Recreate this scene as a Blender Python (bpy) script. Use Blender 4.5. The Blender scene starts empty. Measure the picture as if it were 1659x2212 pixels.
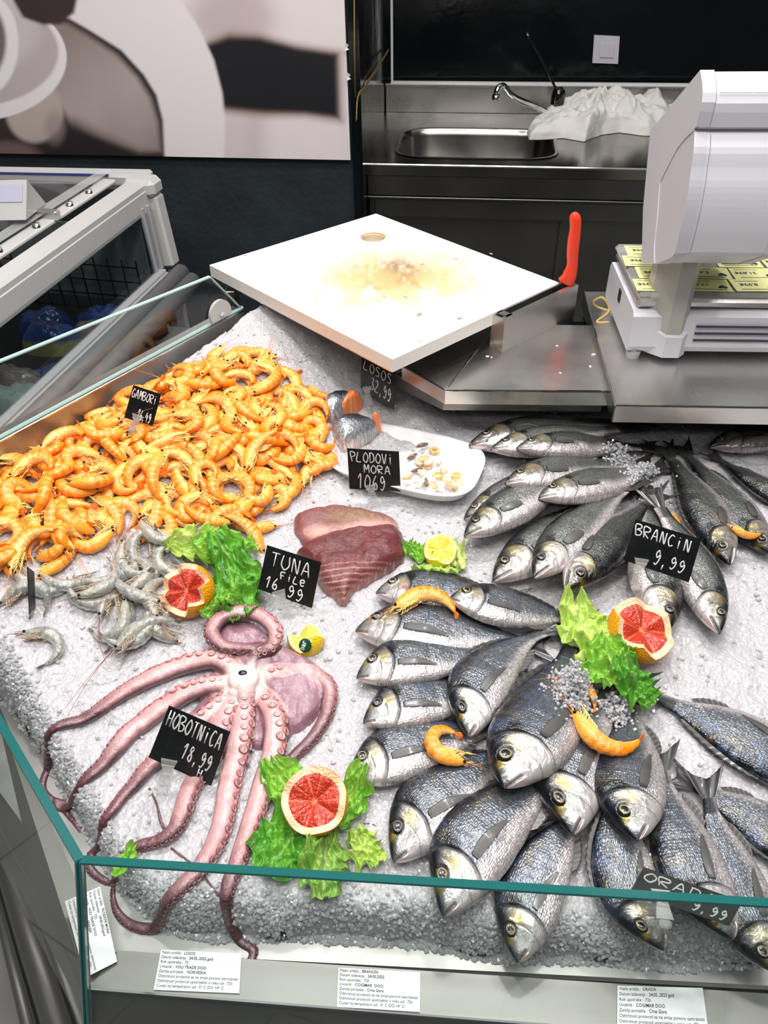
import bpy, math, random
import numpy as np
from math import sin, cos, pi, radians, sqrt, tan, atan2
from mathutils import Matrix, Vector
rnd = random.Random(7)
nr = np.random.RandomState(11)
SC = bpy.context.scene
COL = SC.collection

# ------------------------------------------------------------------ camera
F = 1700.0; PIT = radians(39.5); ROLL = radians(1.0); EYE = np.array([0, 0, 1.6])
fwd = np.array([0, cos(PIT), -sin(PIT)]); _rt = np.array([1., 0, 0]); _up = np.cross(_rt, fwd)
r2 = _rt * cos(ROLL) - _up * sin(ROLL); u2 = _up * cos(ROLL) + _rt * sin(ROLL)
cam = bpy.data.cameras.new('camera'); camo = bpy.data.objects.new('camera', cam); COL.objects.link(camo)
cam.sensor_fit = 'VERTICAL'; cam.sensor_height = 36; cam.lens = F * 36 / 2212; cam.clip_start = .01
camo.matrix_world = Matrix(((r2[0], u2[0], -fwd[0], 0), (r2[1], u2[1], -fwd[1], 0), (r2[2], u2[2], -fwd[2], 1.6), (0, 0, 0, 1)))
SC.camera = camo
# ------------------------------------------------------------------ light and exposure
SC.view_settings.view_transform = 'Standard'; SC.view_settings.look = 'None'; SC.view_settings.gamma = 1
SC.view_settings.use_curve_mapping = False
SC.view_settings.exposure = -.03
W = bpy.data.worlds.new('world'); SC.world = W; W.use_nodes = True
_n = W.node_tree.nodes; _l = W.node_tree.links; _tc = _n.new('ShaderNodeTexCoord'); _sx = _n.new('ShaderNodeSeparateXYZ'); _l.new(_tc.outputs['Generated'], _sx.inputs[0])
_ma = _n.new('ShaderNodeMath'); _ma.operation = 'MULTIPLY_ADD'; _ma.inputs[1].default_value = .45; _l.new(_sx.outputs[1], _ma.inputs[0]); _l.new(_sx.outputs[2], _ma.inputs[2])  # made-up ambient: brighter overhead and behind, for steel reflections and dark tray undersides
_mr = _n.new('ShaderNodeMapRange'); _mr.inputs['From Min'].default_value = .42; _mr.inputs['From Max'].default_value = .95; _mr.inputs['To Min'].default_value = .05; _mr.inputs['To Max'].default_value = .62; _l.new(_ma.outputs[0], _mr.inputs['Value'])
_n['Background'].inputs[0].default_value = (.97, .97, 1, 1); _l.new(_mr.outputs[0], _n['Background'].inputs[1])
def area(name, loc, target, size, size_y, power, color=(1, .97, .94)):
    l = bpy.data.lights.new(name, 'AREA'); l.shape = 'RECTANGLE'; l.size = size; l.size_y = size_y; l.energy = power; l.color = color
    o = bpy.data.objects.new(name, l); COL.objects.link(o); o.location = loc
    o.rotation_euler = (Vector(target) - Vector(loc)).to_track_quat('-Z', 'Y').to_euler()
area('ceiling_spot_light', (-.45, 1.25, 2.7), (-.25, .8, .85), .14, .14, 12)
area('ceiling_spot_light', (.30, 1.35, 2.7), (.15, .75, .85), .14, .14, 12)
area('ceiling_spot_light', (.05, .45, 2.8), (0, .7, .85), .14, .14, 11)
area('ceiling_spot_light', (.95, 1.1, 2.8), (.4, .7, .9), .2, .2, 7)
area('fill_strip_light', (-.2, 1.9, 3.0), (-.1, 2.6, .6), 2.0, .2, 15)  # unseen strip that brightens the poster and the far walls
area('fill_strip_light', (0, .0, 2.9), (0, .4, .8), 2.6, .3, 34)  # unseen overhead fill, added for the front slope of the ice
area('fill_strip_light', (0, -1.3, 2.9), (0, .3, .8), 2.4, .3, 11)  # fill added from the customer side to lift the front ice face

# ------------------------------------------------------------------ picture <-> place
def ray(x, y):
    d = fwd * F + r2 * (x - 829.5) - u2 * (y - 1106); return d / np.linalg.norm(d)
def P(x, y, z):
    d = ray(x, y); return EYE + d * ((z - EYE[2]) / d[2])
def PY(x, y, Y):
    d = ray(x, y); return EYE + d * (Y / d[1])
def PP(x, y, o, n):
    d = ray(x, y); return EYE + d * (np.dot(np.array(o) - EYE, n) / np.dot(d, n))
def proj(V):
    v = np.asarray(V) - EYE; z = v @ fwd
    return 829.5 + F * (v @ r2) / z, 1106 - F * (v @ u2) / z
def pan(y): return .775 + .1 * (y - .3)
ICE = .04
def icez(y): return pan(y) + ICE
def extra(x, y):   # the ice is banked up against the side wall
    d = .938 + .817 * np.asarray(x) - .575 * np.asarray(y); t = np.clip(1 - d / .42, 0, 1); return .085 * t * t * (3 - 2 * t)
def PI_(x, y, dz=0.0):
    z = .86
    for _ in range(9):
        p = P(x, y, z); z = z * .4 + .6 * (icez(p[1]) + float(extra(p[0], p[1])) + dz)
    return p

# ------------------------------------------------------------------ helpers
ORG = {}
def props(o, label=None, cat=None, group=None, kind=None):
    if label: o['label'] = label
    if cat: o['category'] = cat
    if group: o['group'] = group
    if kind: o['kind'] = kind
    return o
def empty(name, loc, label=None, cat=None, group=None):
    o = bpy.data.objects.new(name, None); COL.objects.link(o); o.location = loc; o.empty_display_size = .02
    ORG[o.name] = np.array(loc, float); return props(o, label, cat, group)
def mo(name, verts, faces, mat, parent=None, cols=None, smooth=True, st=None, world=True, mi=None, mats=None):
    """one mesh object; world coordinates unless world=False; `parent` may be a thing or a part"""
    verts = np.asarray(verts, float).reshape(-1, 3)
    org = ORG[parent.name] if (parent is not None and world) else np.zeros(3)
    me = bpy.data.meshes.new(name)
    nv = len(verts); me.vertices.add(nv); me.vertices.foreach_set('co', (verts - org).ravel())
    if isinstance(faces, np.ndarray) and faces.ndim == 2:
        nf, k = faces.shape; me.loops.add(nf * k); me.loops.foreach_set('vertex_index', faces.ravel().astype(np.int32))
        me.polygons.add(nf); me.polygons.foreach_set('loop_start', np.arange(0, nf * k, k, dtype=np.int32))
        me.update(calc_edges=True)
    else:
        me.clear_geometry(); me.from_pydata([tuple(v) for v in (verts - org)], [], [tuple(int(i) for i in f) for f in faces]); me.update()
    me.validate()
    if cols is not None:
        c = np.ones((nv, 4)); c[:, :3] = np.asarray(cols).reshape(-1, 3)[:nv]
        a = me.color_attributes.new('Col', 'FLOAT_COLOR', 'POINT'); a.data.foreach_set('color', c.ravel().astype(np.float32))
    if st is not None:
        a = me.attributes.new('st', 'FLOAT_VECTOR', 'POINT'); a.data.foreach_set('vector', np.asarray(st, np.float32).ravel())
    me.polygons.foreach_set('use_smooth', np.full(len(me.polygons), bool(smooth)))
    for m in (mats or [mat]): me.materials.append(m)
    if mi is not None: me.polygons.foreach_set('material_index', np.asarray(mi, np.int32))
    o = bpy.data.objects.new(name, me); COL.objects.link(o)
    if parent is not None: o.parent = parent
    ORG[o.name] = org; return o
def mo2(name, parts, mat, parent=None, smooth=False, **k):
    V, Fs, Cs = join(parts); return mo(name, V, Fs, mat, parent, smooth=smooth, cols=Cs, **k)
def join(parts):
    V = []; Fs = []; Cs = []; n = 0
    for p in parts:
        v = np.asarray(p[0], float).reshape(-1, 3); V.append(v)
        Fs += [tuple(int(i) + n for i in f) for f in p[1]]
        if len(p) > 2: Cs.append(np.broadcast_to(np.asarray(p[2], float), (len(v), 3)))
        n += len(v)
    return np.concatenate(V), Fs, (np.concatenate(Cs) if Cs else None)
def grid_faces(n, m, wrap=False):
    i = np.arange(n - 1)[:, None]; j = np.arange(m if wrap else m - 1)[None]
    a = i * m + j; b = i * m + (j + 1) % m
    return np.stack([a, b, b + m, a + m], -1).reshape(-1, 4)
def box(c, sx, sy, sz, R=None, bev=0.0):
    """box with chamfered edges"""
    c = np.array(c, float); h = np.array([sx, sy, sz]) / 2
    if bev <= 0:
        v = np.array([[x, y, z] for x in (-1, 1) for y in (-1, 1) for z in (-1, 1)]) * h
        f = [(0, 1, 3, 2), (4, 6, 7, 5), (0, 4, 5, 1), (2, 3, 7, 6), (0, 2, 6, 4), (1, 5, 7, 3)]
    else:
        b = min(bev, h.min() * .9); v = []; idx = {}
        for x in (-1, 1):
            for y in (-1, 1):
                for z in (-1, 1):
                    for ax in range(3):
                        q = np.array([x, y, z]) * (h - b); q[ax] = (x, y, z)[ax] * h[ax]
                        idx[(x, y, z, ax)] = len(v); v.append(q)
        f = []
        for ax in range(3):
            o1, o2 = [a for a in range(3) if a != ax]
            for s in (-1, 1):
                q = []
                for (p1, p2) in ((-1, -1), (1, -1), (1, 1), (-1, 1)):
                    k = [0, 0, 0]; k[ax] = s; k[o1] = p1; k[o2] = p2; q.append(idx[(*k, ax)])
                if (s > 0) != (ax == 1): f.append(tuple(q))
                else: f.append(tuple(q[::-1]))
        for ax in range(3):
            o1, o2 = [a for a in range(3) if a != ax]
            for s1 in (-1, 1):
                for s2 in (-1, 1):
                    k1 = [0, 0, 0]; k1[ax] = -1; k1[o1] = s1; k1[o2] = s2; k2 = list(k1); k2[ax] = 1
                    q = (idx[(*k1, o1)], idx[(*k2, o1)], idx[(*k2, o2)], idx[(*k1, o2)]); f.append(q)
        for x in (-1, 1):
            for y in (-1, 1):
                for z in (-1, 1): f.append(tuple(idx[(x, y, z, a)] for a in range(3)))
        v = np.array(v)
        f = fix_out(v, f)
    if R is not None: v = v @ np.array(R).T
    return v + c, f
def fix_out(v, f):
    o = []
    for q in f:
        p = v[list(q)]; n = np.cross(p[1] - p[0], p[2] - p[0])
        o.append(q if np.dot(n, p.mean(0)) > 0 else tuple(q[::-1]))
    return o
def Rz(a): return np.array([[cos(a), -sin(a), 0], [sin(a), cos(a), 0], [0, 0, 1]])
def Rx(a): return np.array([[1, 0, 0], [0, cos(a), -sin(a)], [0, sin(a), cos(a)]])
def Ry(a): return np.array([[cos(a), 0, sin(a)], [0, 1, 0], [-sin(a), 0, cos(a)]])
def frame_x(a, b, up=(0, 0, 1)):
    x = np.array(b, float) - a; x /= np.linalg.norm(x); y = np.cross(up, x); y /= np.linalg.norm(y); return np.stack([x, y, np.cross(x, y)], 1)
def bar(a, b, w, h, bev=.0, up=(0, 0, 1)):
    a = np.array(a, float); b = np.array(b, float)
    return box((a + b) / 2, np.linalg.norm(b - a), w, h, frame_x(a, b, up), bev)
def prism(pts, z0, z1):
    """pts: list of (x,y); z0,z1 numbers or lists"""
    n = len(pts); a = sum(pts[i][0] * pts[(i + 1) % n][1] - pts[(i + 1) % n][0] * pts[i][1] for i in range(n))
    pts = [tuple(p) for p in pts]
    Z0 = list(z0) if hasattr(z0, '__len__') else [z0] * n; Z1 = list(z1) if hasattr(z1, '__len__') else [z1] * n
    if a < 0: pts = pts[::-1]; Z0 = Z0[::-1]; Z1 = Z1[::-1]
    v = [(p[0], p[1], z) for p, z in zip(pts, Z0)] + [(p[0], p[1], z) for p, z in zip(pts, Z1)]
    f = [tuple(range(n - 1, -1, -1)), tuple(range(n, 2 * n))] + [(i, (i + 1) % n, n + (i + 1) % n, n + i) for i in range(n)]
    return np.array(v), f
def smooth_path(pts, n):
    pts = np.array(pts, float); k = len(pts)
    d = np.concatenate([[0], np.cumsum(np.linalg.norm(np.diff(pts, axis=0), axis=1))]); t = np.linspace(0, d[-1], n)
    out = np.zeros((n, pts.shape[1]))
    m = np.gradient(pts, d, axis=0) if k > 2 else np.repeat((pts[1] - pts[0])[None] / d[1], 2, 0)
    i = np.clip(np.searchsorted(d, t, side='right') - 1, 0, k - 2); h = (d[i + 1] - d[i])[:, None]; s = ((t - d[i]) / (d[i + 1] - d[i]))[:, None]
    return (2 * s**3 - 3 * s**2 + 1) * pts[i] + (s**3 - 2 * s**2 + s) * h * m[i] + (-2 * s**3 + 3 * s**2) * pts[i + 1] + (s**3 - s**2) * h * m[i + 1]
def tube(path, r, k=8, flat=1.0, up=(0, 0, 1), cap=True):
    p = np.array(path, float); n = len(p); r = np.broadcast_to(np.asarray(r, float), (n,))
    t = np.gradient(p, axis=0); t /= np.linalg.norm(t, axis=1)[:, None] + 1e-12
    s = np.cross(t, up); ln = np.linalg.norm(s, axis=1)[:, None]
    s = np.where(ln < 1e-3, np.array([1., 0, 0]), s / (ln + 1e-12)); w = np.cross(s, t)
    a = np.linspace(0, 2 * pi, k, endpoint=False)
    v = p[:, None] + r[:, None, None] * (s[:, None] * np.cos(a)[None, :, None] + flat * w[:, None] * np.sin(a)[None, :, None])
    f = [tuple(q) for q in grid_faces(n, k, True)[:, ::-1]]
    if cap: f += [tuple(range(k)), tuple(range((n - 1) * k, n * k))[::-1]]
    return v.reshape(-1, 3), f
def lathe(prof, k=32, c=(0, 0, 0)):
    prof = np.array(prof, float); a = np.linspace(0, 2 * pi, k, endpoint=False)
    v = np.stack([prof[:, 0, None] * np.cos(a), prof[:, 0, None] * np.sin(a), np.repeat(prof[:, 1, None], k, 1)], -1).reshape(-1, 3) + np.array(c)
    return v, [tuple(q) for q in grid_faces(len(prof), k, True)]
def hash2(i, j, s=0):
    h = (i.astype(np.int64) * 374761393 + j.astype(np.int64) * 668265263 + s * 2147483647) & 0xffffffff
    h = ((h ^ (h >> 13)) * 1274126177) & 0xffffffff
    return ((h ^ (h >> 16)) & 0xffff) / 65535.0
def vn(x, y, s=0):
    x = np.asarray(x, float) + 1000; y = np.asarray(y, float) + 1000
    i = np.floor(x).astype(np.int64); j = np.floor(y).astype(np.int64); fx = x - i; fy = y - j
    fx = fx * fx * (3 - 2 * fx); fy = fy * fy * (3 - 2 * fy)
    return (hash2(i, j, s) * (1 - fx) + hash2(i + 1, j, s) * fx) * (1 - fy) + (hash2(i, j + 1, s) * (1 - fx) + hash2(i + 1, j + 1, s) * fx) * fy
def fbm(x, y, s=0, o=4):
    r = 0; a = .5
    for k in range(o): r = r + a * vn(x * 2**k, y * 2**k, s + k * 17); a *= .5
    return r / (1 - .5**o)
def worley(x, y, s=0):
    i = np.floor(x).astype(np.int64); j = np.floor(y).astype(np.int64); d1 = np.full(np.shape(x), 9.); h = np.zeros(np.shape(x))
    for a in (-1, 0, 1):
        for b in (-1, 0, 1):
            px = i + a + hash2(i + a, j + b, s); py = j + b + hash2(i + a, j + b, s + 5); d = np.hypot(px - x, py - y)
            m = d < d1; d1 = np.where(m, d, d1); h = np.where(m, hash2(i + a, j + b, s + 9), h)
    return d1, h
def sdpoly(x, y, poly):
    """signed distance, negative inside"""
    x = np.asarray(x, float); y = np.asarray(y, float); d = np.full(x.shape, 1e9); ins = np.zeros(x.shape, bool); n = len(poly)
    for k in range(n):
        ax, ay = poly[k][:2]; bx, by = poly[(k + 1) % n][:2]; ex, ey = bx - ax, by - ay
        t = np.clip(((x - ax) * ex + (y - ay) * ey) / (ex * ex + ey * ey + 1e-20), 0, 1)
        d = np.minimum(d, np.hypot(x - ax - t * ex, y - ay - t * ey))
        c = (ay > y) != (by > y); xi = ax + (y - ay) / ((by - ay) if by != ay else 1e-20) * ex
        ins ^= c & (x < xi)
    return np.where(ins, -d, d)
def sstep(a, b, x): t = np.clip((x - a) / (b - a), 0, 1); return t * t * (3 - 2 * t)
def mix(a, b, t): return a + (b - a) * t
def srgb(*c):
    c = np.array(c, float) / 255; return np.where(c <= .04045, c / 12.92, ((c + .055) / 1.055)**2.4)

# ------------------------------------------------------------------ materials
def mat(name, base=(.5, .5, .5), rough=.5, metal=0, vcol=False, coat=0, sss=0, sssr=(.01, .005, .003), trans=0, ior=1.45, bump=None, alpha=1, spec=.5, noise=None, emis=None, stretch=None, rnoise=None):
    m = bpy.data.materials.new(name); m.use_nodes = True; N = m.node_tree.nodes; L = m.node_tree.links; b = N['Principled BSDF']
    b.inputs['Roughness'].default_value = rough; b.inputs['Metallic'].default_value = metal; b.inputs['Base Color'].default_value = (*base, 1)
    b.inputs['Coat Weight'].default_value = coat; b.inputs['Coat Roughness'].default_value = .08; b.inputs['IOR'].default_value = ior
    b.inputs['Transmission Weight'].default_value = trans; b.inputs['Specular IOR Level'].default_value = spec; b.inputs['Alpha'].default_value = alpha
    if sss: b.inputs['Subsurface Weight'].default_value = sss; b.inputs['Subsurface Radius'].default_value = sssr; b.inputs['Subsurface Scale'].default_value = 1
    src = None
    if vcol:
        a = N.new('ShaderNodeVertexColor'); a.layer_name = 'Col'; src = a.outputs['Color']; L.new(src, b.inputs['Base Color'])
    co = N.new('ShaderNodeTexCoord').outputs['Object']
    if stretch:
        mp = N.new('ShaderNodeMapping'); mp.inputs['Scale'].default_value = stretch; L.new(co, mp.inputs[0]); co = mp.outputs[0]
    if noise:   # (scale, amount, tint): mottling of the thing's own colour
        n = N.new('ShaderNodeTexNoise'); n.inputs['Scale'].default_value = noise[0]; n.inputs['Detail'].default_value = 5; L.new(co, n.inputs['Vector'])
        mr = N.new('ShaderNodeMapRange'); mr.inputs['From Min'].default_value = .3; mr.inputs['From Max'].default_value = .7; L.new(n.outputs['Fac'], mr.inputs['Value'])
        mr.inputs['To Min'].default_value = 0; mr.inputs['To Max'].default_value = noise[1]
        mx = N.new('ShaderNodeMix'); mx.data_type = 'RGBA'; L.new(mr.outputs[0], mx.inputs['Factor'])
        if src: L.new(src, mx.inputs[6])
        else: mx.inputs[6].default_value = (*base, 1)
        mx.inputs[7].default_value = (*noise[2], 1); L.new(mx.outputs[2], b.inputs['Base Color'])
    if rnoise:  # (scale, lo, hi)
        n = N.new('ShaderNodeTexNoise'); n.inputs['Scale'].default_value = rnoise[0]; n.inputs['Detail'].default_value = 4; L.new(co, n.inputs['Vector'])
        mr = N.new('ShaderNodeMapRange'); mr.inputs['From Min'].default_value = .3; mr.inputs['From Max'].default_value = .7
        mr.inputs['To Min'].default_value = rnoise[1]; mr.inputs['To Max'].default_value = rnoise[2]; L.new(n.outputs['Fac'], mr.inputs['Value']); L.new(mr.outputs[0], b.inputs['Roughness'])
    if bump:    # list of (kind, scale, distance)
        prev = None
        for kind, sc, dist in bump:
            if kind == 'noise': n = N.new('ShaderNodeTexNoise'); n.inputs['Detail'].default_value = 4; out = n.outputs['Fac']
            else: n = N.new('ShaderNodeTexVoronoi'); out = n.outputs['Distance']
            n.inputs['Scale'].default_value = sc; L.new(co, n.inputs['Vector'])
            bp = N.new('ShaderNodeBump'); bp.inputs['Distance'].default_value = dist; bp.inputs['Strength'].default_value = 1; L.new(out, bp.inputs['Height'])
            if prev: L.new(prev, bp.inputs['Normal'])
            prev = bp.outputs[0]
        L.new(prev, b.inputs['Normal']); 
        if coat: L.new(prev, b.inputs['Coat Normal'])
    if emis: b.inputs['Emission Color'].default_value = (*emis[0], 1); b.inputs['Emission Strength'].default_value = emis[1]
    return m
def glass_mat(name, tint, edge=False):
    """thin clear pane: real reflection, straight-through transmission with the glass's own tint"""
    m = bpy.data.materials.new(name); m.use_nodes = True; N = m.node_tree.nodes; L = m.node_tree.links; N.remove(N['Principled BSDF'])
    o = N['Material Output']; t = N.new('ShaderNodeBsdfTransparent'); t.inputs[0].default_value = (*tint, 1)
    g = N.new('ShaderNodeBsdfGlossy'); g.inputs['Roughness'].default_value = .02; fr = N.new('ShaderNodeFresnel'); fr.inputs[0].default_value = 1.5
    ge = N.new('ShaderNodeNewGeometry'); iv = N.new('ShaderNodeMath'); iv.operation = 'SUBTRACT'; iv.inputs[0].default_value = 1; L.new(ge.outputs['Backfacing'], iv.inputs[1])
    mu = N.new('ShaderNodeMath'); mu.operation = 'MULTIPLY'; L.new(fr.outputs[0], mu.inputs[0]); L.new(iv.outputs[0], mu.inputs[1])
    mx = N.new('ShaderNodeMixShader'); L.new(mu.outputs[0], mx.inputs[0]); L.new(t.outputs[0], mx.inputs[1]); L.new(g.outputs[0], mx.inputs[2]); L.new(mx.outputs[0], o.inputs[0])
    return m
M = {}
M['steel'] = mat('stainless_steel', (.56, .545, .52), .28, 1, stretch=(2, 2, 60), rnoise=(8, .2, .34))
M['steel_flat'] = mat('brushed_steel', (.68, .665, .64), .3, 1, rnoise=(9, .24, .36))
M['steel_dark'] = mat('dark_steel', (.2, .2, .19), .32, 1, rnoise=(4, .25, .4))
M['pan'] = mat('pan_steel', (.36, .35, .335), .42, .9, rnoise=(12, .28, .5), noise=(25, .3, (.34, .33, .31)))
M['chrome'] = mat('chrome', (.75, .75, .76), .08, 1)
M['wall'] = mat('slate_wall', (.024, .034, .042), .55, bump=[('noise', 60, .002)], noise=(9, .8, (.012, .018, .023)))
M['blackgloss'] = mat('black_gloss_panel', (.004, .006, .007), .12, rnoise=(6, .08, .2), bump=[('noise', 8, .002)])
M['white_trim'] = mat('white_trim', (.75, .76, .76), .4)
M['plastic'] = mat('white_plastic', (.60, .585, .63), .38, sss=.0)
M['plastic_grey'] = mat('grey_plastic', (.34, .34, .35), .4)
M['frz'] = mat('freezer_frame_plastic', (.52, .51, .5), .35)
M['frz_grey'] = mat('freezer_bumper', (.16, .16, .165), .4)
M['hdpe'] = mat('board_polyethylene', vcol=True, rough=.42, bump=[('noise', 150, .0006)])
M['black'] = mat('black_card', (.006, .008, .009), .3, rnoise=(40, .22, .5), noise=(120, .25, (.02, .022, .024)))
M['dark'] = mat('dark_void', (.006, .007, .008), .5)
M['chalk'] = mat('white_marker', (.82, .82, .82), .6)
M['chalk_grey'] = mat('grey_marker', (.32, .35, .32), .6)
M['clip'] = mat('clear_plastic', (.7, .7, .68), .12, alpha=.3, coat=.5)
M['red'] = mat('red_handle', (.82, .05, .02), .35, noise=(90, .15, (.7, .09, .04)))
M['paper'] = mat('white_paper', (.78, .77, .79), .6)
M['yellow_paper'] = mat('yellow_paper', (.72, .72, .32), .6)
M['ink'] = mat('black_ink', (.03, .03, .035), .6)
M['navy'] = mat('navy_ink', (.03, .035, .07), .5)
M['foam'] = mat('foam_tray', (.86, .86, .87), .4, sss=.2, sssr=(.01, .01, .01))
M['cloth'] = mat('white_cotton', (.75, .735, .7), .8, bump=[('noise', 250, .001)])
M['floor'] = None
M['wet'] = mat('wet_flesh', vcol=True, rough=.3, coat=.6, sss=.15, bump=[('noise', 160, .0012)])
M['octo'] = mat('octopus_skin', vcol=True, rough=.3, coat=.8, sss=.2, sssr=(.012, .006, .004), bump=[('noise', 140, .0012), ('noise', 500, .0005)])
M['tuna'] = mat('tuna_meat', vcol=True, rough=.35, coat=.5, sss=.1, bump=[('noise', 220, .0015)], stretch=(1, 3, 1))
M['shrimp'] = mat('cooked_shrimp_shell', vcol=True, rough=.26, coat=.6, sss=.1, sssr=(.01, .004, .001), bump=[('noise', 14, .0022), ('noise', 50, .0004)], noise=(70, .5, (.86, .34, .01)))
M['raw'] = mat('raw_shrimp_shell', vcol=True, rough=.2, coat=1, sss=.3, trans=.35, sssr=(.008, .008, .008), bump=[('noise', 14, .002)])
M['strand'] = mat('shrimp_legs', vcol=True, rough=.35, coat=.3)
M['eye'] = mat('eye_black', (.004, .004, .004), .08, coat=1)
M['vc'] = mat('painted', vcol=True, rough=.45)
M['vc_wet'] = mat('wet_vcol', vcol=True, rough=.22, coat=.8)
M['rind'] = mat('citrus_rind', vcol=True, rough=.35, bump=[('voronoi', 450, .0012)], noise=(40, .3, (.86, .36, .02)))
M['lemonrind'] = mat('lemon_rind', vcol=True, rough=.33, bump=[('voronoi', 420, .001)])
M['pulp'] = mat('citrus_pulp', vcol=True, rough=.3, coat=.4, sss=.05, bump=[('voronoi', 350, .0010)])
M['leaf'] = mat('lettuce', vcol=True, rough=.38, sss=.25, sssr=(.004, .008, .002), bump=[('noise', 130, .002)], coat=.2)
M['poster'] = mat('poster_print', vcol=True, rough=.45)
M['glass'] = glass_mat('clear_glass', (.93, .96, .95)); M['glass_edge'] = mat('glass_edge', (.012, .11, .105), .15, coat=.5)
M['glass_edge_pale'] = mat('pale_glass_edge', (.38, .56, .54), .15, coat=.5)
M['darkglass'] = glass_mat('dark_glass', (.74, .78, .79))
def fish_mat(name, sc, sx):
    m = bpy.data.materials.new(name); m.use_nodes = True; N = m.node_tree.nodes; L = m.node_tree.links; b = N['Principled BSDF']
    a = N.new('ShaderNodeVertexColor'); a.layer_name = 'Col'; st = N.new('ShaderNodeAttribute'); st.attribute_name = 'st'
    mp = N.new('ShaderNodeMapping'); mp.inputs['Scale'].default_value = (sc * sx, sc, sc); L.new(st.outputs['Vector'], mp.inputs[0])
    v = N.new('ShaderNodeTexVoronoi'); v.inputs['Scale'].default_value = 1; v.inputs['Randomness'].default_value = .55; L.new(mp.outputs[0], v.inputs['Vector'])
    sep = N.new('ShaderNodeSeparateXYZ'); L.new(st.outputs['Vector'], sep.inputs[0])   # z = how scaly
    # scales: slightly darker rims, a few lighter cells
    mr = N.new('ShaderNodeMapRange'); mr.inputs['From Min'].default_value = .15; mr.inputs['From Max'].default_value = .75; mr.inputs['To Min'].default_value = 1.25; mr.inputs['To Max'].default_value = .5; L.new(v.outputs['Distance'], mr.inputs['Value'])
    one = N.new('ShaderNodeMix'); one.data_type = 'FLOAT'; L.new(sep.outputs[2], one.inputs[0]); one.inputs[2].default_value = 1; L.new(mr.outputs[0], one.inputs[3])
    ml = N.new('ShaderNodeVectorMath'); ml.operation = 'SCALE'; L.new(a.outputs[0], ml.inputs[0]); L.new(one.outputs[0], ml.inputs['Scale'])
    L.new(ml.outputs[0], b.inputs['Base Color'])
    mt = N.new('ShaderNodeMath'); mt.operation = 'MULTIPLY'; L.new(v.outputs['Distance'], mt.inputs[0]); L.new(sep.outputs[2], mt.inputs[1])
    bp = N.new('ShaderNodeBump'); bp.invert = True; bp.inputs['Distance'].default_value = .0006; bp.inputs['Strength'].default_value = 1; L.new(mt.outputs[0], bp.inputs['Height'])
    n = N.new('ShaderNodeTexNoise'); n.inputs['Scale'].default_value = 70; n.inputs['Detail'].default_value = 4; n.inputs['Roughness'].default_value = .5; L.new(st.outputs['Vector'], n.inputs['Vector'])
    b2 = N.new('ShaderNodeBump'); b2.inputs['Distance'].default_value = .0022; b2.inputs['Strength'].default_value = .9; L.new(n.outputs['Fac'], b2.inputs['Height']); L.new(bp.outputs[0], b2.inputs['Normal'])
    L.new(b2.outputs[0], b.inputs['Normal']); b.inputs['Metallic'].default_value = .5; b.inputs['Roughness'].default_value = .27
    b.inputs['Coat Weight'].default_value = .5; b.inputs['Coat Roughness'].default_value = .1; L.new(b2.outputs[0], b.inputs['Coat Normal'])
    return m
M['bream'] = fish_mat('sea_bream_skin', 520, .6); M['bass'] = fish_mat('sea_bass_skin', 560, .8); M['salmon'] = fish_mat('salmon_skin', 330, .9)
M['ledge'] = mat('ledge_steel', (.21, .205, .19), .42, .85, rnoise=(5, .36, .5), noise=(18, .3, (.24, .235, .22)))
M['fin'] = mat('fin_membrane', vcol=True, rough=.35, coat=.4)
# ================================================================== the setting
def structure(o): o['kind'] = 'structure'; return o
def floor_mat():
    m = mat('floor_tiles', (.3, .3, .3), .3); N = m.node_tree.nodes; L = m.node_tree.links
    br = N.new('ShaderNodeTexBrick'); br.inputs['Scale'].default_value = 1; br.inputs['Brick Width'].default_value = .45; br.inputs['Row Height'].default_value = .45; br.offset = 0
    br.inputs['Mortar Size'].default_value = .003; br.inputs['Color1'].default_value = (.23, .23, .215, 1); br.inputs['Color2'].default_value = (.25, .25, .235, 1); br.inputs['Mortar'].default_value = (.1, .1, .1, 1)
    mp = N.new('ShaderNodeMapping'); mp.inputs['Rotation'].default_value = (0, 0, -.25); tc = N.new('ShaderNodeTexCoord')
    L.new(tc.outputs['Object'], mp.inputs[0]); L.new(mp.outputs[0], br.inputs['Vector']); L.new(br.outputs[0], N['Principled BSDF'].inputs['Base Color']); return m
structure(mo('floor', *box((0, 1.2, -.02), 7, 6, .04), floor_mat(), smooth=False))
YW = 2.42   # the near left wall; YB: the wall behind the sink
a = P(850, 237, .9); c = P(1659, 243, .9); dwl = (c - a) / np.linalg.norm(c - a)
BW0 = a - dwl * .06; BW1 = a + dwl * 2.2; nb = np.array([-dwl[1], dwl[0], 0])
V, Fc = prism([tuple(BW0[:2]), tuple(BW1[:2]), tuple((BW1 + nb * .1)[:2]), tuple((BW0 + nb * .1)[:2])], 0, 2.6)
structure(mo('wall_back', V, Fc, M['blackgloss'], smooth=False))
wl0 = np.array([-2.6, YW + .06]); wl1 = np.array([-.066, YW])
structure(mo('wall_left', *prism([wl0, wl1, wl1 + [0, .12], wl0 + [0, .12]], 0, 2.6), M['wall'], smooth=False))
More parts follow.
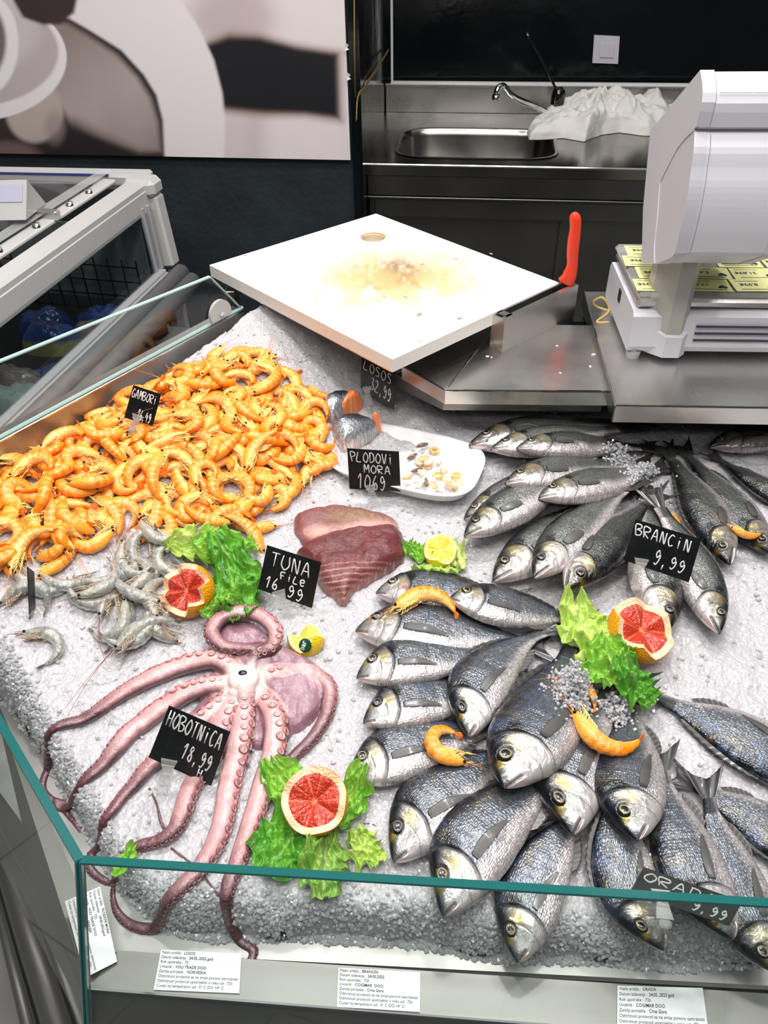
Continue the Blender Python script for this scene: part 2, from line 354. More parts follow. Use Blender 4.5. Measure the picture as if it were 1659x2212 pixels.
# side return between the two walls: black glossy panel
s0 = np.array([-.066, YW + .001]); s1 = a[:2] + np.array([-.035, 0])
structure(mo('wall_side', *prism([s0 + [.0, 0], s0 + [.022, 0], s1 + [.008, 0], s1], 0, 2.6), M['blackgloss'], smooth=False))
cx = PY(847, 172, a[1] - .012)
structure(mo('trim_1', *bar((cx[0], cx[1], .985), (cx[0], cx[1], 2.6), .008, .006, up=(0, 1, 0)), M['white_trim'], smooth=False))
tr = structure(mo('trim_2', *bar((-.062, YW - .008, .0), (-.062, YW - .008, 2.6), .02, .012, up=(0, 1, 0)), M['blackgloss'], smooth=False))
# gold braid trim on the side panel
gp = []
for i in range(60):
    t = i / 59; px, py = (768 + 2 * sin(i * .9), 235 + (0 - 235) * (1 - t)) if i % 2 == 9 else (0, 0)
M['gold'] = mat('gold_braid', (.3, .2, .07), .5, .4)
def side_pt(px, py):
    n = np.array([-(s1 - s0)[1], (s1 - s0)[0], 0.]); n /= np.linalg.norm(n); o = np.array([s0[0] + .0225, s0[1], 1.]); return PP(px, py, o, n) + np.array([.002, 0, 0])
br1 = []
pts = smooth_path([side_pt(768, 262), side_pt(769, 232), side_pt(786, 190), side_pt(812, 150), side_pt(838, 108)], 90)
for sgn in (-1, 1):
    q = pts.copy(); ph = np.arange(90) * 1.1; q[:, 2] += .0035 * np.sin(ph) * sgn; q[:, 1] += .004 * np.sin(ph) * sgn; br1.append(tube(q, .0016, 5))
br1.append(tube([side_pt(766, 210), side_pt(764, 110), side_pt(763, -60)], .0014, 5))
V, Fc, _ = join(br1); o = mo('braid_cord', V, Fc, M['gold']); props(o, 'gold braided cord running up the black side panel left of the sink', 'cord')

# poster
def poster():
    xl, xr, zb, zt = -1.75, -.079, None, 1.95
    n, m = 560, 330
    sx = np.linspace(0, 1, n)[:, None]; sz = np.linspace(0, 1, m)[None]
    x = xl + (xr - xl) * sx + 0 * sz; zbot = .968 - .02 * (x + 1.08) / 1.0 * 1.4; z = zbot + (zt - zbot) * sz; Y = YW - .02 + (-.066 - x) * .0237
    V = np.stack([x, Y, z], -1).reshape(-1, 3); px, py = proj(V)
    B = srgb(232, 222, 224); c = np.tile(B, (len(V), 1))
    def lay(d, col, soft, amt=1): 
        nonlocal c
        w = (1 - sstep(-soft, soft, d))[:, None] * amt; c = c * (1 - w) + np.asarray(col) * w
    # pink grey blur, upper middle and lower right
    lay(np.hypot((px - 500) / 90, (py - 40) / 70) - 1, srgb(196, 180, 180), .5, .9)
    lay(np.abs(px - 548) - 14, srgb(205, 188, 190), 22, .6)
    lay(np.maximum(np.abs(px - 520) - 55, 240 - py), srgb(206, 192, 196), 30, .6)
    lay(sdpoly(px, py, [(438, 95), (495, 72), (560, 76), (640, 98), (735, 112), (738, 262), (660, 250), (570, 250), (470, 240)]), srgb(120, 92, 82), 16)
    lay(sdpoly(px, py, [(442, 100), (495, 82), (560, 84), (640, 105), (726, 118), (730, 252), (660, 243), (570, 240), (470, 230)]), srgb(28, 29, 34), 9)
    # sleeve
    SL = [(120, -300), (330, -300), (390, 0), (430, 60), (462, 130), (480, 200), (486, 260), (482, 420), (350, 420), (100, 300)]
    lay(sdpoly(px, py, SL), srgb(236, 228, 231), 5)
    # hand
    H = [(-300, 60), (60, 20), (150, 40), (195, 66), (262, 108), (310, 160), (338, 205), (352, 260), (359, 420), (-300, 420)]
    d = sdpoly(px, py, H); lay(d, srgb(58, 46, 44), 5)
    sh = np.clip(.55 + .3 * np.sin((px * .6 + py) / 75.) + .25 * (fbm(px / 60, py / 60, 3) - .5), 0, 1)[:, None]
    tone = srgb(138, 122, 116) * sh + srgb(188, 174, 170) * (1 - sh)
    dh = sdpoly(px, py, [(20, 20), (150, 48), (190, 72), (255, 116), (300, 165), (328, 210), (345, 262), (352, 330), (300, 335), (160, 285), (110, 200), (30, 130)])
    w = (1 - sstep(-14, 6, dh))[:, None]; c = c * (1 - w) + tone * w
    lay(sdpoly(px, py, [(125, 300), (160, 262), (230, 300), (300, 330), (356, 347), (356, 430), (-300, 430), (-300, 330), (50, 325)]), srgb(40, 34, 36), 22)
    lay(np.hypot((px - 75) / 62, (py - 240) / 68) - 1, srgb(186, 172, 166), .12); lay(np.hypot((px - 118) / 22, (py - 275) / 34) - 1, srgb(150, 135, 130), .5, .6)
    lay(np.hypot((px - 15) / 70, (py - 340) / 34) - 1, srgb(112, 92, 88), .3)
    # saucer and cup
    lay(np.hypot((px + 60) / 204, (py - 125) / 137) - 1, srgb(240, 232, 235), .012)
    lay(np.hypot((px + 62) / 188, (py - 112) / 118) - 1, srgb(192, 180, 182), .03)
    lay(np.hypot((px + 40) / 120, (py - 70) / 90) - 1, srgb(208, 198, 200), .2)
    lay(np.hypot((px + 30) / 70, (py - 95) / 110) - 1, srgb(240, 235, 236), .05); lay(np.hypot((px + 45) / 58, (py - 90) / 88) - 1, srgb(120, 108, 108), .12)
    lay(sdpoly(px, py, [(-200, -200), (150, -200), (166, 0), (160, 28), (130, 52), (95, 54), (50, 38), (25, -5)]), srgb(62, 50, 49), 6)
    back = V + np.array([0, .012, 0]); f = grid_faces(n, m)[:, ::-1]
    nb_ = n * m; ring = [(i * m) for i in range(n)] + [((n - 1) * m + j) for j in range(m)] + [(i * m + m - 1) for i in range(n - 1, -1, -1)] + [j for j in range(m - 1, -1, -1)]
    VV = np.concatenate([V, back]); ff = [tuple(q) for q in f] + [(ring[i], ring[(i + 1) % len(ring)], ring[(i + 1) % len(ring)] + nb_, ring[i] + nb_) for i in range(len(ring)) if ring[i] != ring[(i + 1) % len(ring)]]
    o = mo('wall_poster', VV, ff, M['poster'], cols=np.concatenate([c, c * 0 + .6]), smooth=False)
    props(o, 'large sepia toned photo poster of hands holding a cup on the dark wall', 'poster')
poster()
for (px, py) in ((747, 103), (751, 167)):
    p = PY(px, py, YW - .03); V = np.array([p + np.array(q) * .009 for q in ((0, 0, 1.3), (.9, -.2, .7), (.4, 0, 0), (1., -.3, -.4), (-.4, 0, -.9), (.1, .3, 0))])
    o = mo('tape_scrap', V, [(0, 1, 5), (1, 2, 5), (2, 3, 5), (3, 4, 5), (4, 0, 5), (0, 5, 4, 3, 2, 1)][:5], M['white_trim'], smooth=False)
    props(o, ('upper' if py < 120 else 'lower') + ' torn scrap of white tape at the right edge of the poster', 'tape', 'tape scraps')

# ================================================================== sink unit
A0 = P(792, 352, .9); A1 = P(1395, 363, .9); dx = (A1 - A0) / np.linalg.norm(A1 - A0); dy = np.array([-dx[1], dx[0], 0])
S0 = A0 - dx * .01; SW = 1.9; SD = .64
def sp(u, v, z): return S0 + dx * u + dy * v + np.array([0, 0, z - .9])
def sfr(u, v, px, py, z=.9):  # picture -> sink coordinates
    p = P(px, py, z) - S0; return p @ dx, p @ dy
sink = empty('sink_unit', sp(0, 0, 0), 'stainless steel sink unit with cupboard below against the black back wall', 'sink')
Rs = np.stack([dx, dy, [0, 0, 1]], 1)
M['steel_sink'] = mat('sink_steel', (.34, .33, .3), .22, 1, rnoise=(5, .14, .3))
# basin outline in unit coords
bu0, bv0 = sfr(0, 0, 862, 330); bu1, bv1 = sfr(0, 0, 1188, 268)
bu0 = min(bu0, .09); cu, cv = (bu0 + bu1) / 2, .24; hu, hv = (bu1 - bu0) / 2, .17
def rr(t, hu, hv, p=5): c_, s_ = cos(t), sin(t); k = (abs(c_ / hu)**p + abs(s_ / hv)**p)**(-1 / p); return k * c_, k * s_
K = 64; V = []; 
prof = [(0.012, 0.002), (.004, .003), (0, 0), (-.008, -.02), (-.012, -.12), (-.035, -.15), (-.1, -.155)]
for d, z in prof:
    for k in range(K):
        u, v = rr(2 * pi * k / K, hu + d, hv + d); V.append(sp(cu + u, cv + v, .9 + z))
V.append(sp(cu, cv, .9 - .158)); Fc = [tuple(q) for q in grid_faces(len(prof), K, True)] + [((len(prof) - 1) * K + k, (len(prof) - 1) * K + (k + 1) % K, len(prof) * K) for k in range(K)]
mo('basin', V, Fc, M['steel_sink'], sink)
# worktop with the basin opening
V = []; 
for k in range(K):
    t = 2 * pi * k / K; u, v = rr(t, hu + .01, hv + .01); V.append(sp(cu + u, cv + v, .9))
outer = []
for k in range(K):
    t = 2 * pi * k / K; c_, s_ = cos(t), sin(t)
    du = (SW - cu) if c_ > 0 else cu; dv = (SD - cv) if s_ > 0 else cv
    kk = min(du / abs(c_) if abs(c_) > 1e-6 else 9, dv / abs(s_) if abs(s_) > 1e-6 else 9); V.append(sp(cu + kk * c_, cv + kk * s_, .9))
for cnr in ((SW, SD), (0, SD), (0, 0), (SW, 0)): V.append(sp(*cnr, .9))
Fc = [(k, K + k, K + (k + 1) % K, (k + 1) % K) for k in range(K)]
def ang(u, v): return atan2(v - cv, u - cu) % (2 * pi)
for ci, cnr in enumerate(((SW, SD), (0, SD), (0, 0), (SW, 0))):
    k = int(ang(*cnr) / (2 * pi) * K); Fc.append((K + k, 2 * K + ci, K + (k + 1) % K))
n0 = len(V)
for u, v in ((0, 0), (SW, 0)): V += [sp(u, v, .9), sp(u, v, .865)]
Fc.append((n0, n0 + 1, n0 + 3, n0 + 2)); V += [sp(0, SD, .9), sp(0, SD, .865)]; Fc.append((n0, n0 + 4, n0 + 5, n0 + 1))
mo('worktop', V, Fc, M['steel_sink'], sink, smooth=False)
mo2('front_edge', [bar(sp(0, -.003, .897), sp(SW, -.003, .897), .006, .006, .002)], M['chrome'], sink)
mo2('backsplash', [box(sp(SW / 2, SD - .004, .945), SW, .012, .09, Rs, .002), box(sp(SW / 2, SD - .012, .991), SW, .028, .008, Rs, .002)], M['steel_flat'], sink)
mo2('sealant_strip', [bar(sp(.02, SD - .008, .998), sp(SW, SD - .008, .998), .016, .006)], M['white_trim'], sink)
mo2('apron', [box(sp(SW / 2, .012, .835), SW - .02, .02, .062, Rs, .003), box(sp(SW / 2, .008, .8), SW - .02, .024, .006, Rs, .001)], M['steel_dark'], sink)
mo2('apron_lip', [box(sp(SW / 2, .02, .765), SW - .06, .02, .055, Rs, .002)], M['steel_dark'], sink)
for u in (.03, SW - .03): mo2('leg', [box(sp(u, .03, .4), .035, .035, .8, Rs, .003)], M['steel_dark'], sink)
mo2('left_door', [box(sp(.36, .04, .45), .60, .012, .6, Rs, .002)], M['steel_dark'], sink)
mo2('right_door', [box(sp(1.0, .028, .45), .78, .012, .6, Rs, .002)], M['steel_dark'], sink)
mo2('right_door_rim', [bar(sp(.62, .02, .752), sp(1.39, .02, .752), .004, .004)], M['chrome'], sink)
mo2('carcass', [box(sp(SW / 2, SD / 2 + .03, .4), SW - .06, SD - .1, .64, Rs)], M['dark'], sink)
# tap
tb = PY(1198, 232, sp(0, .52, 0)[1] - .05); tb = sp(*(lambda p: ((p - S0) @ dx, .52))(P(1195, 243, .9)), .9)
tap = empty('mixer_tap', tb, 'chrome mixer tap with long black lever behind the sink', 'tap')
V, Fc = lathe([(.0, 0), (.028, 0), (.028, .006), (.02, .01), (.019, .05), (.019, .055), (0, .055)], 24, tb); mo('tap_body', V, Fc, M['chrome'], tap)
V, Fc = lathe([(.0, .053), (.0225, .053), (.024, .06), (.024, .085), (.02, .1), (.012, .108), (0, .11)], 24, tb); mo('cap', V, Fc, M['eye'], tap)
tip = PY(1072, 200, tb[1] - .16); pth = smooth_path([tb + [-.012, -.008, .022], mix(tb + np.array([0, 0, .02]), tip + np.array([0, 0, .012]), .35), mix(tb + np.array([0, 0, .02]), tip + np.array([0, 0, .014]), .78), tip + [.02, .02, .016], tip + [.004, .004, .010], tip + [0, 0, -.006]], 30)
V, Fc = tube(pth, .0095, 12); mo('spout', V, Fc, M['chrome'], tap)
V, Fc = lathe([(0, 0), (.012, 0), (.013, -.014), (.011, -.016), (0, -.016)], 16, pth[-1]); mo('aerator', V, Fc, M['chrome'], tap)
lt = PY(1136, 72, tb[1] + .02); pth = smooth_path([tb + [0, 0, .085], mix(tb + np.array([0, 0, .1]), lt, .4), mix(tb, lt, .92) + [0, 0, .01], lt], 14)
V, Fc = tube(pth, np.interp(np.arange(14), [0, 11, 13], [.004, .005, .009]), 8); mo('lever', V, Fc, M['eye'], tap)
# switch
wp = lambda px, py: PP(px, py, a - nb * .0, nb)
q = [wp(1283, 75), wp(1338, 78), wp(1334, 137), wp(1279, 135)]; q2 = [wp(1296, 92), wp(1327, 93), wp(1323, 123), wp(1294, 122)]
def plate(q, t0, t1, n):
    V = [p - n * t0 for p in q] + [p - n * t1 for p in q]; return np.array(V), [(4, 5, 6, 7), (0, 1, 5, 4), (1, 2, 6, 5), (2, 3, 7, 6), (3, 0, 4, 7), (3, 2, 1, 0)]
cq = sum(q) / 4; sw = empty('light_switch', cq, 'white square light switch on the black back wall', 'switch')
mo('switch_plate', *plate(q, 0, .010, nb), M['plastic'], sw, smooth=False); mo('rocker', *plate(q2, .008, .014, nb), M['plastic'], sw, smooth=False)

# generic closed lump bounded by an outline
def resample(pts, n):
    p = np.array(list(pts) + [pts[0]], float); d = np.concatenate([[0], np.cumsum(np.linalg.norm(np.diff(p, axis=0), axis=1))]); t = np.linspace(0, d[-1], n, endpoint=False)
    return np.stack([np.interp(t, d, p[:, k]) for k in range(p.shape[1])], 1)
def lump(outl, height, base, n=120, rings=26, pw=5, zfun=None, center=None, rough=0.0, seed=0, smooth_it=2):
    """outl: list of (x,y); height(x,y,r) or number; base(x,y) -> z of the underside"""
    o = resample(outl, n)
    for _ in range(smooth_it): o = (np.roll(o, 1, 0) + 2 * o + np.roll(o, -1, 0)) / 4
    c = o.mean(0) if center is None else np.array(center)
    R = np.linspace(0, 1, rings)**.8; V = []; rr_ = []
    for r in R[1:]:
        V.append(c + (o - c) * r); rr_.append(np.full(n, r))
    X = np.concatenate([[c]] + V); r = np.concatenate([[0]] + rr_)
    h = height(X[:, 0], X[:, 1], r) if callable(height) else height
    prof = np.maximum(1 - r**pw, 0)**.5
    b = base(X[:, 0], X[:, 1]); z = b + h * prof + (rough * (fbm(X[:, 0] * 60, X[:, 1] * 60, seed) - .5) * prof if rough else 0)
    top = np.stack([X[:, 0], X[:, 1], z], 1); bot = np.stack([X[:, 0], X[:, 1], b - .002], 1)
    f = [(0, 1 + k, 1 + (k + 1) % n) for k in range(n)]
    for i in range(rings - 2):
        a_ = 1 + i * n
        f += [(a_ + k, a_ + n + k, a_ + n + (k + 1) % n, a_ + (k + 1) % n) for k in range(n)]
    N_ = len(X); f2 = [tuple(j + N_ for j in q[::-1]) for q in f]
    a_ = 1 + (rings - 2) * n; side = [(a_ + k, a_ + k + N_, a_ + (k + 1) % n + N_, a_ + (k + 1) % n) for k in range(n)]
    return np.concatenate([top, bot]), f + f2 + side, np.concatenate([X, X]), np.concatenate([r, r])
# cloth on the draining area
o_px = [(1137, 285), (1150, 268), (1185, 248), (1215, 240), (1250, 228), (1290, 222), (1322, 202), (1370, 198), (1392, 206), (1420, 212), (1445, 214), (1465, 216), (1450, 280), (1400, 291), (1340, 284), (1300, 288), (1262, 304), (1215, 296), (1170, 300), (1142, 300)]
def cl_h(x, y, r):
    rid = np.abs(fbm(x * 9, y * 9, 5, 3) - .5) * 2; rid2 = np.abs(fbm(x * 30 + y * 12, y * 22 - x * 9, 8) - .5) * 2
    return .012 + .02 * fbm(x * 4, y * 4, 1) + .115 * (1 - rid)**1.3 * (1 - r * .3) * fbm(x * 5, y * 5, 2) * 1.2 + .022 * (1 - rid2)**1.6 * (1 - r * .6)
cpx = [P(px, max(py, 246 + (px - 1137) * .004), .905)[:2] for px, py in o_px]
V, Fc, X, r = lump(cpx, cl_h, lambda x, y: 0 * x + .903, n=220, rings=60, pw=7, smooth_it=1)
V[:, :2] += .012 * np.stack([fbm(V[:, 0] * 30, V[:, 2] * 40, 4) - .5, fbm(V[:, 1] * 30, V[:, 2] * 40, 6) - .5], 1)
o = mo('cotton_cloth', V, Fc, M['cloth']); props(o, 'crumpled white cotton cloth lying on the worktop beside the sink basin', 'cloth')

# ================================================================== serving counter
J = np.array([-.29, .268]); FR = np.array([.62, .21]); dL = np.array([-.644, .765]); C2 = J + dL * .53; C3 = np.array([-.238, 1.29]); 
RIM = P(0, 955, 1.0)[:2]; dR = RIM - C3; dR /= np.linalg.norm(dR)
tt = np.linalg.solve(np.stack([dR, -dL], 1), J - C3); CC = C3 + dR * tt[0]     # off-frame corner
counter = empty('fish_counter', (.1, .7, 0), 'stainless steel refrigerated fish counter with a sunken bed under the ice', 'counter')
pin = [(-.272, .325), (.62, .27), (.74, .3), (.74, 1.33), (-.1, 1.33), tuple(C3), tuple(CC)]
V = [(x, y, pan(y)) for x, y in pin]; n = len(V)
V2 = V + [(x, y, pan(y) - .01) for x, y in pin]
mo('pan_floor', V2, [tuple(range(n)), tuple(range(2 * n - 1, n - 1, -1))] + [(i, n + i, n + (i + 1) % n, (i + 1) % n) for i in range(n)], M['pan'], counter, smooth=False)
# front lip: riser, ledge, drop to the glass channel
La, Lb = P(256, 2053, .787), P(1654, 2146, .787); Lc, Ld = P(190, 2137, .787), P(1150, 2213, .787)
ext = lambda p, q, x: p + (q - p) * ((x - p[0]) / (q[0] - p[0]))
Lb = ext(La, Lb, .62); Ld = ext(Lc, Ld, .62)
V = [La - [0, 0, .03], Lb - [0, 0, .03], La, Lb, Lc, Ld, Lc - [0, -.001, .0035], Ld - [0, -.001, .0035], (J[0], J[1] + .004, .748), (.62, FR[1] + .004, .748)]
mo('front_ledge', V, [(0, 1, 3, 2), (2, 3, 5, 4), (4, 5, 7, 6), (6, 7, 9, 8)], M['ledge'], counter, smooth=False)
mo2('ledge_rim', [tube([Lc + [0, 0, .0005], Ld + [0, 0, .0005]], .0016, 6)], M['chrome'], counter)
# left sloping side
V = [(La[0], La[1], pan(.3) - .002), (Lc[0], Lc[1], .787), (J[0], J[1] + .004, .748), (C2[0], C2[1], .75), (CC[0], CC[1], pan(.8)), (-.30, .36, pan(.36))]
V = np.array(V); V[5] = [*(J + dL * .0 + np.array([.022, .055])), pan(.33)]
e = J + dL * .6; V[4] = [e[0] + .08, e[1] + .06, pan(e[1])]; V[3] = [e[0], e[1], .76]
mo('side_slope', np.concatenate([V, V - [0, 0, .006]]), [(1, 0, 4, 3), (1, 3, 2)] + [(9, 10, 6, 7), (8, 9, 7)], M['ledge'], counter, smooth=False)
# back-left steel wall with rim
nL = np.array([dR[1], -dR[0]]); nL = nL if nL @ (np.array([-1, 0])) > 0 else -nL       # outward
Cx = CC + dR * .02
def wall_seg(p, q, n2, w, z0f, z1): 
    return prism([p, q, q + n2 * w, p + n2 * w], [z0f(p[1]), z0f(q[1]), z0f(q[1]), z0f(p[1])], z1)
mo('side_wall', *wall_seg(C3, Cx, nL, .004, lambda y: pan(y) - .01, .998), M['pan'], counter, smooth=False)
mo2('side_rim', [bar([*(C3 + nL * .014), .999], [*(Cx + nL * .014), .999], .028, .005, .001)], M['steel'], counter)
# body under the counter
mo('body_panel', *prism([J + [.03, .03], (.62, .27), (.74, .3), (.74, 1.33), (-.1, 1.33), C3 + nL * .02, Cx + nL * .02, e + [.05, .03]], .08, .735), M['steel_flat'], counter, smooth=False)
# ice bed walls under the trays, steel painted near black to stand for shade
mo('right_light_block', *prism([(.72, .3), (.74, .3), (.74, 1.32), (.72, 1.32)], .74, .962), M['dark'], counter, smooth=False)  # unseen side put in to block ambient light
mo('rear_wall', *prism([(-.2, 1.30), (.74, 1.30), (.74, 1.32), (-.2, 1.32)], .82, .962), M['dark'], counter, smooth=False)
# glass panes: front, left, back-left ; each a thing
def pane(name, b0, b1, t0, t1, label, th=.008, inward=None, edge='glass_edge', et=.0022):
    b0, b1, t0, t1 = [np.array(p, float) for p in (b0, b1, t0, t1)]; n = np.cross(b1 - b0, t0 - b0); n /= np.linalg.norm(n)
    root = empty(name, (b0 + b1) / 2, label, 'glass pane')
    c = [b0, b1, t1, t0]; V = [p + n * th / 2 for p in c] + [p - n * th / 2 for p in c]
    mo('pane', V, [(0, 1, 2, 3), (7, 6, 5, 4)], M['glass'], root, smooth=False)
    def strip(p, q): 
        s = np.cross(q - p, n); s /= np.linalg.norm(s); return [p + n * th / 2, q + n * th / 2, q - n * th / 2, p - n * th / 2], s
    parts = []
    for p, q in ((t0, t1), (b0, t0), (b1, t1)):
        parts.append(bar(p, q, th * 1.02, et, up=np.cross(q - p, n)))
    mo2('edge', parts, M[edge], root); return root
tJ = P(172, 1858, .95); tF = P(1659, 1951, .95); tF = ext(tJ, tF, .60); tL = P(0, 1561, .95); dtl = (tL - tJ) / np.linalg.norm(tL - tJ); tC = tJ + dtl * .5
bJ = np.array([J[0], J[1], .75]); bF = np.array([.62, FR[1], .75]); bC = np.array([*(J + dL * .5), .75])
pane('front_glass', bJ + [.002, 0, 0], bF, tJ + [.002, 0, 0], tF, 'low clear glass pane along the front of the counter with a teal edge')
pane('corner_glass', bJ, bC, tJ, tC, 'clear angled glass pane on the left corner joining the front pane')
g0 = C3 + nL * .006; zt = 1.085; p1 = P(455, 597, zt); p2 = P(0, 780, zt); dg = (p2 - p1) / np.linalg.norm(p2 - p1)
pane('side_glass', [*g0, 1.0], [*(Cx + nL * .006), 1.0], [*(p1 + dg * .002)], [*(p1 + dg * .62)], 'clear glass pane above the steel rim behind the cooked shrimp', edge='glass_edge_pale', th=.006)
mo2('glass_seat', [tube([[*(C3 + nL * .004), 1.004], [*(Cx + nL * .004), 1.004]], .003, 6)], M['glass_edge_pale'], counter)
# round glass clamp
gc = PP(468, 675, [*g0, 1.03], np.array([*nL, 0])); nn = np.array([*nL, 0.]); tx = np.array([*dR, 0.])
cl = empty('glass_clamp', gc, 'round steel clamp fixing the side glass near the cutting board', 'clamp'); K2 = 28
for nm, rad, d0, d1, m_ in (('disc', .024, -.005, -.011, 'frz'), ('screw', .0045, -.011, -.014, 'chrome')):
    V = []; 
    for dd in (d0, d1):
        for k in range(K2): t = 2 * pi * k / K2; V.append(gc + tx * rad * cos(t) + np.array([0, 0, 1]) * max(rad * sin(t), -.35 * rad) + nn * dd)
    mo(nm, V, [tuple(range(K2, 2 * K2)), tuple(range(K2 - 1, -1, -1))] + [(k, (k + 1) % K2, K2 + (k + 1) % K2, K2 + k) for k in range(K2)], M[m_], cl, smooth=False)
M['rail'] = mat('rail_rubber', (.13, .13, .12), .35, .3)
# bumper rails outside the corner glass
for i, (pxa, pxb, z, r, m_) in enumerate([((0, 1690), (178, 2212), .52, .012, 'steel_dark'), ((0, 1790), (140, 2240), .47, .021, 'rail'), ((0, 1880), (105, 2235), .40, .012, 'steel_dark'), ((0, 1960), (70, 2250), .34, .01, 'rail')]):
    A_, B_ = P(*pxa, z), P(*pxb, z); d_ = (B_ - A_) / np.linalg.norm(B_ - A_)
    o = mo('bumper_rail', *tube([A_ - d_ * .25, B_ + d_ * .12], r, 14), M[m_], counter)
mo2('rail_bracket', [bar(P(20, 1800, .47), P(60, 2010, .36), .014, .012, .002), bar(P(60, 2010, .36), P(130, 1950, .5), .014, .012, .002)], M['steel_dark'], counter)

# ================================================================== cutting board, knife, steel shelves
ZB = 1.05; bq = [P(452, 571, ZB), P(812, 460, ZB), P(1208, 609, ZB), P(848, 775, ZB)]
bt = .022
def board():
    n = 150; s = np.linspace(0, 1, n); q0, q1, q2_, q3 = bq
    # grid u along q0->q1, v along q0->q3, with a round hole
    U, Vv = np.meshgrid(s, s, indexing='ij'); Pt = (q0 * 1)[None, None] * ((1 - U) * (1 - Vv))[..., None] + q1 * (U * (1 - Vv))[..., None] + q3 * ((1 - U) * Vv)[..., None] + q2_ * (U * Vv)[..., None]
    hc = P(806, 512, ZB); hr = .024
    Pf = Pt.reshape(-1, 3); d = np.hypot(Pf[:, 0] - hc[0], Pf[:, 1] - hc[1]); 
    near = d < hr * 1.15; dirv = (Pf[:, :2] - hc[:2]) / (d[:, None] + 1e-9); cell = .003
    snap = np.abs(d - hr) < cell * .7; Pf[snap, :2] = hc[:2] + dirv[snap] * hr
    d = np.hypot(Pf[:, 0] - hc[0], Pf[:, 1] - hc[1]); f = grid_faces(n, n)[:, ::-1]; fd = d[f].mean(1); f = f[fd > hr * .985]
    f = f[:, ::1]
    px, py = proj(Pf)
    st = np.exp(-(((px - 845) / 120)**2 + ((py - 598) / 42)**2)); nz = fbm(px / 9, py / 9, 3); nz2 = fbm(px / 40, py / 30, 7)
    C = np.tile(srgb(243, 238, 232), (len(Pf), 1)); w = np.clip(st * (.8 + 1.6 * (nz - .35)) * 1.0, 0, 1)[:, None]; C = C * (1 - w) + srgb(176, 140, 88) * w
    w = np.clip((np.exp(-(((px - 845) / 210)**2 + ((py - 610) / 75)**2)) * (nz2 - .15) * 1.9), 0, .8)[:, None]; C = C * (1 - w) + srgb(214, 182, 128) * w
    w = np.clip(np.exp(-(((px - 865) / 42)**2 + ((py - 578) / 22)**2)) * (nz - .25) * 1.6, 0, .8)[:, None]; C = C * (1 - w) + srgb(140, 128, 108) * w
    w = (sstep(hr + .008, hr, d) * .35)[:, None]; C = C * (1 - w) + srgb(205, 165, 110) * w
    rim = np.minimum.reduce([U, 1 - U, Vv, 1 - Vv]).ravel(); Vt = Pf.copy(); Vt[:, 2] -= np.where(rim < 1e-6, .0012, 0)
    # walls
    ring = [i * n for i in range(n)] + [(n - 1) * n + j for j in range(1, n)] + [i * n + n - 1 for i in range(n - 2, -1, -1)] + [j for j in range(n - 2, 0, -1)]
    VV = [Vt]; nn_ = len(Vt); lower = Vt[ring].copy(); lower[:, 2] = ZB - bt; VV.append(lower); CC_ = [C, np.tile(srgb(243, 238, 232), (len(ring), 1))]
    L_ = len(ring); ff = [tuple(q) for q in f] + [(ring[i], nn_ + i, nn_ + (i + 1) % L_, ring[(i + 1) % L_]) for i in range(L_)]
    K_ = 40; b = nn_ + L_; th = np.linspace(0, 2 * pi, K_, endpoint=False)
    for z, rr__ in ((ZB - .0002, hr), (ZB - .004, hr * .93), (ZB - bt, hr * .92)):
        VV.append(np.stack([hc[0] + rr__ * np.cos(th), hc[1] + rr__ * np.sin(th), np.full(K_, z)], 1)); CC_.append(np.tile(srgb(200, 160, 105) if z > ZB - .003 else srgb(225, 205, 175), (K_, 1)))
    for r_ in range(2): ff += [(b + r_ * K_ + k, b + r_ * K_ + (k + 1) % K_, b + (r_ + 1) * K_ + (k + 1) % K_, b + (r_ + 1) * K_ + k) for k in range(K_)]
    bb = b + 3 * K_; VV.append(np.array([[*(p[:2]), ZB - bt] for p in bq])); CC_.append(np.tile(srgb(243, 238, 232), (4, 1)))
    o = mo('cutting_board', np.concatenate(VV), ff, M['hdpe'], cols=np.concatenate(CC_), smooth=False)
    props(o, 'large white plastic cutting board with a round hole and brown knife stains', 'cutting board')
board()
# frame beneath the board
bc = sum(bq) / 4; inner = [bc + (p - bc) * .94 - [0, 0, bt + .002] for p in bq]
fr = empty('board_frame', bc - [0, 0, .06], 'steel frame carrying the white cutting board over the ice', 'frame')
mo('support_plate', *prism([p[:2] for p in inner], ZB - bt - .005, ZB - bt - .001), M['steel'], fr, smooth=False)
M['warm_steel'] = M['steel']
mo2('front_skirt', [bar(inner[0] - [0, 0, .004], inner[3] - [0, 0, .004], .003, .008), bar(inner[3] - [0, 0, .004], inner[2] - [0, 0, .004], .003, .008)], M['steel'], fr)
for p in (inner[0] * .97 + inner[3] * .03, inner[1]): mo2('bracket', [box(p - [-.01, .01, .045], .02, .035, .07, bev=.002)], M['steel_dark'], fr)
hb = P(806, 512, ZB)
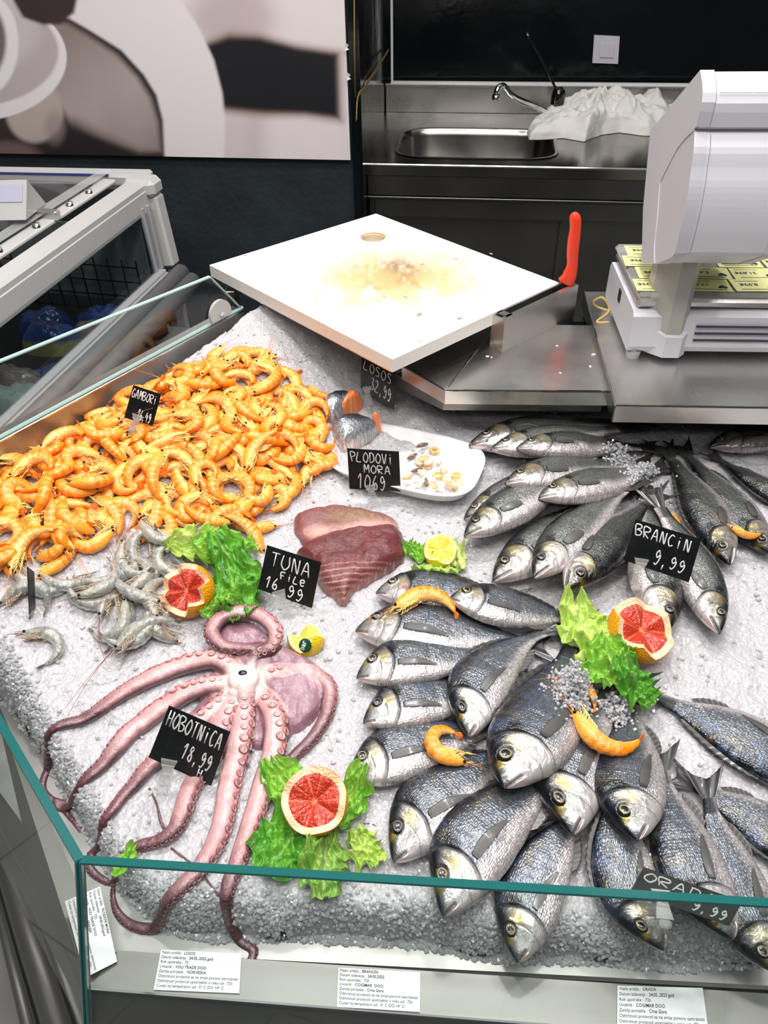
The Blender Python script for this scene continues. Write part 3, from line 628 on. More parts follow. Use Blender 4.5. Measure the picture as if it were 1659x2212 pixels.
# knife slot holder
k0, k1 = P(1092, 690, ZB - .004), P(1248, 616, ZB - .004); kd = (k1 - k0) / np.linalg.norm(k1 - k0); kn = np.array([kd[1], -kd[0], 0])
kh = empty('knife_holder', k0 - [0, 0, .07], 'narrow steel knife slot fixed along the right edge of the cutting board', 'knife holder')
mo2('casing', [bar(k0 - [0, 0, .035], k1 - [0, 0, .035], .003, .07), bar(k0 - kn * .026 - [0, 0, .035], k1 - kn * .026 - [0, 0, .035], .003, .07),
               bar(k0 - [0, 0, .035], k0 - kn * .026 - [0, 0, .035], .003, .07), bar(k1 - [0, 0, .035], k1 - kn * .026 - [0, 0, .035], .003, .07),
               bar(k0 - kn * .003, k1 - kn * .003, .008, .003), bar(k0 - kn * .024, k1 - kn * .024, .006, .003), bar(k0 + kd * .006 - kn * .013, k0 + kd * .0 - kn * .013 + kd * .02, .022, .003)], M['steel_flat'], kh)
mo2('slot', [bar(k0 - kn * .013 - [0, 0, .02], k1 - kn * .013 - [0, 0, .02], .022, .003)], M['dark'], kh)
# knife
kb = k1 - kd * .012 - kn * .013; kn_ = empty('knife', kb, 'red handled knife standing in the slot beside the cutting board', 'knife')
Yk = kb[1]
hp = [(1224, 614, 15), (1229, 598, 17), (1236, 575, 13), (1237, 545, 13.5), (1240, 515, 14), (1243, 492, 12.5), (1243, 476, 13), (1240, 464, 11), (1238, 459, 4)]
pts = [PY(x, y, Yk) for x, y, _ in hp]; hw = np.array([w * .00072 for *_, w in hp]); pr_ = smooth_path(np.column_stack([pts, hw]), 48); kk_ = np.ones(5) / 5; pts = np.stack([np.convolve(np.pad(pr_[:, k_], 2, mode='edge'), kk_, 'valid') for k_ in range(3)], 1); rad = np.convolve(np.pad(pr_[:, 3], 2, mode='edge'), kk_, 'valid')
pts[:, 2] += .0
mo('handle', *tube(pts, rad, 16, .8, up=(0, 1, 0)), M['red'], kn_)
g = [PY(1208, 600, Yk), PY(1206, 612, Yk), PY(1214, 617, Yk), PY(1232, 608, Yk), PY(1236, 590, Yk), PY(1226, 586, Yk)]
gv = np.array(g); mo('guard', *(lambda r_: r_)(tube(smooth_path([PY(1236, 590, Yk), PY(1222, 600, Yk), PY(1210, 608, Yk)], 10), np.linspace(.010, .006, 10), 12)), M['red'], kn_)
mo2('blade', [bar(kb + [0, 0, .01], kb - [0, 0, .066], .002, .022, up=tuple(kd))], M['chrome'], kn_)
# chamfered steel shelf
ZS = .99
cp = [P(868, 790, ZS), P(962, 843, ZS), P(1316, 846, ZS), P(1290, 703, ZS), P(1072, 700, ZS)]
sh = empty('steel_shelf', P(1100, 780, ZS) - [0, 0, .03], 'flat stainless shelf with a cut corner between the cutting board and the scale tray', 'shelf')
mo('shelf_top', *prism([p[:2] for p in cp], ZS - .024, ZS), M['steel_flat'], sh, smooth=False)
mo2('rim', [tube([cp[0] + [0, 0, 0], cp[1]], .0016, 6), tube([cp[1], cp[2]], .0018, 6), tube([P(968, 836, ZS + .0005), P(1072, 702, ZS + .0005)], .0012, 6)], M['chrome'], sh)
V, Fc = prism([P(868, 790, ZS)[:2] + [-.01, .02], P(962, 840, ZS)[:2] + [.0, .02], P(1316, 843, ZS)[:2] + [0, .02], P(1290, 703, ZS)[:2] + [0, -.02], P(1080, 703, ZS)[:2] + [0, -.02]], ZS - .05, ZS - .026)
mo('underframe', V, Fc, M['steel_dark'], sh, smooth=False)
crumb_px = [(1053, 770, 4), (1062, 772, 3), (1210, 806, 3), (1096, 741, 4), (1122, 736, 3), (1282, 766, 5), (1275, 792, 4), (1203, 747, 3), (905, 680, 7), (1061, 549, 5), (993, 688, 6), (788, 508, 4), (908, 738, 3), (530, 552, 4), (876, 642, 4), (912, 571, 4), (985, 560, 4), (830, 640, 3)]
M['crumb'] = mat('fish_scrap', (.45, .36, .25), .5); M['crumb_pale'] = mat('pale_scrap', (.75, .73, .68), .4)
for i, (x, y, s) in enumerate(crumb_px):
    onb = i >= 8; p = P(x, y, ZB if onb else ZS); s *= .0005
    V, Fc = lathe([(0, 0), (1, .1), (.8, .6), (0, .8)], 7); V = V * [s * 1.8, s, s * .8] @ Rz(i * 1.3).T + p
    V[:, :2] += (nr.rand(len(V), 2) - .5) * s * .6
    o = mo('fish_scrap', V, Fc, M['crumb' if onb and i not in (11,) else 'crumb_pale'])
    props(o, 'tiny brown fish scrap on the white cutting board' if onb else 'tiny pale fish scrap on the steel shelf', 'scrap', 'scraps on the board' if onb else 'scraps on the shelf')
# scale tray
ZT = 1.0
t0 = P(1330, 876, ZT); t1 = P(1659, 881, ZT); tb_ = P(1262, 630, ZT); td = (t1 - t0) / np.linalg.norm(t1 - t0); te = tb_ + td * .7; t1e = t0 + td * .66
ty = empty('scale_tray', t0 + td * .3 + [0, .2, -.03], 'stainless steel deck with a folded front edge carrying the scale', 'tray')
mo('deck', *prism([t0[:2], t1e[:2], te[:2], tb_[:2]], ZT - .004, ZT), M['steel_flat'], ty, smooth=False)
mo2('front_fold', [bar(t0 - [0, 0, .014], t1e - [0, 0, .014], .003, .026)], M['steel_flat'], ty)
mo2('left_fold', [bar(t0 - [0, 0, .014], tb_ - [0, 0, .014], .003, .026)], M['steel_dark'], ty)
mo2('rim', [tube([t0, t1e], .0019, 6), tube([t0, tb_], .0014, 6)], M['chrome'], ty)
mo('shade_support', *prism([t0[:2] + [.03, .05], t1e[:2] + [0, .05], te[:2], tb_[:2] + [.03, 0]], ZT - .05, ZT - .03), M['dark'], ty, smooth=False)  # wide near-black body added under the deck to darken the space below

# ================================================================== scale
xd = td; yd = np.array([-xd[1], xd[0], 0]); O = P(1353, 757, ZT + .012); RsS = np.stack([xd, yd, [0, 0, 1]], 1)
def sc(u, v, w): return O + xd * u + yd * v + np.array([0, 0, w])
scale = empty('shop_scale', O - [0, 0, .012], 'white shop weighing scale with a tall display head on a column', 'scale')
def extr(prof, u0, u1, fr=sc):  # profile in (v,w), extruded along u
    n = len(prof); V = [fr(u0, v, w) for v, w in prof] + [fr(u1, v, w) for v, w in prof]
    f = [tuple(range(n)), tuple(range(2 * n - 1, n - 1, -1))] + [(i, n + i, n + (i + 1) % n, (i + 1) % n) for i in range(n)]
    return np.array(V), f
yl = P(1322, 560, ZT + .095); bd = (yl - sc(0, 0, .083)) @ yd
bd = .195
V, Fc = extr([(0, 0), (bd, 0), (bd + .004, .01), (bd + .004, .055), (bd - .004, .064), (.006, .064), (-.002, .057), (-.006, .01)], .0, .40); mo('housing', V, Fc, M['plastic'], scale, smooth=False)
for i, w in enumerate((.022, .033, .044)): mo2('vent_slot', [box(sc(.235, -.0062 + .0004 * i, w), .28, .003, .0022, RsS)], M['navy'], scale)
mo2('side_port', [box(sc(-.0005, .1, .045), .002, .014, .02, RsS, .0005)], M['dark'], scale)
for u, v in ((.012, .004), (.012, .15)): 
    V, Fc = lathe([(0, -.012), (.010, -.012), (.011, -.006), (.011, -.002), (.006, -.002), (.006, .004), (0, .004)], 20, sc(u, v, 0)); mo('levelling_foot', V, Fc, M['plastic_grey'], scale, smooth=False)
# plate with clear cover
mo2('weighing_plate', [box(sc(.20, .103, .073), .39, .19, .014, RsS, .004)], M['steel_flat'], scale)
mo2('clear_cover', [box(sc(.20, .103, .086), .395, .20, .012, RsS, .005)], mat('cover_plastic', (.75, .75, .74), .15, alpha=.28, coat=.5), scale)
# column
def hexa(c, w, d, z0, z1, z1f=None):
    pts = [(-w / 2, .0), (-w / 2, d * .45), (w / 2, d * .45), (w / 2, -d * .1), (w * .28, -d * .5), (-w * .05, -d * .5)]
    return pts
cu0 = ((P(1434, 795, ZT) - O) @ xd); cvv = -.03
cw = .057; pts = [(-cw / 2, .03), (cw / 2, .03), (cw / 2, -.012), (cw * .34, -.022), (-cw * .02, -.022), (-cw / 2, .002)]
def pr_uv(pts, c, w0, w1, sc_=1.0, w1f=None):
    V = [sc(c[0] + u * sc_, c[1] + v * sc_, w0) for u, v in pts] + [sc(c[0] + u * sc_, c[1] + v * sc_, (w1f(u, v) if w1f else w1)) for u, v in pts]; n = len(pts)
    return np.array(V), [tuple(range(n)), tuple(range(2 * n - 1, n - 1, -1))] + [(i, n + i, n + (i + 1) % n, (i + 1) % n) for i in range(n)]
cc = (cu0 + .0, .012)
mo('column', *pr_uv(pts, cc, .01, .185), mat('grey_column', (.42, .41, .37), .35), scale, smooth=False)
mo('column_socket', *pr_uv(pts, cc, -.004, .05, 1.22, lambda u, v: .03 + (v + .022) * .55), M['plastic'], scale, smooth=False)
# display head: side profile traced in the plane of its left side
hd_px = [(1512.5, 151), (1517, 179), (1518, 200), (1516, 221), (1512, 241), (1504, 273), (1498, 279), (1500, 290), (1499, 320), (1493, 364), (1488, 402), (1482, 438), (1469, 500), (1457, 547), (1452, 555), (1418, 570), (1391, 570), (1386, 563), (1389, 450), (1398, 352), (1404, 290), (1409, 277)]
ho = PY(1457, 547, 1.02); HW = .128
hp_ = [PP(x, y, ho, xd) for x, y in hd_px]; hp_ = hp_[:7] + list(smooth_path(hp_[7:14], 20)) + hp_[14:]; cH = sum(hp_) / len(hp_)
def extr3(pr, u0, u1, k=1.0):
    n = len(pr); pr = [cH + (p - cH) * k for p in pr]; V = np.array([p + xd * u0 for p in pr] + [p + xd * u1 for p in pr]); return V, [tuple(range(n)), tuple(range(2 * n - 1, n - 1, -1))] + [(i, n + i, n + (i + 1) % n, (i + 1) % n) for i in range(n)]
ob_ = mo('display_head', *extr3(hp_, .004, HW, .985), M['plastic'], scale, smooth=False)
o2_ = mo('end_cap', *extr3(hp_, 0, .016), M['cap'] if 'cap' in M else mat('cap_plastic', (.54, .525, .57), .4), scale, smooth=False)
o3_ = mo('end_cap', *extr3(hp_, HW - .012, HW + .002), mat('cap_plastic', (.54, .525, .57), .4), scale, smooth=False)
# seams: a curved groove on the side, one line on the top roll and the lower panel edge
gs_ = [PP(x, y, ho - xd * .0004, xd) for x, y in [(1500, 281), (1480, 300), (1463, 322), (1448, 350), (1434, 378), (1427, 392)]]
mo2('side_groove', [tube(smooth_path(gs_, 16), .0006, 5)], M['plastic_grey'], scale)
g2_ = [PP(x, y, ho - xd * .0004, xd) for x, y in [(1426, 396), (1423, 430), (1419, 480), (1414, 530), (1414, 569)]]
mo2('side_ridge', [tube(smooth_path(g2_, 14), .0008, 5)], M['plastic'], scale)
mo2('seam', [tube([hp_[2] + xd * .02 - yd * .0, hp_[2] + xd * HW], .0005, 5), tube([p + xd * .0165 for p in hp_[:6]], .0005, 5), tube([p + xd * .020 for p in hp_[7:27]], .0004, 5)], M['plastic_grey'], scale)
# cable
ca = sc(-.004, .13, .004); pth = smooth_path([ca, ca + [-.02, .01, .004], ca + [-.03, 0, .018], ca + [-.02, -.012, .03], ca + [-.008, -.02, .012], ca + [-.03, -.04, .0], ca + [-.012, -.045, .002]], 40)
o = mo('tape_loop', *tube(pth, .0018, 8), mat('yellow_tape', (.55, .36, .08), .4)); props(o, 'loop of yellow cord beside the rear foot of the scale', 'cord')
# price slips under the clear cover
def text_mesh(s, size, bold=0.0):
    cu_ = bpy.data.curves.new('t', 'FONT'); cu_.body = s; cu_.size = size; cu_.resolution_u = 2; cu_.offset = bold
    ob = bpy.data.objects.new('t', cu_); COL.objects.link(ob); dg_ = bpy.context.evaluated_depsgraph_get(); me = ob.evaluated_get(dg_).to_mesh()
    V = np.array([v.co[:] for v in me.vertices]).reshape(-1, 3); f = [tuple(p.vertices) for p in me.polygons]; ob.evaluated_get(dg_).to_mesh_clear(); bpy.data.objects.remove(ob); bpy.data.curves.remove(cu_)
    return V, f
TXT = {}
def heart(c, s, ax, ay):
    t = np.linspace(0, 2 * pi, 20, endpoint=False); x = 16 * np.sin(t)**3 / 16; y = (13 * np.cos(t) - 5 * np.cos(2 * t) - 2 * np.cos(3 * t) - np.cos(4 * t)) / 16
    return np.array([c + ax * s * a_ + ay * s * b_ for a_, b_ in zip(x, y)]), [tuple(range(19, -1, -1))]
prices = ['16,39€', '17,99€', '8,99€', '11,99€', '23,39€', '7,99€', '5,49€', '21,89€', '6,99€', '3,49€', '9,99€', '24,99€']
pi_ = 0
for row in range(4):
    for colm in range(5):
        u = .035 + colm * .072 + (row % 2) * .012; v = .030 + row * .045; ang_ = (rnd.random() - .5) * .12; R_ = RsS @ Rz(ang_)
        if row == 2 and colm == 1: continue
        c_ = sc(u, v, .0935 + .0004 * ((row + colm) % 3)); s_ = empty('price_slip', c_, 'small yellow printed price slip under the clear cover of the scale', 'price slip', 'yellow price slips on the scale plate')
        mo2('slip', [box(c_, .068, .043, .0003, R_)], M['yellow_paper'], s_)
        tm = text_mesh(prices[pi_ % 12], .012, .0002); pi_ += 1
        V = np.array(tm[0]); V[:, 0] *= -1; V[:, 1] *= -1; V = V @ R_.T + c_ + R_ @ np.array([.004, .006, .0004])
        V2, f2 = heart(c_ + R_ @ np.array([.022, -.006, .0004]), .007, R_ @ np.array([-1, 0, 0]), R_ @ np.array([0, -1, 0])); f2 = [f2[0][::1]]
        VV, FF, _ = join([(V, tm[1]), (V2, f2), box(c_ + R_ @ np.array([0, -.015, .0004]), .05, .0012, .0002, R_), box(c_ + R_ @ np.array([-.01, .014, .0004]), .035, .001, .0002, R_)])
        mo('print', VV, FF, M['navy'], s_, smooth=False)
# ================================================================== crushed ice
def wpoly(px, dz=0.0): return [PI_(x, y, dz)[:2] for x, y in px]
ice_px = [(-260, 1180), (12, 1490), (84, 1600), (190, 1785), (250, 1893), (350, 1990), (450, 2012), (640, 2012), (900, 2025), (1080, 2058), (1290, 2062), (1480, 2078), (1660, 2062), (2500, 2050), (2900, 1500), (2600, 940)]
ice_poly = wpoly(ice_px, -.03) + [(.715, 1.295), (-.1, 1.295), (C3 - nL * .002)[:2], (Cx - nL * .002)[:2]]
HX0, HX1, HY0, HY1, HS = -.8, 1.05, .15, 1.75, .004
gx = np.arange(HX0, HX1, HS); gy = np.arange(HY0, HY1, HS); GX, GY = np.meshgrid(gx, gy, indexing='ij')
def ice_h(x, y, fine=True):
    d = -sdpoly(x + .006 * (vn(x * 70, y * 70, 3) - .5), y + .012 * (vn(x * 45, y * 45, 4) - .5), ice_poly)
    e = np.clip(d / .022, 0, 1); pr = np.sqrt(1 - (1 - e)**2)
    lim = np.where(d > 0, ICE * pr, -.004)
    # heap rising toward the cutting board, hollows elsewhere
    px, py = proj(np.stack([x, y, icez(y)], -1).reshape(-1, 3)); px = px.reshape(np.shape(x)); py = py.reshape(np.shape(x))
    heap = .035 * np.exp(-(((px - 640) / 130)**2 + ((py - 745) / 60)**2))
    h = pan(y) + lim + np.where(d > 0, extra(x, y), 0) * pr + np.where(d > 0, (fbm(x * 9, y * 9, 1) - .5) * .016 + (fbm(x * 35, y * 35, 9) - .5) * .008 + heap, 0) * pr
    if fine:
        w, hh = worley(x / .0068, y / .0068, 2); w2, _ = worley(x / .0032, y / .0032, 7)
        h = h + np.where(d > 0, (.0013 * (1 - w) + .0016 * (hh - .5) + .0007 * (1 - w2)), 0) * np.clip(e * 2, 0, 1)
    return np.where(d > 0, np.maximum(h, pan(y) + .0015), h)
Hm = ice_h(GX, GY, False) + .001
def Hat(x, y):
    i = np.clip(((np.asarray(x) - HX0) / HS).round().astype(int), 0, len(gx) - 1); j = np.clip(((np.asarray(y) - HY0) / HS).round().astype(int), 0, len(gy) - 1); return Hm[i, j]
def stamp(x, y, z, r=None):
    i = ((np.asarray(x) - HX0) / HS).round().astype(int).ravel(); j = ((np.asarray(y) - HY0) / HS).round().astype(int).ravel(); z = np.asarray(z).ravel()
    ok = (i >= 0) & (i < len(gx)) & (j >= 0) & (j < len(gy)); np.maximum.at(Hm, (i[ok], j[ok]), z[ok])
def build_ice():
    s = .0021; xs = np.arange(-.66, .70, s); ys = np.arange(.25, 1.5, s); X, Y = np.meshgrid(xs, ys, indexing='ij')
    inside = sdpoly(X, Y, ice_poly) < .004; px, py = proj(np.stack([X, Y, icez(Y)], -1).reshape(-1, 3)); px = px.reshape(X.shape); py = py.reshape(X.shape)
    inside &= (px > -250) & (px < 2700) & (py < 2300)
    Z = ice_h(X, Y); idx = -np.ones(X.shape, int); f = grid_faces(len(xs), len(ys))[:, ::1]
    keep = inside.ravel()[f].all(1); f = f[keep]; used = np.unique(f); mp_ = -np.ones(X.size, int); mp_[used] = np.arange(len(used)); f = mp_[f]
    V = np.stack([X, Y, Z], -1).reshape(-1, 3)[used]
    tri = np.concatenate([f[:, [0, 1, 2]], f[:, [0, 2, 3]]])
    # loose crystals
    ico = np.array([[0, 0, 1], [.9, 0, .4], [.25, .85, .45], [-.7, .5, .4], [-.7, -.55, .4], [.3, -.85, .4], [.7, .5, -.45], [-.25, .8, -.45], [-.9, 0, -.4], [-.3, -.85, -.45], [.7, -.55, -.4], [0, 0, -1]])
    fi = [(0, 1, 2), (0, 2, 3), (0, 3, 4), (0, 4, 5), (0, 5, 1), (1, 6, 2), (2, 7, 3), (3, 8, 4), (4, 9, 5), (5, 10, 1), (6, 7, 2), (7, 8, 3), (8, 9, 4), (9, 10, 5), (10, 6, 1), (11, 7, 6), (11, 8, 7), (11, 9, 8), (11, 10, 9), (11, 6, 10)]
    n = 2600; q = np.stack([nr.uniform(-.62, .62, n), nr.uniform(.27, 1.45, n)], 1)
    edge_px = np.array(ice_px[1:13], float); 
    t = nr.rand(9000) * (len(edge_px) - 1.001); i0 = t.astype(int); ee = edge_px[i0] + (edge_px[i0 + 1] - edge_px[i0]) * (t - i0)[:, None] + nr.randn(9000, 2) * [10, 26] + [4, -14]
    qe = np.array([P(a_, b_, .80)[:2] for a_, b_ in ee]); q = np.concatenate([qe, q])
    d = -sdpoly(q[:, 0], q[:, 1], ice_poly); q = q[d > -.006]; hz = np.maximum(ice_h(q[:, 0], q[:, 1]), pan(q[:, 1])); n = len(q)
    s_ = nr.uniform(.0014, .0034, n)**1.0; sc3 = s_[:, None] * nr.uniform(.6, 1.3, (n, 3))
    A = nr.randn(n, 3, 3); U, _, Wt = np.linalg.svd(A); R = U @ Wt
    cr = np.einsum('nij,nkj->nki', R, ico[None] * sc3[:, None] * nr.uniform(.75, 1.2, (n, 12))[..., None]) + np.stack([q[:, 0], q[:, 1], hz + s_ * .35], 1)[:, None]
    fc = (np.array(fi)[None] + (np.arange(n) * 12)[:, None, None] + len(V)).reshape(-1, 3)
    m = mat('crushed_ice', (.50, .485, .505), .3, sss=.6, sssr=(.012, .014, .015), coat=.2, bump=[('voronoi', 240, .0012)], noise=(14, .2, (.42, .42, .45)))
    N_ = np.concatenate([tri, fc]); o = mo('crushed_ice', np.concatenate([V, cr.reshape(-1, 3)]), N_, m, smooth=False, mats=[m, mat('ice_crystals', (.74, .745, .77), .15, sss=.4, sssr=(.01, .01, .01), coat=.4, trans=.4)], mi=(np.arange(len(N_)) >= len(tri)).astype(int))
    o.data.polygons.foreach_set('use_smooth', np.arange(len(N_)) < len(tri)); props(o, 'bed of crushed ice filling the fish counter', 'ice', kind='stuff'); return o
build_ice()

# ================================================================== fish
BREAM = dict(top=[(0, 0.0), (.015, .03), (.05, .072), (.10, .12), (.17, .168), (.26, .203), (.36, .212), (.5, .197), (.65, .155), (.8, .095), (.9, .055), (1, .042)],
             bot=[(0, -.008), (.015, -.03), (.05, -.065), (.1, -.098), (.18, -.145), (.28, -.178), (.4, -.19), (.55, -.175), (.7, -.13), (.82, -.078), (.92, -.044), (1, -.042)],
             k=1.03, th=[(0, .008), (.03, .028), (.08, .05), (.16, .072), (.28, .088), (.42, .088), (.6, .066), (.8, .032), (.93, .015), (1, .009)])
BASS = dict(top=[(0, 0.0), (.03, .022), (.08, .05), (.15, .078), (.25, .106), (.38, .122), (.5, .117), (.65, .09), (.8, .058), (.92, .038), (1, .038)],
            bot=[(0, -.012), (.03, -.03), (.08, -.055), (.15, -.08), (.28, -.11), (.4, -.122), (.55, -.112), (.7, -.08), (.83, -.05), (.92, -.037), (1, -.038)],
            k=1.24, th=[(0, .01), (.04, .03), (.1, .052), (.2, .075), (.35, .088), (.5, .084), (.7, .056), (.85, .03), (.95, .016), (1, .010)])
def prof1(p, u):
    p = np.array(p); uu = np.linspace(0, 1, 401); v = np.interp(uu, p[:, 0], p[:, 1]); k = np.hanning(31); k /= k.sum(); vp = np.pad(v, 15, mode='edge'); vs = np.convolve(vp, k, 'valid')
    w = np.clip(uu / .06, 0, 1); vs = v * (1 - w) + vs * w
    return np.interp(u, uu, vs)
FISH_N = [0]
def make_fish(kind, L, flip, bend, dark=0.0, seed=0, droop=0.0, blood=0.0):
    """meshes in local metres: snout at x=0, tail at +x, dorsal +y*flip, z up. returns dict part -> (V, faces, cols, st)"""
    S = BREAM if kind == 'bream' else BASS; br = kind == 'bream'
    nu, nv_ = 190, 80
    t = np.linspace(0, 1, nu); u = t**1.35 * .5 + t * .5; u = np.clip(u, 0, 1)
    a = np.linspace(0, 2 * pi, nv_, endpoint=False); top = prof1(S['top'], u) * S['k']; bot = prof1(S['bot'], u) * S['k']; th = prof1(S['th'], u)
    mid = (top + bot) / 2; hf = (top - bot) / 2
    ca = np.cos(a); sa = np.sin(a); v = np.sign(ca) * np.abs(ca)**.9; zz = np.sign(sa) * np.abs(sa)**.8
    U = np.repeat(u[:, None], nv_, 1); V_ = np.repeat(v[None], nu, 0)
    z = th[:, None] * zz[None] * np.where(zz[None] < 0, .75, 1); y = mid[:, None] + hf[:, None] * V_; x = U.copy()
    up_ = z > 0
    # --- relief
    gx_, gy_ = (.265, .02) if br else (.255, .0)
    r_op = .20 if br else .15
    # gill cover: arc edge
    gd = np.hypot((x - (gx_ - (.155 if br else .13))) / (.155 if br else .13), (y - gy_ + .01) / (.19 if br else .105)) + .10 * (fbm(x * 12, y * 12, seed + 20) - .5)
    edge = gd - 1; z += up_ * (.006 * sstep(.06, -.06, edge) * sstep(.12, .2, x) - .0035 * np.exp(-(edge / .035)**2) * (x > .12))
    gd2 = np.hypot((x - .085) / .085, (y + .01) / (.13 if br else .085)) - 1
    z -= up_ * .0035 * np.exp(-(gd2 / .04)**2) * (x > .1)
    # mouth
    ml = .085 if br else .11; ym = -.01 - x * (.55 if br else .35)
    mm = np.exp(-((y - ym) / .0085)**2) * sstep(ml, ml - .02, x); z -= up_ * .010 * mm
    lip = np.exp(-((y - ym + .016) / .012)**2) * sstep(ml, ml - .03, x); z += up_ * .006 * lip
    ex, ey, er = (.125, .062, .036) if br else (.115, .022, .025)
    ed = np.hypot(x - ex, y - ey); z += up_ * (.006 * np.exp(-((ed - er * 1.15) / (er * .35))**2) - .006 * (ed < er * .95))
    z += up_ * .003 * (fbm(x * 18, y * 26, seed) - .5) * sstep(.3, .1, x)
    # --- colours
    nz = fbm(x * 9, y * 14, seed + 1); nf = fbm(x * 60, y * 120, seed + 2); ns = fbm(x * 30, y * 7, seed + 3)
    vv = V_ + (nz - .5) * .35
    if br:
        back = srgb(20, 26, 36); flank = srgb(112, 117, 124); belly = srgb(200, 193, 192); silver = srgb(172, 171, 168)
    else:
        back = srgb(24, 28, 32); flank = srgb(118, 121, 116); belly = srgb(224, 214, 214); silver = srgb(150, 146, 138)
    if dark: back = back * (1 - .55 * dark); flank = flank * (1 - .6 * dark) ; belly = belly * (1 - .35 * dark); silver = silver * (1 - .4 * dark)  # own darker tone, plus shade under the tray put into the skin colour
    C = back + (flank - back) * sstep(.95, .15, vv)[..., None]; C = C + (belly - C) * sstep(-.25, -.8, vv)[..., None]
    C = C * (.72 + .62 * nf[..., None]) 
    blue = sstep(.5, .75, fbm(x * 14 + 5, y * 16, seed + 6)) * sstep(-.3, .3, vv) * (.5 if br else .14); C = C + (srgb(88, 112, 150) - C) * blue[..., None] * .7
    gold = sstep(.58, .72, fbm(x * 20 + 9, y * 20, seed + 12)) * sstep(-.2, .4, vv) * (.45 if br else .12); C = C + (srgb(150, 130, 84) - C) * gold[..., None] * .55
    if br:   # faint lengthwise stripes following the scale rows
        sr = .5 + .5 * np.sin(y * 330 + 8 * x); C = C * (1 - .16 * sr * sstep(.27, .34, x) * sstep(-.8, -.3, V_))[..., None]
    ll = y - (mid[:, None] + hf[:, None] * (.45 - .35 * x)) ; C = C * (1 - .35 * np.exp(-(ll / .004)**2) * (x > .27))[..., None]
    head = sstep(.05, -.12, edge) * (x < .3); hm = head[..., None]
    Hc = silver * (.45 + 1.0 * fbm(x * 26, y * 26, seed + 8)[..., None]); Hc = Hc + (back * 1.3 - Hc) * sstep(.0, .75, vv)[..., None]; Hc = Hc + (belly * 1.05 - Hc) * sstep(-.3, -.9, vv)[..., None]
    sn = sstep(.07, .02, x) * sstep(-.6, .0, V_); Hc = Hc + (back * 1.5 - Hc) * (sn * .8)[..., None]
    yel = np.exp(-(((x - .20) / .035)**2 + ((y - .03) / .045)**2)) * (.6 if br else .35) + np.exp(-(((x - .085) / .022)**2 + ((y - .055) / .018)**2)) * (.9 if br else .2)
    Hc = Hc + (srgb(196, 170, 70) - Hc) * np.clip(yel * fbm(x * 40, y * 40, seed + 4) * 1.8, 0, 1)[..., None]
    C = C * (1 - hm) + Hc * hm
    C = C * (1 - .45 * np.exp(-(edge / .035)**2) * (x > .14) * sstep(-1., .2, V_) * .8)[..., None]; C = C * (1 - .5 * np.exp(-(gd2 / .03)**2) * (x > .1))[..., None]
    bx, by, bw, bh = (.272, .088, .026, .045) if br else (.262, .055, .022, .026)
    bl = np.clip(np.exp(-(((x - bx) / bw)**2 + ((y - by) / bh)**2)) * 2.2 * (.5 + nf), 0, 1)[..., None]; C = C * (1 - .93 * bl) + srgb(16, 14, 18) * .93 * bl
    C = C * (1 - .8 * mm)[..., None]; C = C + (srgb(216, 186, 184) - C) * (lip * .6 * (1 - dark))[..., None]
    if blood: b_ = np.exp(-(((x - .22) / .05)**2 + ((y + .06) / .05)**2)) * blood; C = C + (srgb(190, 90, 90) - C) * b_[..., None] * .6
    C = C * (1 - .6 * (np.abs(ed - er * 1.05) < er * .14))[..., None]
    C = np.where((z < 0)[..., None], C * .9, C)
    sca = sstep(.0, .05, edge + .3 * (x > .3)) * sstep(1.02, .9, x) * np.where(x > .2, 1, 0) * (.75 if br else .85); sca = np.maximum(sca * (1 - head), head * .12)
    st = np.stack([x * L, y * L, sca], -1)
    def xf(x, y, z):
        y2 = y + bend * ((x - .5)**2 - .25) * (x < 1.0) + bend * (x - 1.0) * (x >= 1.0); z2 = z - droop * np.maximum(x - .55, 0)**2
        return np.stack([x * L, y2 * L * flip, z2 * L], -1)
    faces = grid_faces(nu, nv_, True)
    cap1 = tuple(range(nv_)); 
    V3 = xf(x, y, z).reshape(-1, 3)
    if flip > 0: faces = faces[:, ::-1]
    out = {}
    V3 = np.concatenate([V3, [V3[:nv_].mean(0)], [V3[-nv_:].mean(0)]]); Cc = C.reshape(-1, 3); Cc = np.concatenate([Cc, Cc[:1], Cc[-1:]]); St = st.reshape(-1, 3); St = np.concatenate([St, St[:1], St[-1:]])
    k = np.arange(nv_); c0 = nu * nv_; q0 = np.stack([np.full(nv_, c0), k, (k + 1) % nv_, (k + 1) % nv_], 1); e0 = (nu - 1) * nv_; q1 = np.stack([np.full(nv_, c0 + 1), e0 + (k + 1) % nv_, e0 + k, e0 + k], 1)
    if flip < 0: pass
    ft = [tuple(f) for f in faces] + [tuple(f[:3]) for f in (q0 if flip < 0 else q0[:, [0, 2, 1, 1]])] + [tuple(f[:3]) for f in (q1 if flip < 0 else q1[:, [0, 2, 1, 1]])]
    out['body'] = (V3, ft, Cc, St)
    # surface height at a place on the flank
    def zs(x_, y_):
        m_ = np.interp(x_, u, mid); h_ = np.interp(x_, u, hf); t_ = np.interp(x_, u, th); q = np.clip(np.abs((y_ - m_) / h_)**(1 / .9), 0, 1); return t_ * (np.sqrt(1 - q**2))**.8
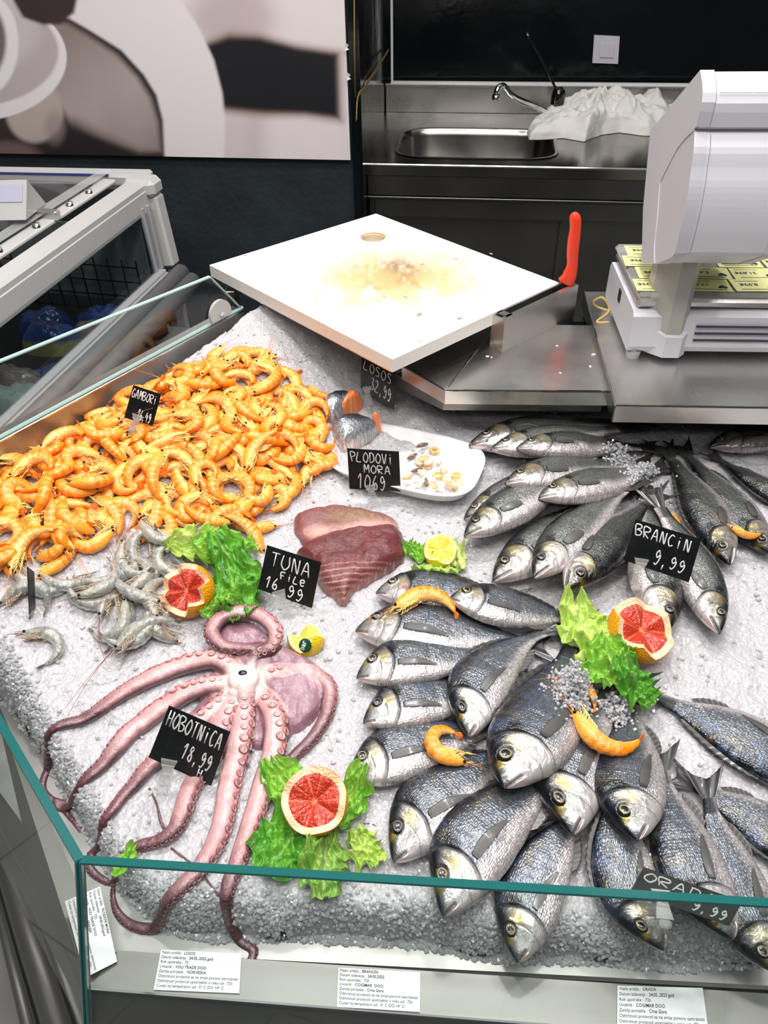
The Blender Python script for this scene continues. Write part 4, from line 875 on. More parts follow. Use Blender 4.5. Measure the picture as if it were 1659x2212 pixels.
    def sheet(X, Y, Z, th_, cols):
        n, m = X.shape; A = xf(X, Y, Z + th_ / 2).reshape(-1, 3); B = xf(X, Y, Z - th_ / 2).reshape(-1, 3); f = grid_faces(n, m); N = n * m
        ring = [i * m for i in range(n)] + [(n - 1) * m + j for j in range(1, m)] + [i * m + m - 1 for i in range(n - 2, -1, -1)] + [j for j in range(m - 2, 0, -1)]
        fs = [tuple(q) for q in (f if flip > 0 else f[:, ::-1])] + [tuple(q) for q in (f[:, ::-1] if flip > 0 else f) + N]
        for i in range(len(ring)):
            p, q = ring[i], ring[(i + 1) % len(ring)]; fs.append((p, q, q + N, p + N) if flip < 0 else (q, p, p + N, q + N))
        c = cols.reshape(-1, 3); return np.concatenate([A, B]), fs, np.concatenate([c, c]), None
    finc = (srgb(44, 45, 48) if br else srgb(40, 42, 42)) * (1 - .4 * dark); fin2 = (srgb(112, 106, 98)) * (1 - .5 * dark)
    # tail fin
    n, m = 26, 49; A_, B_ = np.meshgrid(np.linspace(0, 1, n), np.linspace(-1, 1, m), indexing='ij')
    fork = .135 + .10 * np.abs(B_)**1.5; jag = .006 * (vn(B_ * 14, B_ * 0, seed) - .5) * A_
    X = .985 + A_ * (fork + jag); Y = (top[-1] + bot[-1]) / 2 + B_ * (.036 + .125 * A_**.85) * (.9 if br else .68); Z = .0 + .006 * np.sin(B_ * 9) * A_ + .012 * A_ * (vn(B_ * 2, A_ * 2, seed) - .3)
    ray_ = .5 + .5 * np.sin(B_ * 60); c = finc + (fin2 - finc) * (ray_ * .35 * (1 - .5 * A_))[..., None]; c = c * (1 - .6 * (A_ > .93))[..., None]
    out['tail_fin'] = sheet(X, Y, Z, .004, c)
    # dorsal fin, folded low
    n, m = 60, 5; A_, B_ = np.meshgrid(np.linspace(0, 1, n), np.linspace(0, 1, m), indexing='ij'); X = .30 + A_ * .52 + B_ * .03
    tb__ = np.interp(X - B_ * .03, u, top); hgt = (.028 if br else .022) * np.sin(pi * np.clip(A_ * 1.02, 0, 1))**.4 * (.6 + .4 * np.abs(np.sin(A_ * 34)))
    Y = tb__ - .010 + B_ * (hgt + .010); Z = .010 - .006 * B_ + 0 * X; c = finc + (fin2 - finc) * (.5 + .5 * np.sin(A_ * 68))[..., None] * .4 * B_[..., None]
    out['dorsal_fin'] = sheet(X, Y, Z, .004, c)
    # anal fin
    A_, B_ = np.meshgrid(np.linspace(0, 1, 24), np.linspace(0, 1, 5), indexing='ij'); X = .60 + A_ * .2 + B_ * .04; bb_ = np.interp(X - B_ * .04, u, bot)
    Y = bb_ + .010 - B_ * (.034 * np.sin(pi * np.clip(A_ * .95 + .04, 0, 1))**.5 * (.8 + .2 * np.abs(np.sin(A_ * 20))) + .01); Z = .0 * X + .004; c = finc * 1.2 + (fin2 - finc) * (.5 + .5 * np.sin(A_ * 40))[..., None] * .6
    out['anal_fin'] = sheet(X, Y, Z, .004, c)
    # pectoral fin lying along the flank
    n, m = 30, 15; A_, B_ = np.meshgrid(np.linspace(0, 1, n), np.linspace(-1, 1, m), indexing='ij')
    plen, pw = (.27, .036) if br else (.15, .032); an = (-.10 if br else -.22) + (vn(seed, 3.3) - .5) * .25
    wdt = pw * (np.sin(pi * np.clip(.12 + A_ * .8, 0, 1))**.7) * (1 - .55 * A_ if br else 1 - .2 * A_); 
    lx = A_ * plen; ly = B_ * wdt + (.02 if br else .0) * A_**2 * -1; X = (.285 if br else .27) + lx * cos(an) - ly * sin(an); Y = (-.045 if br else -.03) + lx * sin(an) + ly * cos(an)
    Z = zs(X, Y) + .003 + .004 * np.sin(A_ * 3) + .002 * np.sin(B_ * 20); ray_ = .5 + .5 * np.sin(B_ * 24 + A_ * 2)
    c = finc * 1.3 + (fin2 * (1.2 if not br else 1) - finc) * (ray_ * .8 * (.35 + .65 * (B_ * .5 + .5)))[..., None]; c = c * (1 - .5 * (A_ < .08))[..., None]
    out['pectoral_fin'] = sheet(X, Y, Z, .003, c)
    # eye
    K_ = 30; pr = [(0, .45, 0), (.35, .43, 0), (.52, .38, 0), (.56, .37, 1), (.60, .35, 1), (.76, .27, 1), (.80, .22, 2), (.98, .02, 2), (1.05, -.12, 2)]
    ev, ec = [], []; zc = float(zs(np.array(ex), np.array(ey))) + .001
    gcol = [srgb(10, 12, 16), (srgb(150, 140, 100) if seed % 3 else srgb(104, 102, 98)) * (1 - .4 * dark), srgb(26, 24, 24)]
    for r_, h_, ci in pr:
        for k_ in range(K_): t_ = 2 * pi * k_ / K_; ev.append((ex + er * r_ * cos(t_), ey + er * r_ * sin(t_), zc + er * h_ * .85)); ec.append(gcol[ci] * (1 if ci != 1 else .7 + .5 * vn(t_ * 3, seed)))
    ev = np.array(ev); E = xf(ev[:, 0], ev[:, 1], ev[:, 2]); ff = [tuple(q) for q in (grid_faces(len(pr), K_, True) if flip > 0 else grid_faces(len(pr), K_, True)[:, ::-1])]
    out['eye'] = (E, ff, np.array(ec), None)
    out['_L'] = L; out['_prof'] = (u, mid, hf, th); out['_xf'] = xf
    return out
def place_fish(kind, sn, tl, dors, label, group, z0=.02, bend=0.0, dark=0.0, roll=0.0, lift=0.0, blood=0.0, soft=.35):
    FISH_N[0] += 1; seed = FISH_N[0] * 13
    zh = zt_ = None
    for it in range(3):
        ph = P(*sn, (zh if zh is not None else PI_(*sn, z0)[2])); pt = P(*tl, (zt_ if zt_ is not None else PI_(*tl, z0)[2]))
        d = pt - ph; L = float(np.hypot(*d[:2])); ang_ = atan2(d[1], d[0])
        # dorsal side
        dn = np.array([-sin(ang_), cos(ang_)]); c_ = (ph + pt) / 2; q0 = proj(c_[None]); q1 = proj((c_ + np.array([*dn * .02, 0]))[None]); vec = np.array([q1[0][0] - q0[0][0], q1[1][0] - q0[1][0]])
        flip = 1 if vec @ np.array({'up': (0, -1), 'down': (0, 1), 'left': (-1, 0), 'right': (1, 0)}[dors]) > 0 else -1
        S = BREAM if kind == 'bream' else BASS; us = np.linspace(.02, 1.12, 26); th = np.interp(us, [p[0] for p in S['th']], [p[1] for p in S['th']]) * L
        hf = np.interp(us, [p[0] for p in S['top']], [p[1] for p in S['top']]) * L * S['k']
        need = []
        for ww in (-.6, -.3, 0, .3, .6):
            X = ph[0] + d[0] * us + dn[0] * flip * ww * hf; Y = ph[1] + d[1] * us + dn[1] * flip * ww * hf; hz = Hat(X, Y); need.append(hz + th * .75 * np.sqrt(1 - ww * ww))
        need = np.array(need); need = np.sort(need, 0)[-3:].mean(0); ia = icez(ph[1] + d[1] * us); need = np.minimum(need, ia + (.055 if kind == 'bream' else .036))   # robust top
        A_ = np.stack([np.ones_like(us), us], 1); co, *_ = np.linalg.lstsq(A_, need, rcond=None); res = need - A_ @ co; co[0] += res.max() * (1 - soft) + lift
        lim = .16 * L; co[1] = np.clip(co[1], -lim, lim)
        co[0] = max(co[0], np.percentile(need - co[1] * us, 70 + 20 * (1 - soft)))
        zh = co[0]; zt_ = co[0] + co[1]
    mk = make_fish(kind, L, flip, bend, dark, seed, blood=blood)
    R = Rz(ang_) @ Ry(-atan2(co[1], L)) @ Rx(roll)
    root = empty('sea_bream' if kind == 'bream' else 'sea_bass', (ph[0], ph[1], zh), label, 'fish', group)
    root.rotation_euler = Matrix(R.tolist()).to_euler()
    mb = M['bream' if kind == 'bream' else 'bass']
    for nm in ('body', 'tail_fin', 'dorsal_fin', 'anal_fin', 'pectoral_fin', 'eye'):
        V, f, c, st = mk[nm]; mo(nm, V, f, mb if nm == 'body' else M['fin'] if 'fin' in nm else M['vc_wet'], root, cols=c, st=st, world=False)
    Vw = mk['body'][0] @ R.T + np.array([ph[0], ph[1], zh])
    # stamp densely
    for fr_ in (0, .33, .66):
        Vs = Vw[:-2].reshape(190, 80, 3); mid_ = Vs * (1 - fr_) + np.roll(Vs, 1, 1) * fr_; up__ = mid_[:, :, :]; stamp(up__[..., 0], up__[..., 1], up__[..., 2])
    # fill the interior
    Vs = Vw[:-2].reshape(190, 80, 3); 
    return root, Vw
GB, GS = 'sea bream fanned out on the ice', 'sea bass fanned out on the ice'
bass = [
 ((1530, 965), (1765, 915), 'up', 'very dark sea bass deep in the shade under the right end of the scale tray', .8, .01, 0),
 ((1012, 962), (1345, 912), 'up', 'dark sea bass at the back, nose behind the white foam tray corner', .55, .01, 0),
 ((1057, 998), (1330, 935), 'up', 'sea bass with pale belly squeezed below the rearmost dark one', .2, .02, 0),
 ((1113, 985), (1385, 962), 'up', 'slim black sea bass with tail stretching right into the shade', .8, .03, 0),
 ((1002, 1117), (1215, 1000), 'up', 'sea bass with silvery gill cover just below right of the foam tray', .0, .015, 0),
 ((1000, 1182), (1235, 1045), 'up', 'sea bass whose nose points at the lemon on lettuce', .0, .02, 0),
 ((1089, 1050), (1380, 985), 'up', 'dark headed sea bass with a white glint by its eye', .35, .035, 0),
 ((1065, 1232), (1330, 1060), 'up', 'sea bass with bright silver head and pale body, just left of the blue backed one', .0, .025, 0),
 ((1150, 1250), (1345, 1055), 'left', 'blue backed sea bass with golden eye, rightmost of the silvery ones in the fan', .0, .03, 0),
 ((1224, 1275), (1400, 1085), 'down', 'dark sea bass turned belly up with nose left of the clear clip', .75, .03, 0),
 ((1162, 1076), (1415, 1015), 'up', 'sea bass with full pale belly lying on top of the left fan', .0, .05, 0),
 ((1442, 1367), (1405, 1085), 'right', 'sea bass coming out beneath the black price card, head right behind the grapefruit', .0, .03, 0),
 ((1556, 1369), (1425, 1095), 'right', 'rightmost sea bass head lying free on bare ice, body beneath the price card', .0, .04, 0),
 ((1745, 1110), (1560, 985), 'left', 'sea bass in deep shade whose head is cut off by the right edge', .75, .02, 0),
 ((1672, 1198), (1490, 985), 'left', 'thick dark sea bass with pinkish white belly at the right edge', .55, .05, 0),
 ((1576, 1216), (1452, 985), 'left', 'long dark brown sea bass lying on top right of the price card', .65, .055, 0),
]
FISHV = {}
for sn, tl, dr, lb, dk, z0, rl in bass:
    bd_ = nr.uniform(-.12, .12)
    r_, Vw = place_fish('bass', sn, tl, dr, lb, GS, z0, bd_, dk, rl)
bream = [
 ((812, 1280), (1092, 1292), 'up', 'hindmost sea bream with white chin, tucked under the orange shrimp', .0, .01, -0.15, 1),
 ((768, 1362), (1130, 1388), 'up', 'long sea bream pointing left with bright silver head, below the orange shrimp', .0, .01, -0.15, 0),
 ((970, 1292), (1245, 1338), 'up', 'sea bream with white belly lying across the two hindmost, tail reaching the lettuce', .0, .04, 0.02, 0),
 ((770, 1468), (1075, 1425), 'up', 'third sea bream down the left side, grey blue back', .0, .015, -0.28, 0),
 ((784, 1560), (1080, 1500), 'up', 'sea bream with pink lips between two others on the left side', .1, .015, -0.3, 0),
 ((752, 1685), (1070, 1575), 'up', 'sea bream with silver cheek behind the front lettuce and its grapefruit', .0, .02, -0.25, 0),
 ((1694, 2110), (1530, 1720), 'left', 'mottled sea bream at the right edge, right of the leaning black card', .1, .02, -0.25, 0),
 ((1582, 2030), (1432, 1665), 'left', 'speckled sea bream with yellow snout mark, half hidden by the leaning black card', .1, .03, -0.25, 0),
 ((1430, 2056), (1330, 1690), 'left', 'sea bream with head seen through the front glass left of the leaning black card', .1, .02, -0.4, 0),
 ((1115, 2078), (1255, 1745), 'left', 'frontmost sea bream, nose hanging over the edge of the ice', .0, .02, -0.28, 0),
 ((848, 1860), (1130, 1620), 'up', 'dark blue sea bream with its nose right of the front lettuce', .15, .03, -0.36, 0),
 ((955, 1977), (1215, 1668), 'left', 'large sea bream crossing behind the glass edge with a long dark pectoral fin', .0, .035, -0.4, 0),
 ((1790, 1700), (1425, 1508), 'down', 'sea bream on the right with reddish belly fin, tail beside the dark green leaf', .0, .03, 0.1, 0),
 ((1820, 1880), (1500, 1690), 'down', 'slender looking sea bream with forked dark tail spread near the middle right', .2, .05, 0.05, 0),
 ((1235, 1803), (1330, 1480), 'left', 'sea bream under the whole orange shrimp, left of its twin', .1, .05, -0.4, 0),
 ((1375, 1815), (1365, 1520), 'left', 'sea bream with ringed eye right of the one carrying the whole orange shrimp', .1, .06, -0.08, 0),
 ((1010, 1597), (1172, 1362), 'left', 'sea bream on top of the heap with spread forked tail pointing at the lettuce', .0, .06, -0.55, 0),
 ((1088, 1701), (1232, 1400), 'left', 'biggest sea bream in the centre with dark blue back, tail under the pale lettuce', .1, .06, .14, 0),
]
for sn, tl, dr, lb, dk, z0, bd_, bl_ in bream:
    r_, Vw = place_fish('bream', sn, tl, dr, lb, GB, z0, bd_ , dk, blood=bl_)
# ================================================================== loose work on the ice: shrimp
def make_shrimp(bend, seed, raw=False, npt=34):
    """unit length; lies on its side in the xy plane, head at the start of the arc; returns {part: (V,f,C)}"""
    rs = np.random.RandomState(seed); t = np.linspace(0, 1, npt)
    kap = np.interp(t, [0, .3, .42, .75, 1], [.15, .25, 1.3, 1.5, .7]); ang_ = np.cumsum(kap); ang_ = (ang_ / ang_[-1]) * bend - bend * .5
    cx_ = np.concatenate([[0], np.cumsum(np.cos(ang_[:-1]))]) / npt; cy_ = np.concatenate([[0], np.cumsum(np.sin(ang_[:-1]))]) / npt
    T = np.stack([np.cos(ang_), np.sin(ang_)], 1); Nn = np.stack([-T[:, 1], T[:, 0]], 1)   # Nn points to the inside (belly) of the bend
    rd = np.interp(t, [0, .04, .12, .25, .36, .5, .7, .85, .95, 1], [.008, .028, .064, .100, .116, .110, .088, .058, .034, .020]); rw = rd * .82
    seg = np.clip((t - .38) / .095, 0, 6); fr_ = seg - np.floor(seg); rd = rd * (1 + np.where((t > .38) & (t < .95), .17 * (fr_ - .4), 0)); 
    rd = rd * (.95 if raw else 1.1); rw = rw * (.95 if raw else 1.1)
    k = 14; a = np.linspace(0, 2 * pi, k, endpoint=False); V = []; C = []
    dors = srgb(255, 144, 4); deep = srgb(242, 100, 2); cream = srgb(255, 228, 150); yel = srgb(250, 176, 36)
    if raw: dors = srgb(176, 178, 170); deep = srgb(128, 134, 132); cream = srgb(205, 200, 184); yel = srgb(168, 160, 138)
    for i in range(npt):
        for aj in a:
            c_, s_ = cos(aj), sin(aj)   # c_>0 = belly side
            off = rd[i] * (c_ if c_ < 0 else c_ * .8); V.append((cx_[i] + Nn[i, 0] * off, cy_[i] + Nn[i, 1] * off, rw[i] * s_))
            n_ = vn(t[i] * 9, aj * 2, seed); w = max(0, min(1, (c_ - .05) * 1.6)); col = dors * (1 - n_ * .5) + deep * n_ * .5
            if t[i] < .38: col = col + (yel - col) * .5; col = col + (cream - col) * min(1, w * 1.5 + .15) * .85
            else: col = col + (cream - col) * w * .55; col = col + (cream - col) * (.6 if (fr_[i] < .22 and t[i] < .93) else 0) * (.6 if not raw else .25)
            if raw and vn(t[i] * 30, aj * 6, seed + 3) > .72: col = col * .55
            C.append(col)
    V += [(cx_[0] - .01, cy_[0], 0), (cx_[-1], cy_[-1], 0)]; C += [dors, dors]
    f = [tuple(q) for q in grid_faces(npt, k, True)[:, ::-1]] + [(npt * k, j, (j + 1) % k) for j in range(k)] + [(npt * k + 1, (npt - 1) * k + (j + 1) % k, (npt - 1) * k + j) for j in range(k)]
    P0 = lambda tt: (np.array([np.interp(tt, t, cx_), np.interp(tt, t, cy_), 0]), np.array([np.interp(tt, t, T[:, 0]), np.interp(tt, t, T[:, 1]), 0]), np.array([np.interp(tt, t, Nn[:, 0]), np.interp(tt, t, Nn[:, 1]), 0]))
    # rostrum
    p, T0, N0 = P0(.03); tip = p - T0 * .12 - N0 * .03; rv, rf = tube([p + T0 * .05 - N0 * .03, p - N0 * .022, tip], [.012, .009, .001], 5, .5); off = len(V)
    V = V + [tuple(q) for q in rv]; f += [tuple(j + off for j in q) for q in rf]; C += [deep] * len(rv)
    out = {'shell': (np.array(V), f, np.array(C))}
    # eyes
    for s_ in (1, -1):
        c = P0(.055)[0] - P0(.055)[2] * .012 + np.array([0, 0, .034 * s_]); v, ff = lathe([(0, -.024), (.017, -.017), (.024, 0), (.017, .017), (0, .024)], 8, c); out['eye%d' % (s_ > 0)] = (v, ff, None)
    # walking legs and swimmerets, feelers
    parts = []; lc = srgb(250, 214, 128) if not raw else srgb(168, 150, 128)
    for i in range(14):
        p, T0, N0 = P0(.12 + .022 * i); s_ = 1 if i % 2 else -1; l = .15 + .05 * rs.rand(); q0 = p + N0 * .05 + np.array([0, 0, (.03 + .03 * rs.rand()) * s_]); q1 = q0 - T0 * l * .35 + N0 * .06; q2 = q0 - T0 * l * 1.0 + N0 * (.03 + .03 * rs.rand()) + np.array([0, 0, .03 * s_])
        parts.append((*tube([q0, q1, q2], [.011, .009, .003], 5), lc * (.85 + .3 * rs.rand())))
    for i in range(5):
        p, T0, N0 = P0(.42 + .085 * i); w_ = (1 - .12 * i); q0 = p + N0 * .07 * w_; q1 = q0 + N0 * .05 * w_ - T0 * .02; parts.append((*tube([q0, (q0 + q1) / 2 + T0 * .005, q1 - T0 * .02], [.018 * w_, .014 * w_, .004], 6, .6), lc * .96))
    V2, f2, C2_ = join(parts); out['legs'] = (V2, f2, C2_)
    p, T0, N0 = P0(.03); parts = []
    for s_ in (1, -1):
        L_ = (.55 if not raw else .9) * (.6 + .6 * rs.rand()); ph_ = rs.rand() * 2 - 1
        pth = [p - T0 * L_ * q + N0 * (ph_ * L_ * q * q * .7) + np.array([0, 0, .01 * s_ - .06 * q * 0]) for q in np.linspace(0, 1, 7)]; parts.append((*tube(pth, np.linspace(.0045, .0018, 7), 4), (srgb(240, 140, 60) if not raw else srgb(150, 70, 50))))
    for s_ in (1, -1): parts.append((*tube([p, p - T0 * .09 + N0 * .03 + np.array([0, 0, .015 * s_])], [.012, .004], 5, .5), lc))
    V2, f2, C2_ = join(parts); out['feelers'] = (V2, f2, C2_)
    # tail fan
    p, T0, N0 = P0(1.0); parts = []
    for q in (-1, -.5, 0, .5, 1):
        d_ = T0 * cos(q * .55) + (N0 * .35 + np.array([0, 0, 1.0])) * sin(q * .55) * (.8); d_ /= np.linalg.norm(d_); l = .13 - .02 * abs(q); a0 = p - T0 * .01
        v, ff = tube([a0, a0 + d_ * l * .4, a0 + d_ * l * .8, a0 + d_ * l], [.010, .022, .022, .008], 7, .3, up=(N0 + np.array([0, 0, 1e-3]))); parts.append((v, ff, deep * (1 if q else .9) if not raw else srgb(150, 120, 96)))
    V2, f2, C2_ = join(parts); out['tail_fan'] = (V2, f2, C2_)
    cen = np.array([cx_.mean(), cy_.mean(), 0])
    for kk in out: out[kk] = (out[kk][0] - cen, *out[kk][1:])
    cl = np.stack([cx_, cy_, 0 * cx_], 1) - cen
    return out, cl, rd
protos = {}
def shrimp_proto(raw, bi):
    key = (raw, bi)
    if key not in protos:
        bend = [1.0, 1.9, 2.7, 3.5][bi % 4]; mk, cl, rd = make_shrimp(bend, 5 + bi, raw)
        ms = M['raw'] if raw else M['shrimp']; name = 'raw_shrimp' if raw else 'cooked_shrimp'
        root = mo(name, *mk['shell'][:2], ms, cols=mk['shell'][2]); ch = []
        for kk, nm, mm_ in (('eye0', 'eye', M['eye']), ('eye1', 'eye', M['eye']), ('legs', 'legs', M['strand']), ('feelers', 'feelers', M['strand']), ('tail_fan', 'tail_fan', ms)):
            ch.append(mo(nm, mk[kk][0], mk[kk][1], mm_, root, cols=mk[kk][2], world=False))
        protos[key] = [root, ch, cl, rd, False]
    return protos[key]
def put_shrimp(raw, bi, R, loc, size, label, group):
    pr_ = shrimp_proto(raw, bi); root, ch, cl, rd, used = pr_
    if not used: o = root; pr_[4] = True
    else:
        o = root.copy(); COL.objects.link(o)
        for c in ch:
            d = c.copy(); COL.objects.link(d); d.parent = o
    for kx in ('label', 'category', 'group'):
        if kx in o: del o[kx]
    props(o, label, 'shrimp', group)
    o.matrix_world = Matrix.Translation(loc) @ Matrix(R.tolist()).to_4x4() @ Matrix.Scale(size, 4); return o
def drop_shrimp(xy, yaw, size, bi, raw=False, label='', group=None, roll=None, q=60, tilt=.22):
    pr_ = shrimp_proto(raw, bi); cl, rd = pr_[2], pr_[3]; side = rnd.random() < .5
    rl = (0 if side else pi) + rnd.gauss(0, tilt) if roll is None else roll; R = Rz(yaw) @ Rx(rl) @ Ry(rnd.gauss(0, .1)) 
    P_ = cl @ R.T * size; r_ = rd * size; X, Y = P_[:, 0] + xy[0], P_[:, 1] + xy[1]
    # settle: follow the slope of what lies below
    Hh = Hat(X, Y); A_ = np.stack([np.ones(len(X)), P_[:, 0], P_[:, 1]], 1); co, *_ = np.linalg.lstsq(A_.T @ A_ + np.diag([0, 2e-3, 2e-3]), A_.T @ (Hh + r_ * .8 - P_[:, 2]), rcond=None)
    sx_, sy_ = np.clip(co[1:], -.5, .5); Rt = Rx(atan2(sy_, 1)) @ Ry(-atan2(sx_, 1)); R = Rt @ R; P_ = cl @ R.T * size
    z = np.percentile(Hh + r_ * .85 - P_[:, 2], q); 
    for dx_ in (-.5, 0, .5):
        stamp(X + dx_ * r_, Y, z + P_[:, 2] + r_ * .65); stamp(X, Y + dx_ * r_, z + P_[:, 2] + r_ * .65)
    return put_shrimp(raw, bi, R, (xy[0], xy[1], z), size, label, group)
pile_px = [(-60, 1000), (0, 965), (75, 940), (130, 925), (165, 890), (200, 875), (262, 860), (300, 830), (340, 815), (385, 790), (430, 770), (480, 760), (540, 742), (580, 765), (640, 790), (650, 825), (690, 870), (700, 930), (725, 985), (715, 1015), (655, 1030), (645, 1070), (580, 1090), (570, 1150), (520, 1175), (480, 1150), (400, 1140), (350, 1160), (300, 1150), (285, 1105), (240, 1130), (205, 1200), (120, 1235), (60, 1215), (-20, 1250), (-80, 1250)]
pile = [PI_(x, y, .015)[:2] for x, y in pile_px]
GC = 'cooked shrimp in the big orange pile'; LC_ = 'orange cooked shrimp in the big pile beside the steel side wall'
gaps = [(600, 920, 24), (590, 800, 34), (262, 1080, 22), (555, 1010, 14), (560, 880, 20), (500, 830, 12)]
def pile_ok(x, y, m=.006):
    if sdpoly(np.array([x]), np.array([y]), pile)[0] > -m: return False
    q = proj(np.array([[x, y, icez(y) + .015]])); return not any(np.hypot(q[0][0] - a_, (q[1][0] - b_) * 1.4) < r_ for a_, b_, r_ in gaps)
bb = np.array(pile); cand = []; 
# a low mound first, then two settled layers
for target, md in ((118, .0245), (135, .0225)):
    pts = []; tries = 0
    while len(pts) < target and tries < 30000:
        tries += 1; x = nr.uniform(bb[:, 0].min(), bb[:, 0].max()); y = nr.uniform(bb[:, 1].min(), bb[:, 1].max())
        px, py = proj(np.array([[x, y, icez(y)]])); 
        if px[0] < -45: continue
        if all((x - a_)**2 + (y - b_)**2 > md * md for a_, b_ in pts) and pile_ok(x, y, .008 if target == 135 else .012): pts.append((x, y))
    cand.append(pts)
nsh = 0
for li, pts in enumerate(cand):
    for (x, y) in pts:
        if nsh >= 285: break
        drop_shrimp((x, y), rnd.random() * 2 * pi, rnd.uniform(.074, .092), rnd.choice([0, 1, 1, 2, 2, 3]), label=LC_, group=GC, q=60 if li == 0 else 45, tilt=.35); nsh += 1
print('SHRIMP', nsh, [len(c) for c in cand])
# loose cooked shrimp on and between the fish
def px_yaw(x0, y0, x1, y1, z): a_, b_ = P(x0, y0, z), P(x1, y1, z); return atan2(b_[1] - a_[1], b_[0] - a_[0])
def lone(cx_, cy_, deg, size, bi, label, flipr=0, dz=.03, q=70):
    z = icez(.6) + dz
    for _ in range(3): p = P(cx_, cy_, z); z = max(float(Hat(p[0], p[1])) + .006, icez(p[1]))
    yaw = px_yaw(cx_, cy_, cx_ + 30 * cos(radians(deg)), cy_ - 30 * sin(radians(deg)), z); return drop_shrimp(p[:2], yaw, size, bi, label=label, roll=flipr, q=q)
lone(918, 1300, -12, .098, 1, 'thick orange cooked shrimp wedged between the two hindmost sea bream', pi)
lone(1300, 1600, -10, .094, 1, 'whole orange cooked shrimp lying across two sea bream right of centre', 0)
lone(962, 1612, 75, .085, 3, 'hooked orange cooked shrimp between sea bream below the heap', pi)
lone(1258, 1484, -40, .06, 1, 'orange shrimp tail stuck in loose ice beside the pale lettuce', pi)
lone(1450, 1128, -55, .06, 1, 'orange cooked shrimp peeking out above the middle black price card', pi)
lone(1598, 1186, 0, .05, 0, 'orange shrimp bit on the ice below the dark sea bass at right', 0)
lone(690, 797, -5, .062, 0, 'lone cooked shrimp on bare ice below the cutting board', 0)
# raw shrimp
GR = 'raw grey shrimp in the small heap'; LR = 'raw translucent grey shrimp in the small heap beside the cooked pile'
raw_px = [(90, 1262, 10), (60, 1285, -20), (140, 1250, 170), (245, 1235, 200), (200, 1290, 170), (250, 1290, 10), (300, 1180, 40), (330, 1215, 240), (395, 1190, 300), (300, 1240, 120), (345, 1160, 0), (265, 1330, 240), (320, 1330, 100), (250, 1350, 200), (335, 1290, 60), (290, 1285, 150), (290, 1375, 190), (365, 1215, 80), (400, 1165, 180), (310, 1370, 20), (225, 1265, 60), (345, 1345, 80), (275, 1210, 330)]
for i, (x, y, dg_) in enumerate(raw_px):
    p = PI_(x, y, .01); drop_shrimp(p[:2], px_yaw(x, y, x + 30 * cos(radians(dg_)), y - 30 * sin(radians(dg_)), .86), .088, [1, 2, 1, 0][i % 4], True, LR, GR, q=55, tilt=.3)
p = PI_(98, 1385, .008); drop_shrimp(p[:2], px_yaw(95, 1330, 100, 1430, .86), .085, 2, True, 'single raw grey shrimp lying alone on the ice at the left', None, roll=pi)

# loose ice heaped over tails and between the fish
def ice_lump(cx_, cy_, sx_, sy_, n, label):
    ico = np.array([[0, 0, 1], [.9, 0, .4], [.25, .85, .45], [-.7, .5, .4], [-.7, -.55, .4], [.3, -.85, .4], [.7, .5, -.45], [-.25, .8, -.45], [-.9, 0, -.4], [-.3, -.85, -.45], [.7, -.55, -.4], [0, 0, -1]])
    fi = [(0, 1, 2), (0, 2, 3), (0, 3, 4), (0, 4, 5), (0, 5, 1), (1, 6, 2), (2, 7, 3), (3, 8, 4), (4, 9, 5), (5, 10, 1), (6, 7, 2), (7, 8, 3), (8, 9, 4), (9, 10, 5), (10, 6, 1), (11, 7, 6), (11, 8, 7), (11, 9, 8), (11, 10, 9), (11, 6, 10)]
    V = []; f = []
    for k in range(n):
        a_, b_ = nr.randn(2) * .5; p = PI_(cx_ + a_ * sx_, cy_ + b_ * sy_, .03); h = float(Hat(p[0], p[1])); r = nr.uniform(.0010, .0026); U, _, Wt = np.linalg.svd(nr.randn(3, 3))
        V.append(ico * r * nr.uniform(.7, 1.3, (12, 1)) @ (U @ Wt) + [p[0], p[1], h + r * .4]); f += [tuple(j + 12 * k for j in q) for q in fi]; stamp([p[0]], [p[1]], [h + r * 1.0])
    o = mo('ice_lump', np.concatenate(V), f, bpy.data.materials['ice_crystals'], smooth=False); props(o, label, 'ice', kind='stuff')
ice_lump(1235, 1500, 42, 50, 1100, 'loose ice packed around the orange shrimp tail beside the pale lettuce')
ice_lump(1395, 1030, 40, 28, 700, 'small heap of ice at the tail of the top sea bass')
ice_lump(1345, 985, 34, 18, 400, 'clump of ice between the dark sea bass tails')
ice_lump(1340, 1520, 30, 40, 500, 'loose ice between the two sea bream tails below the lettuce')

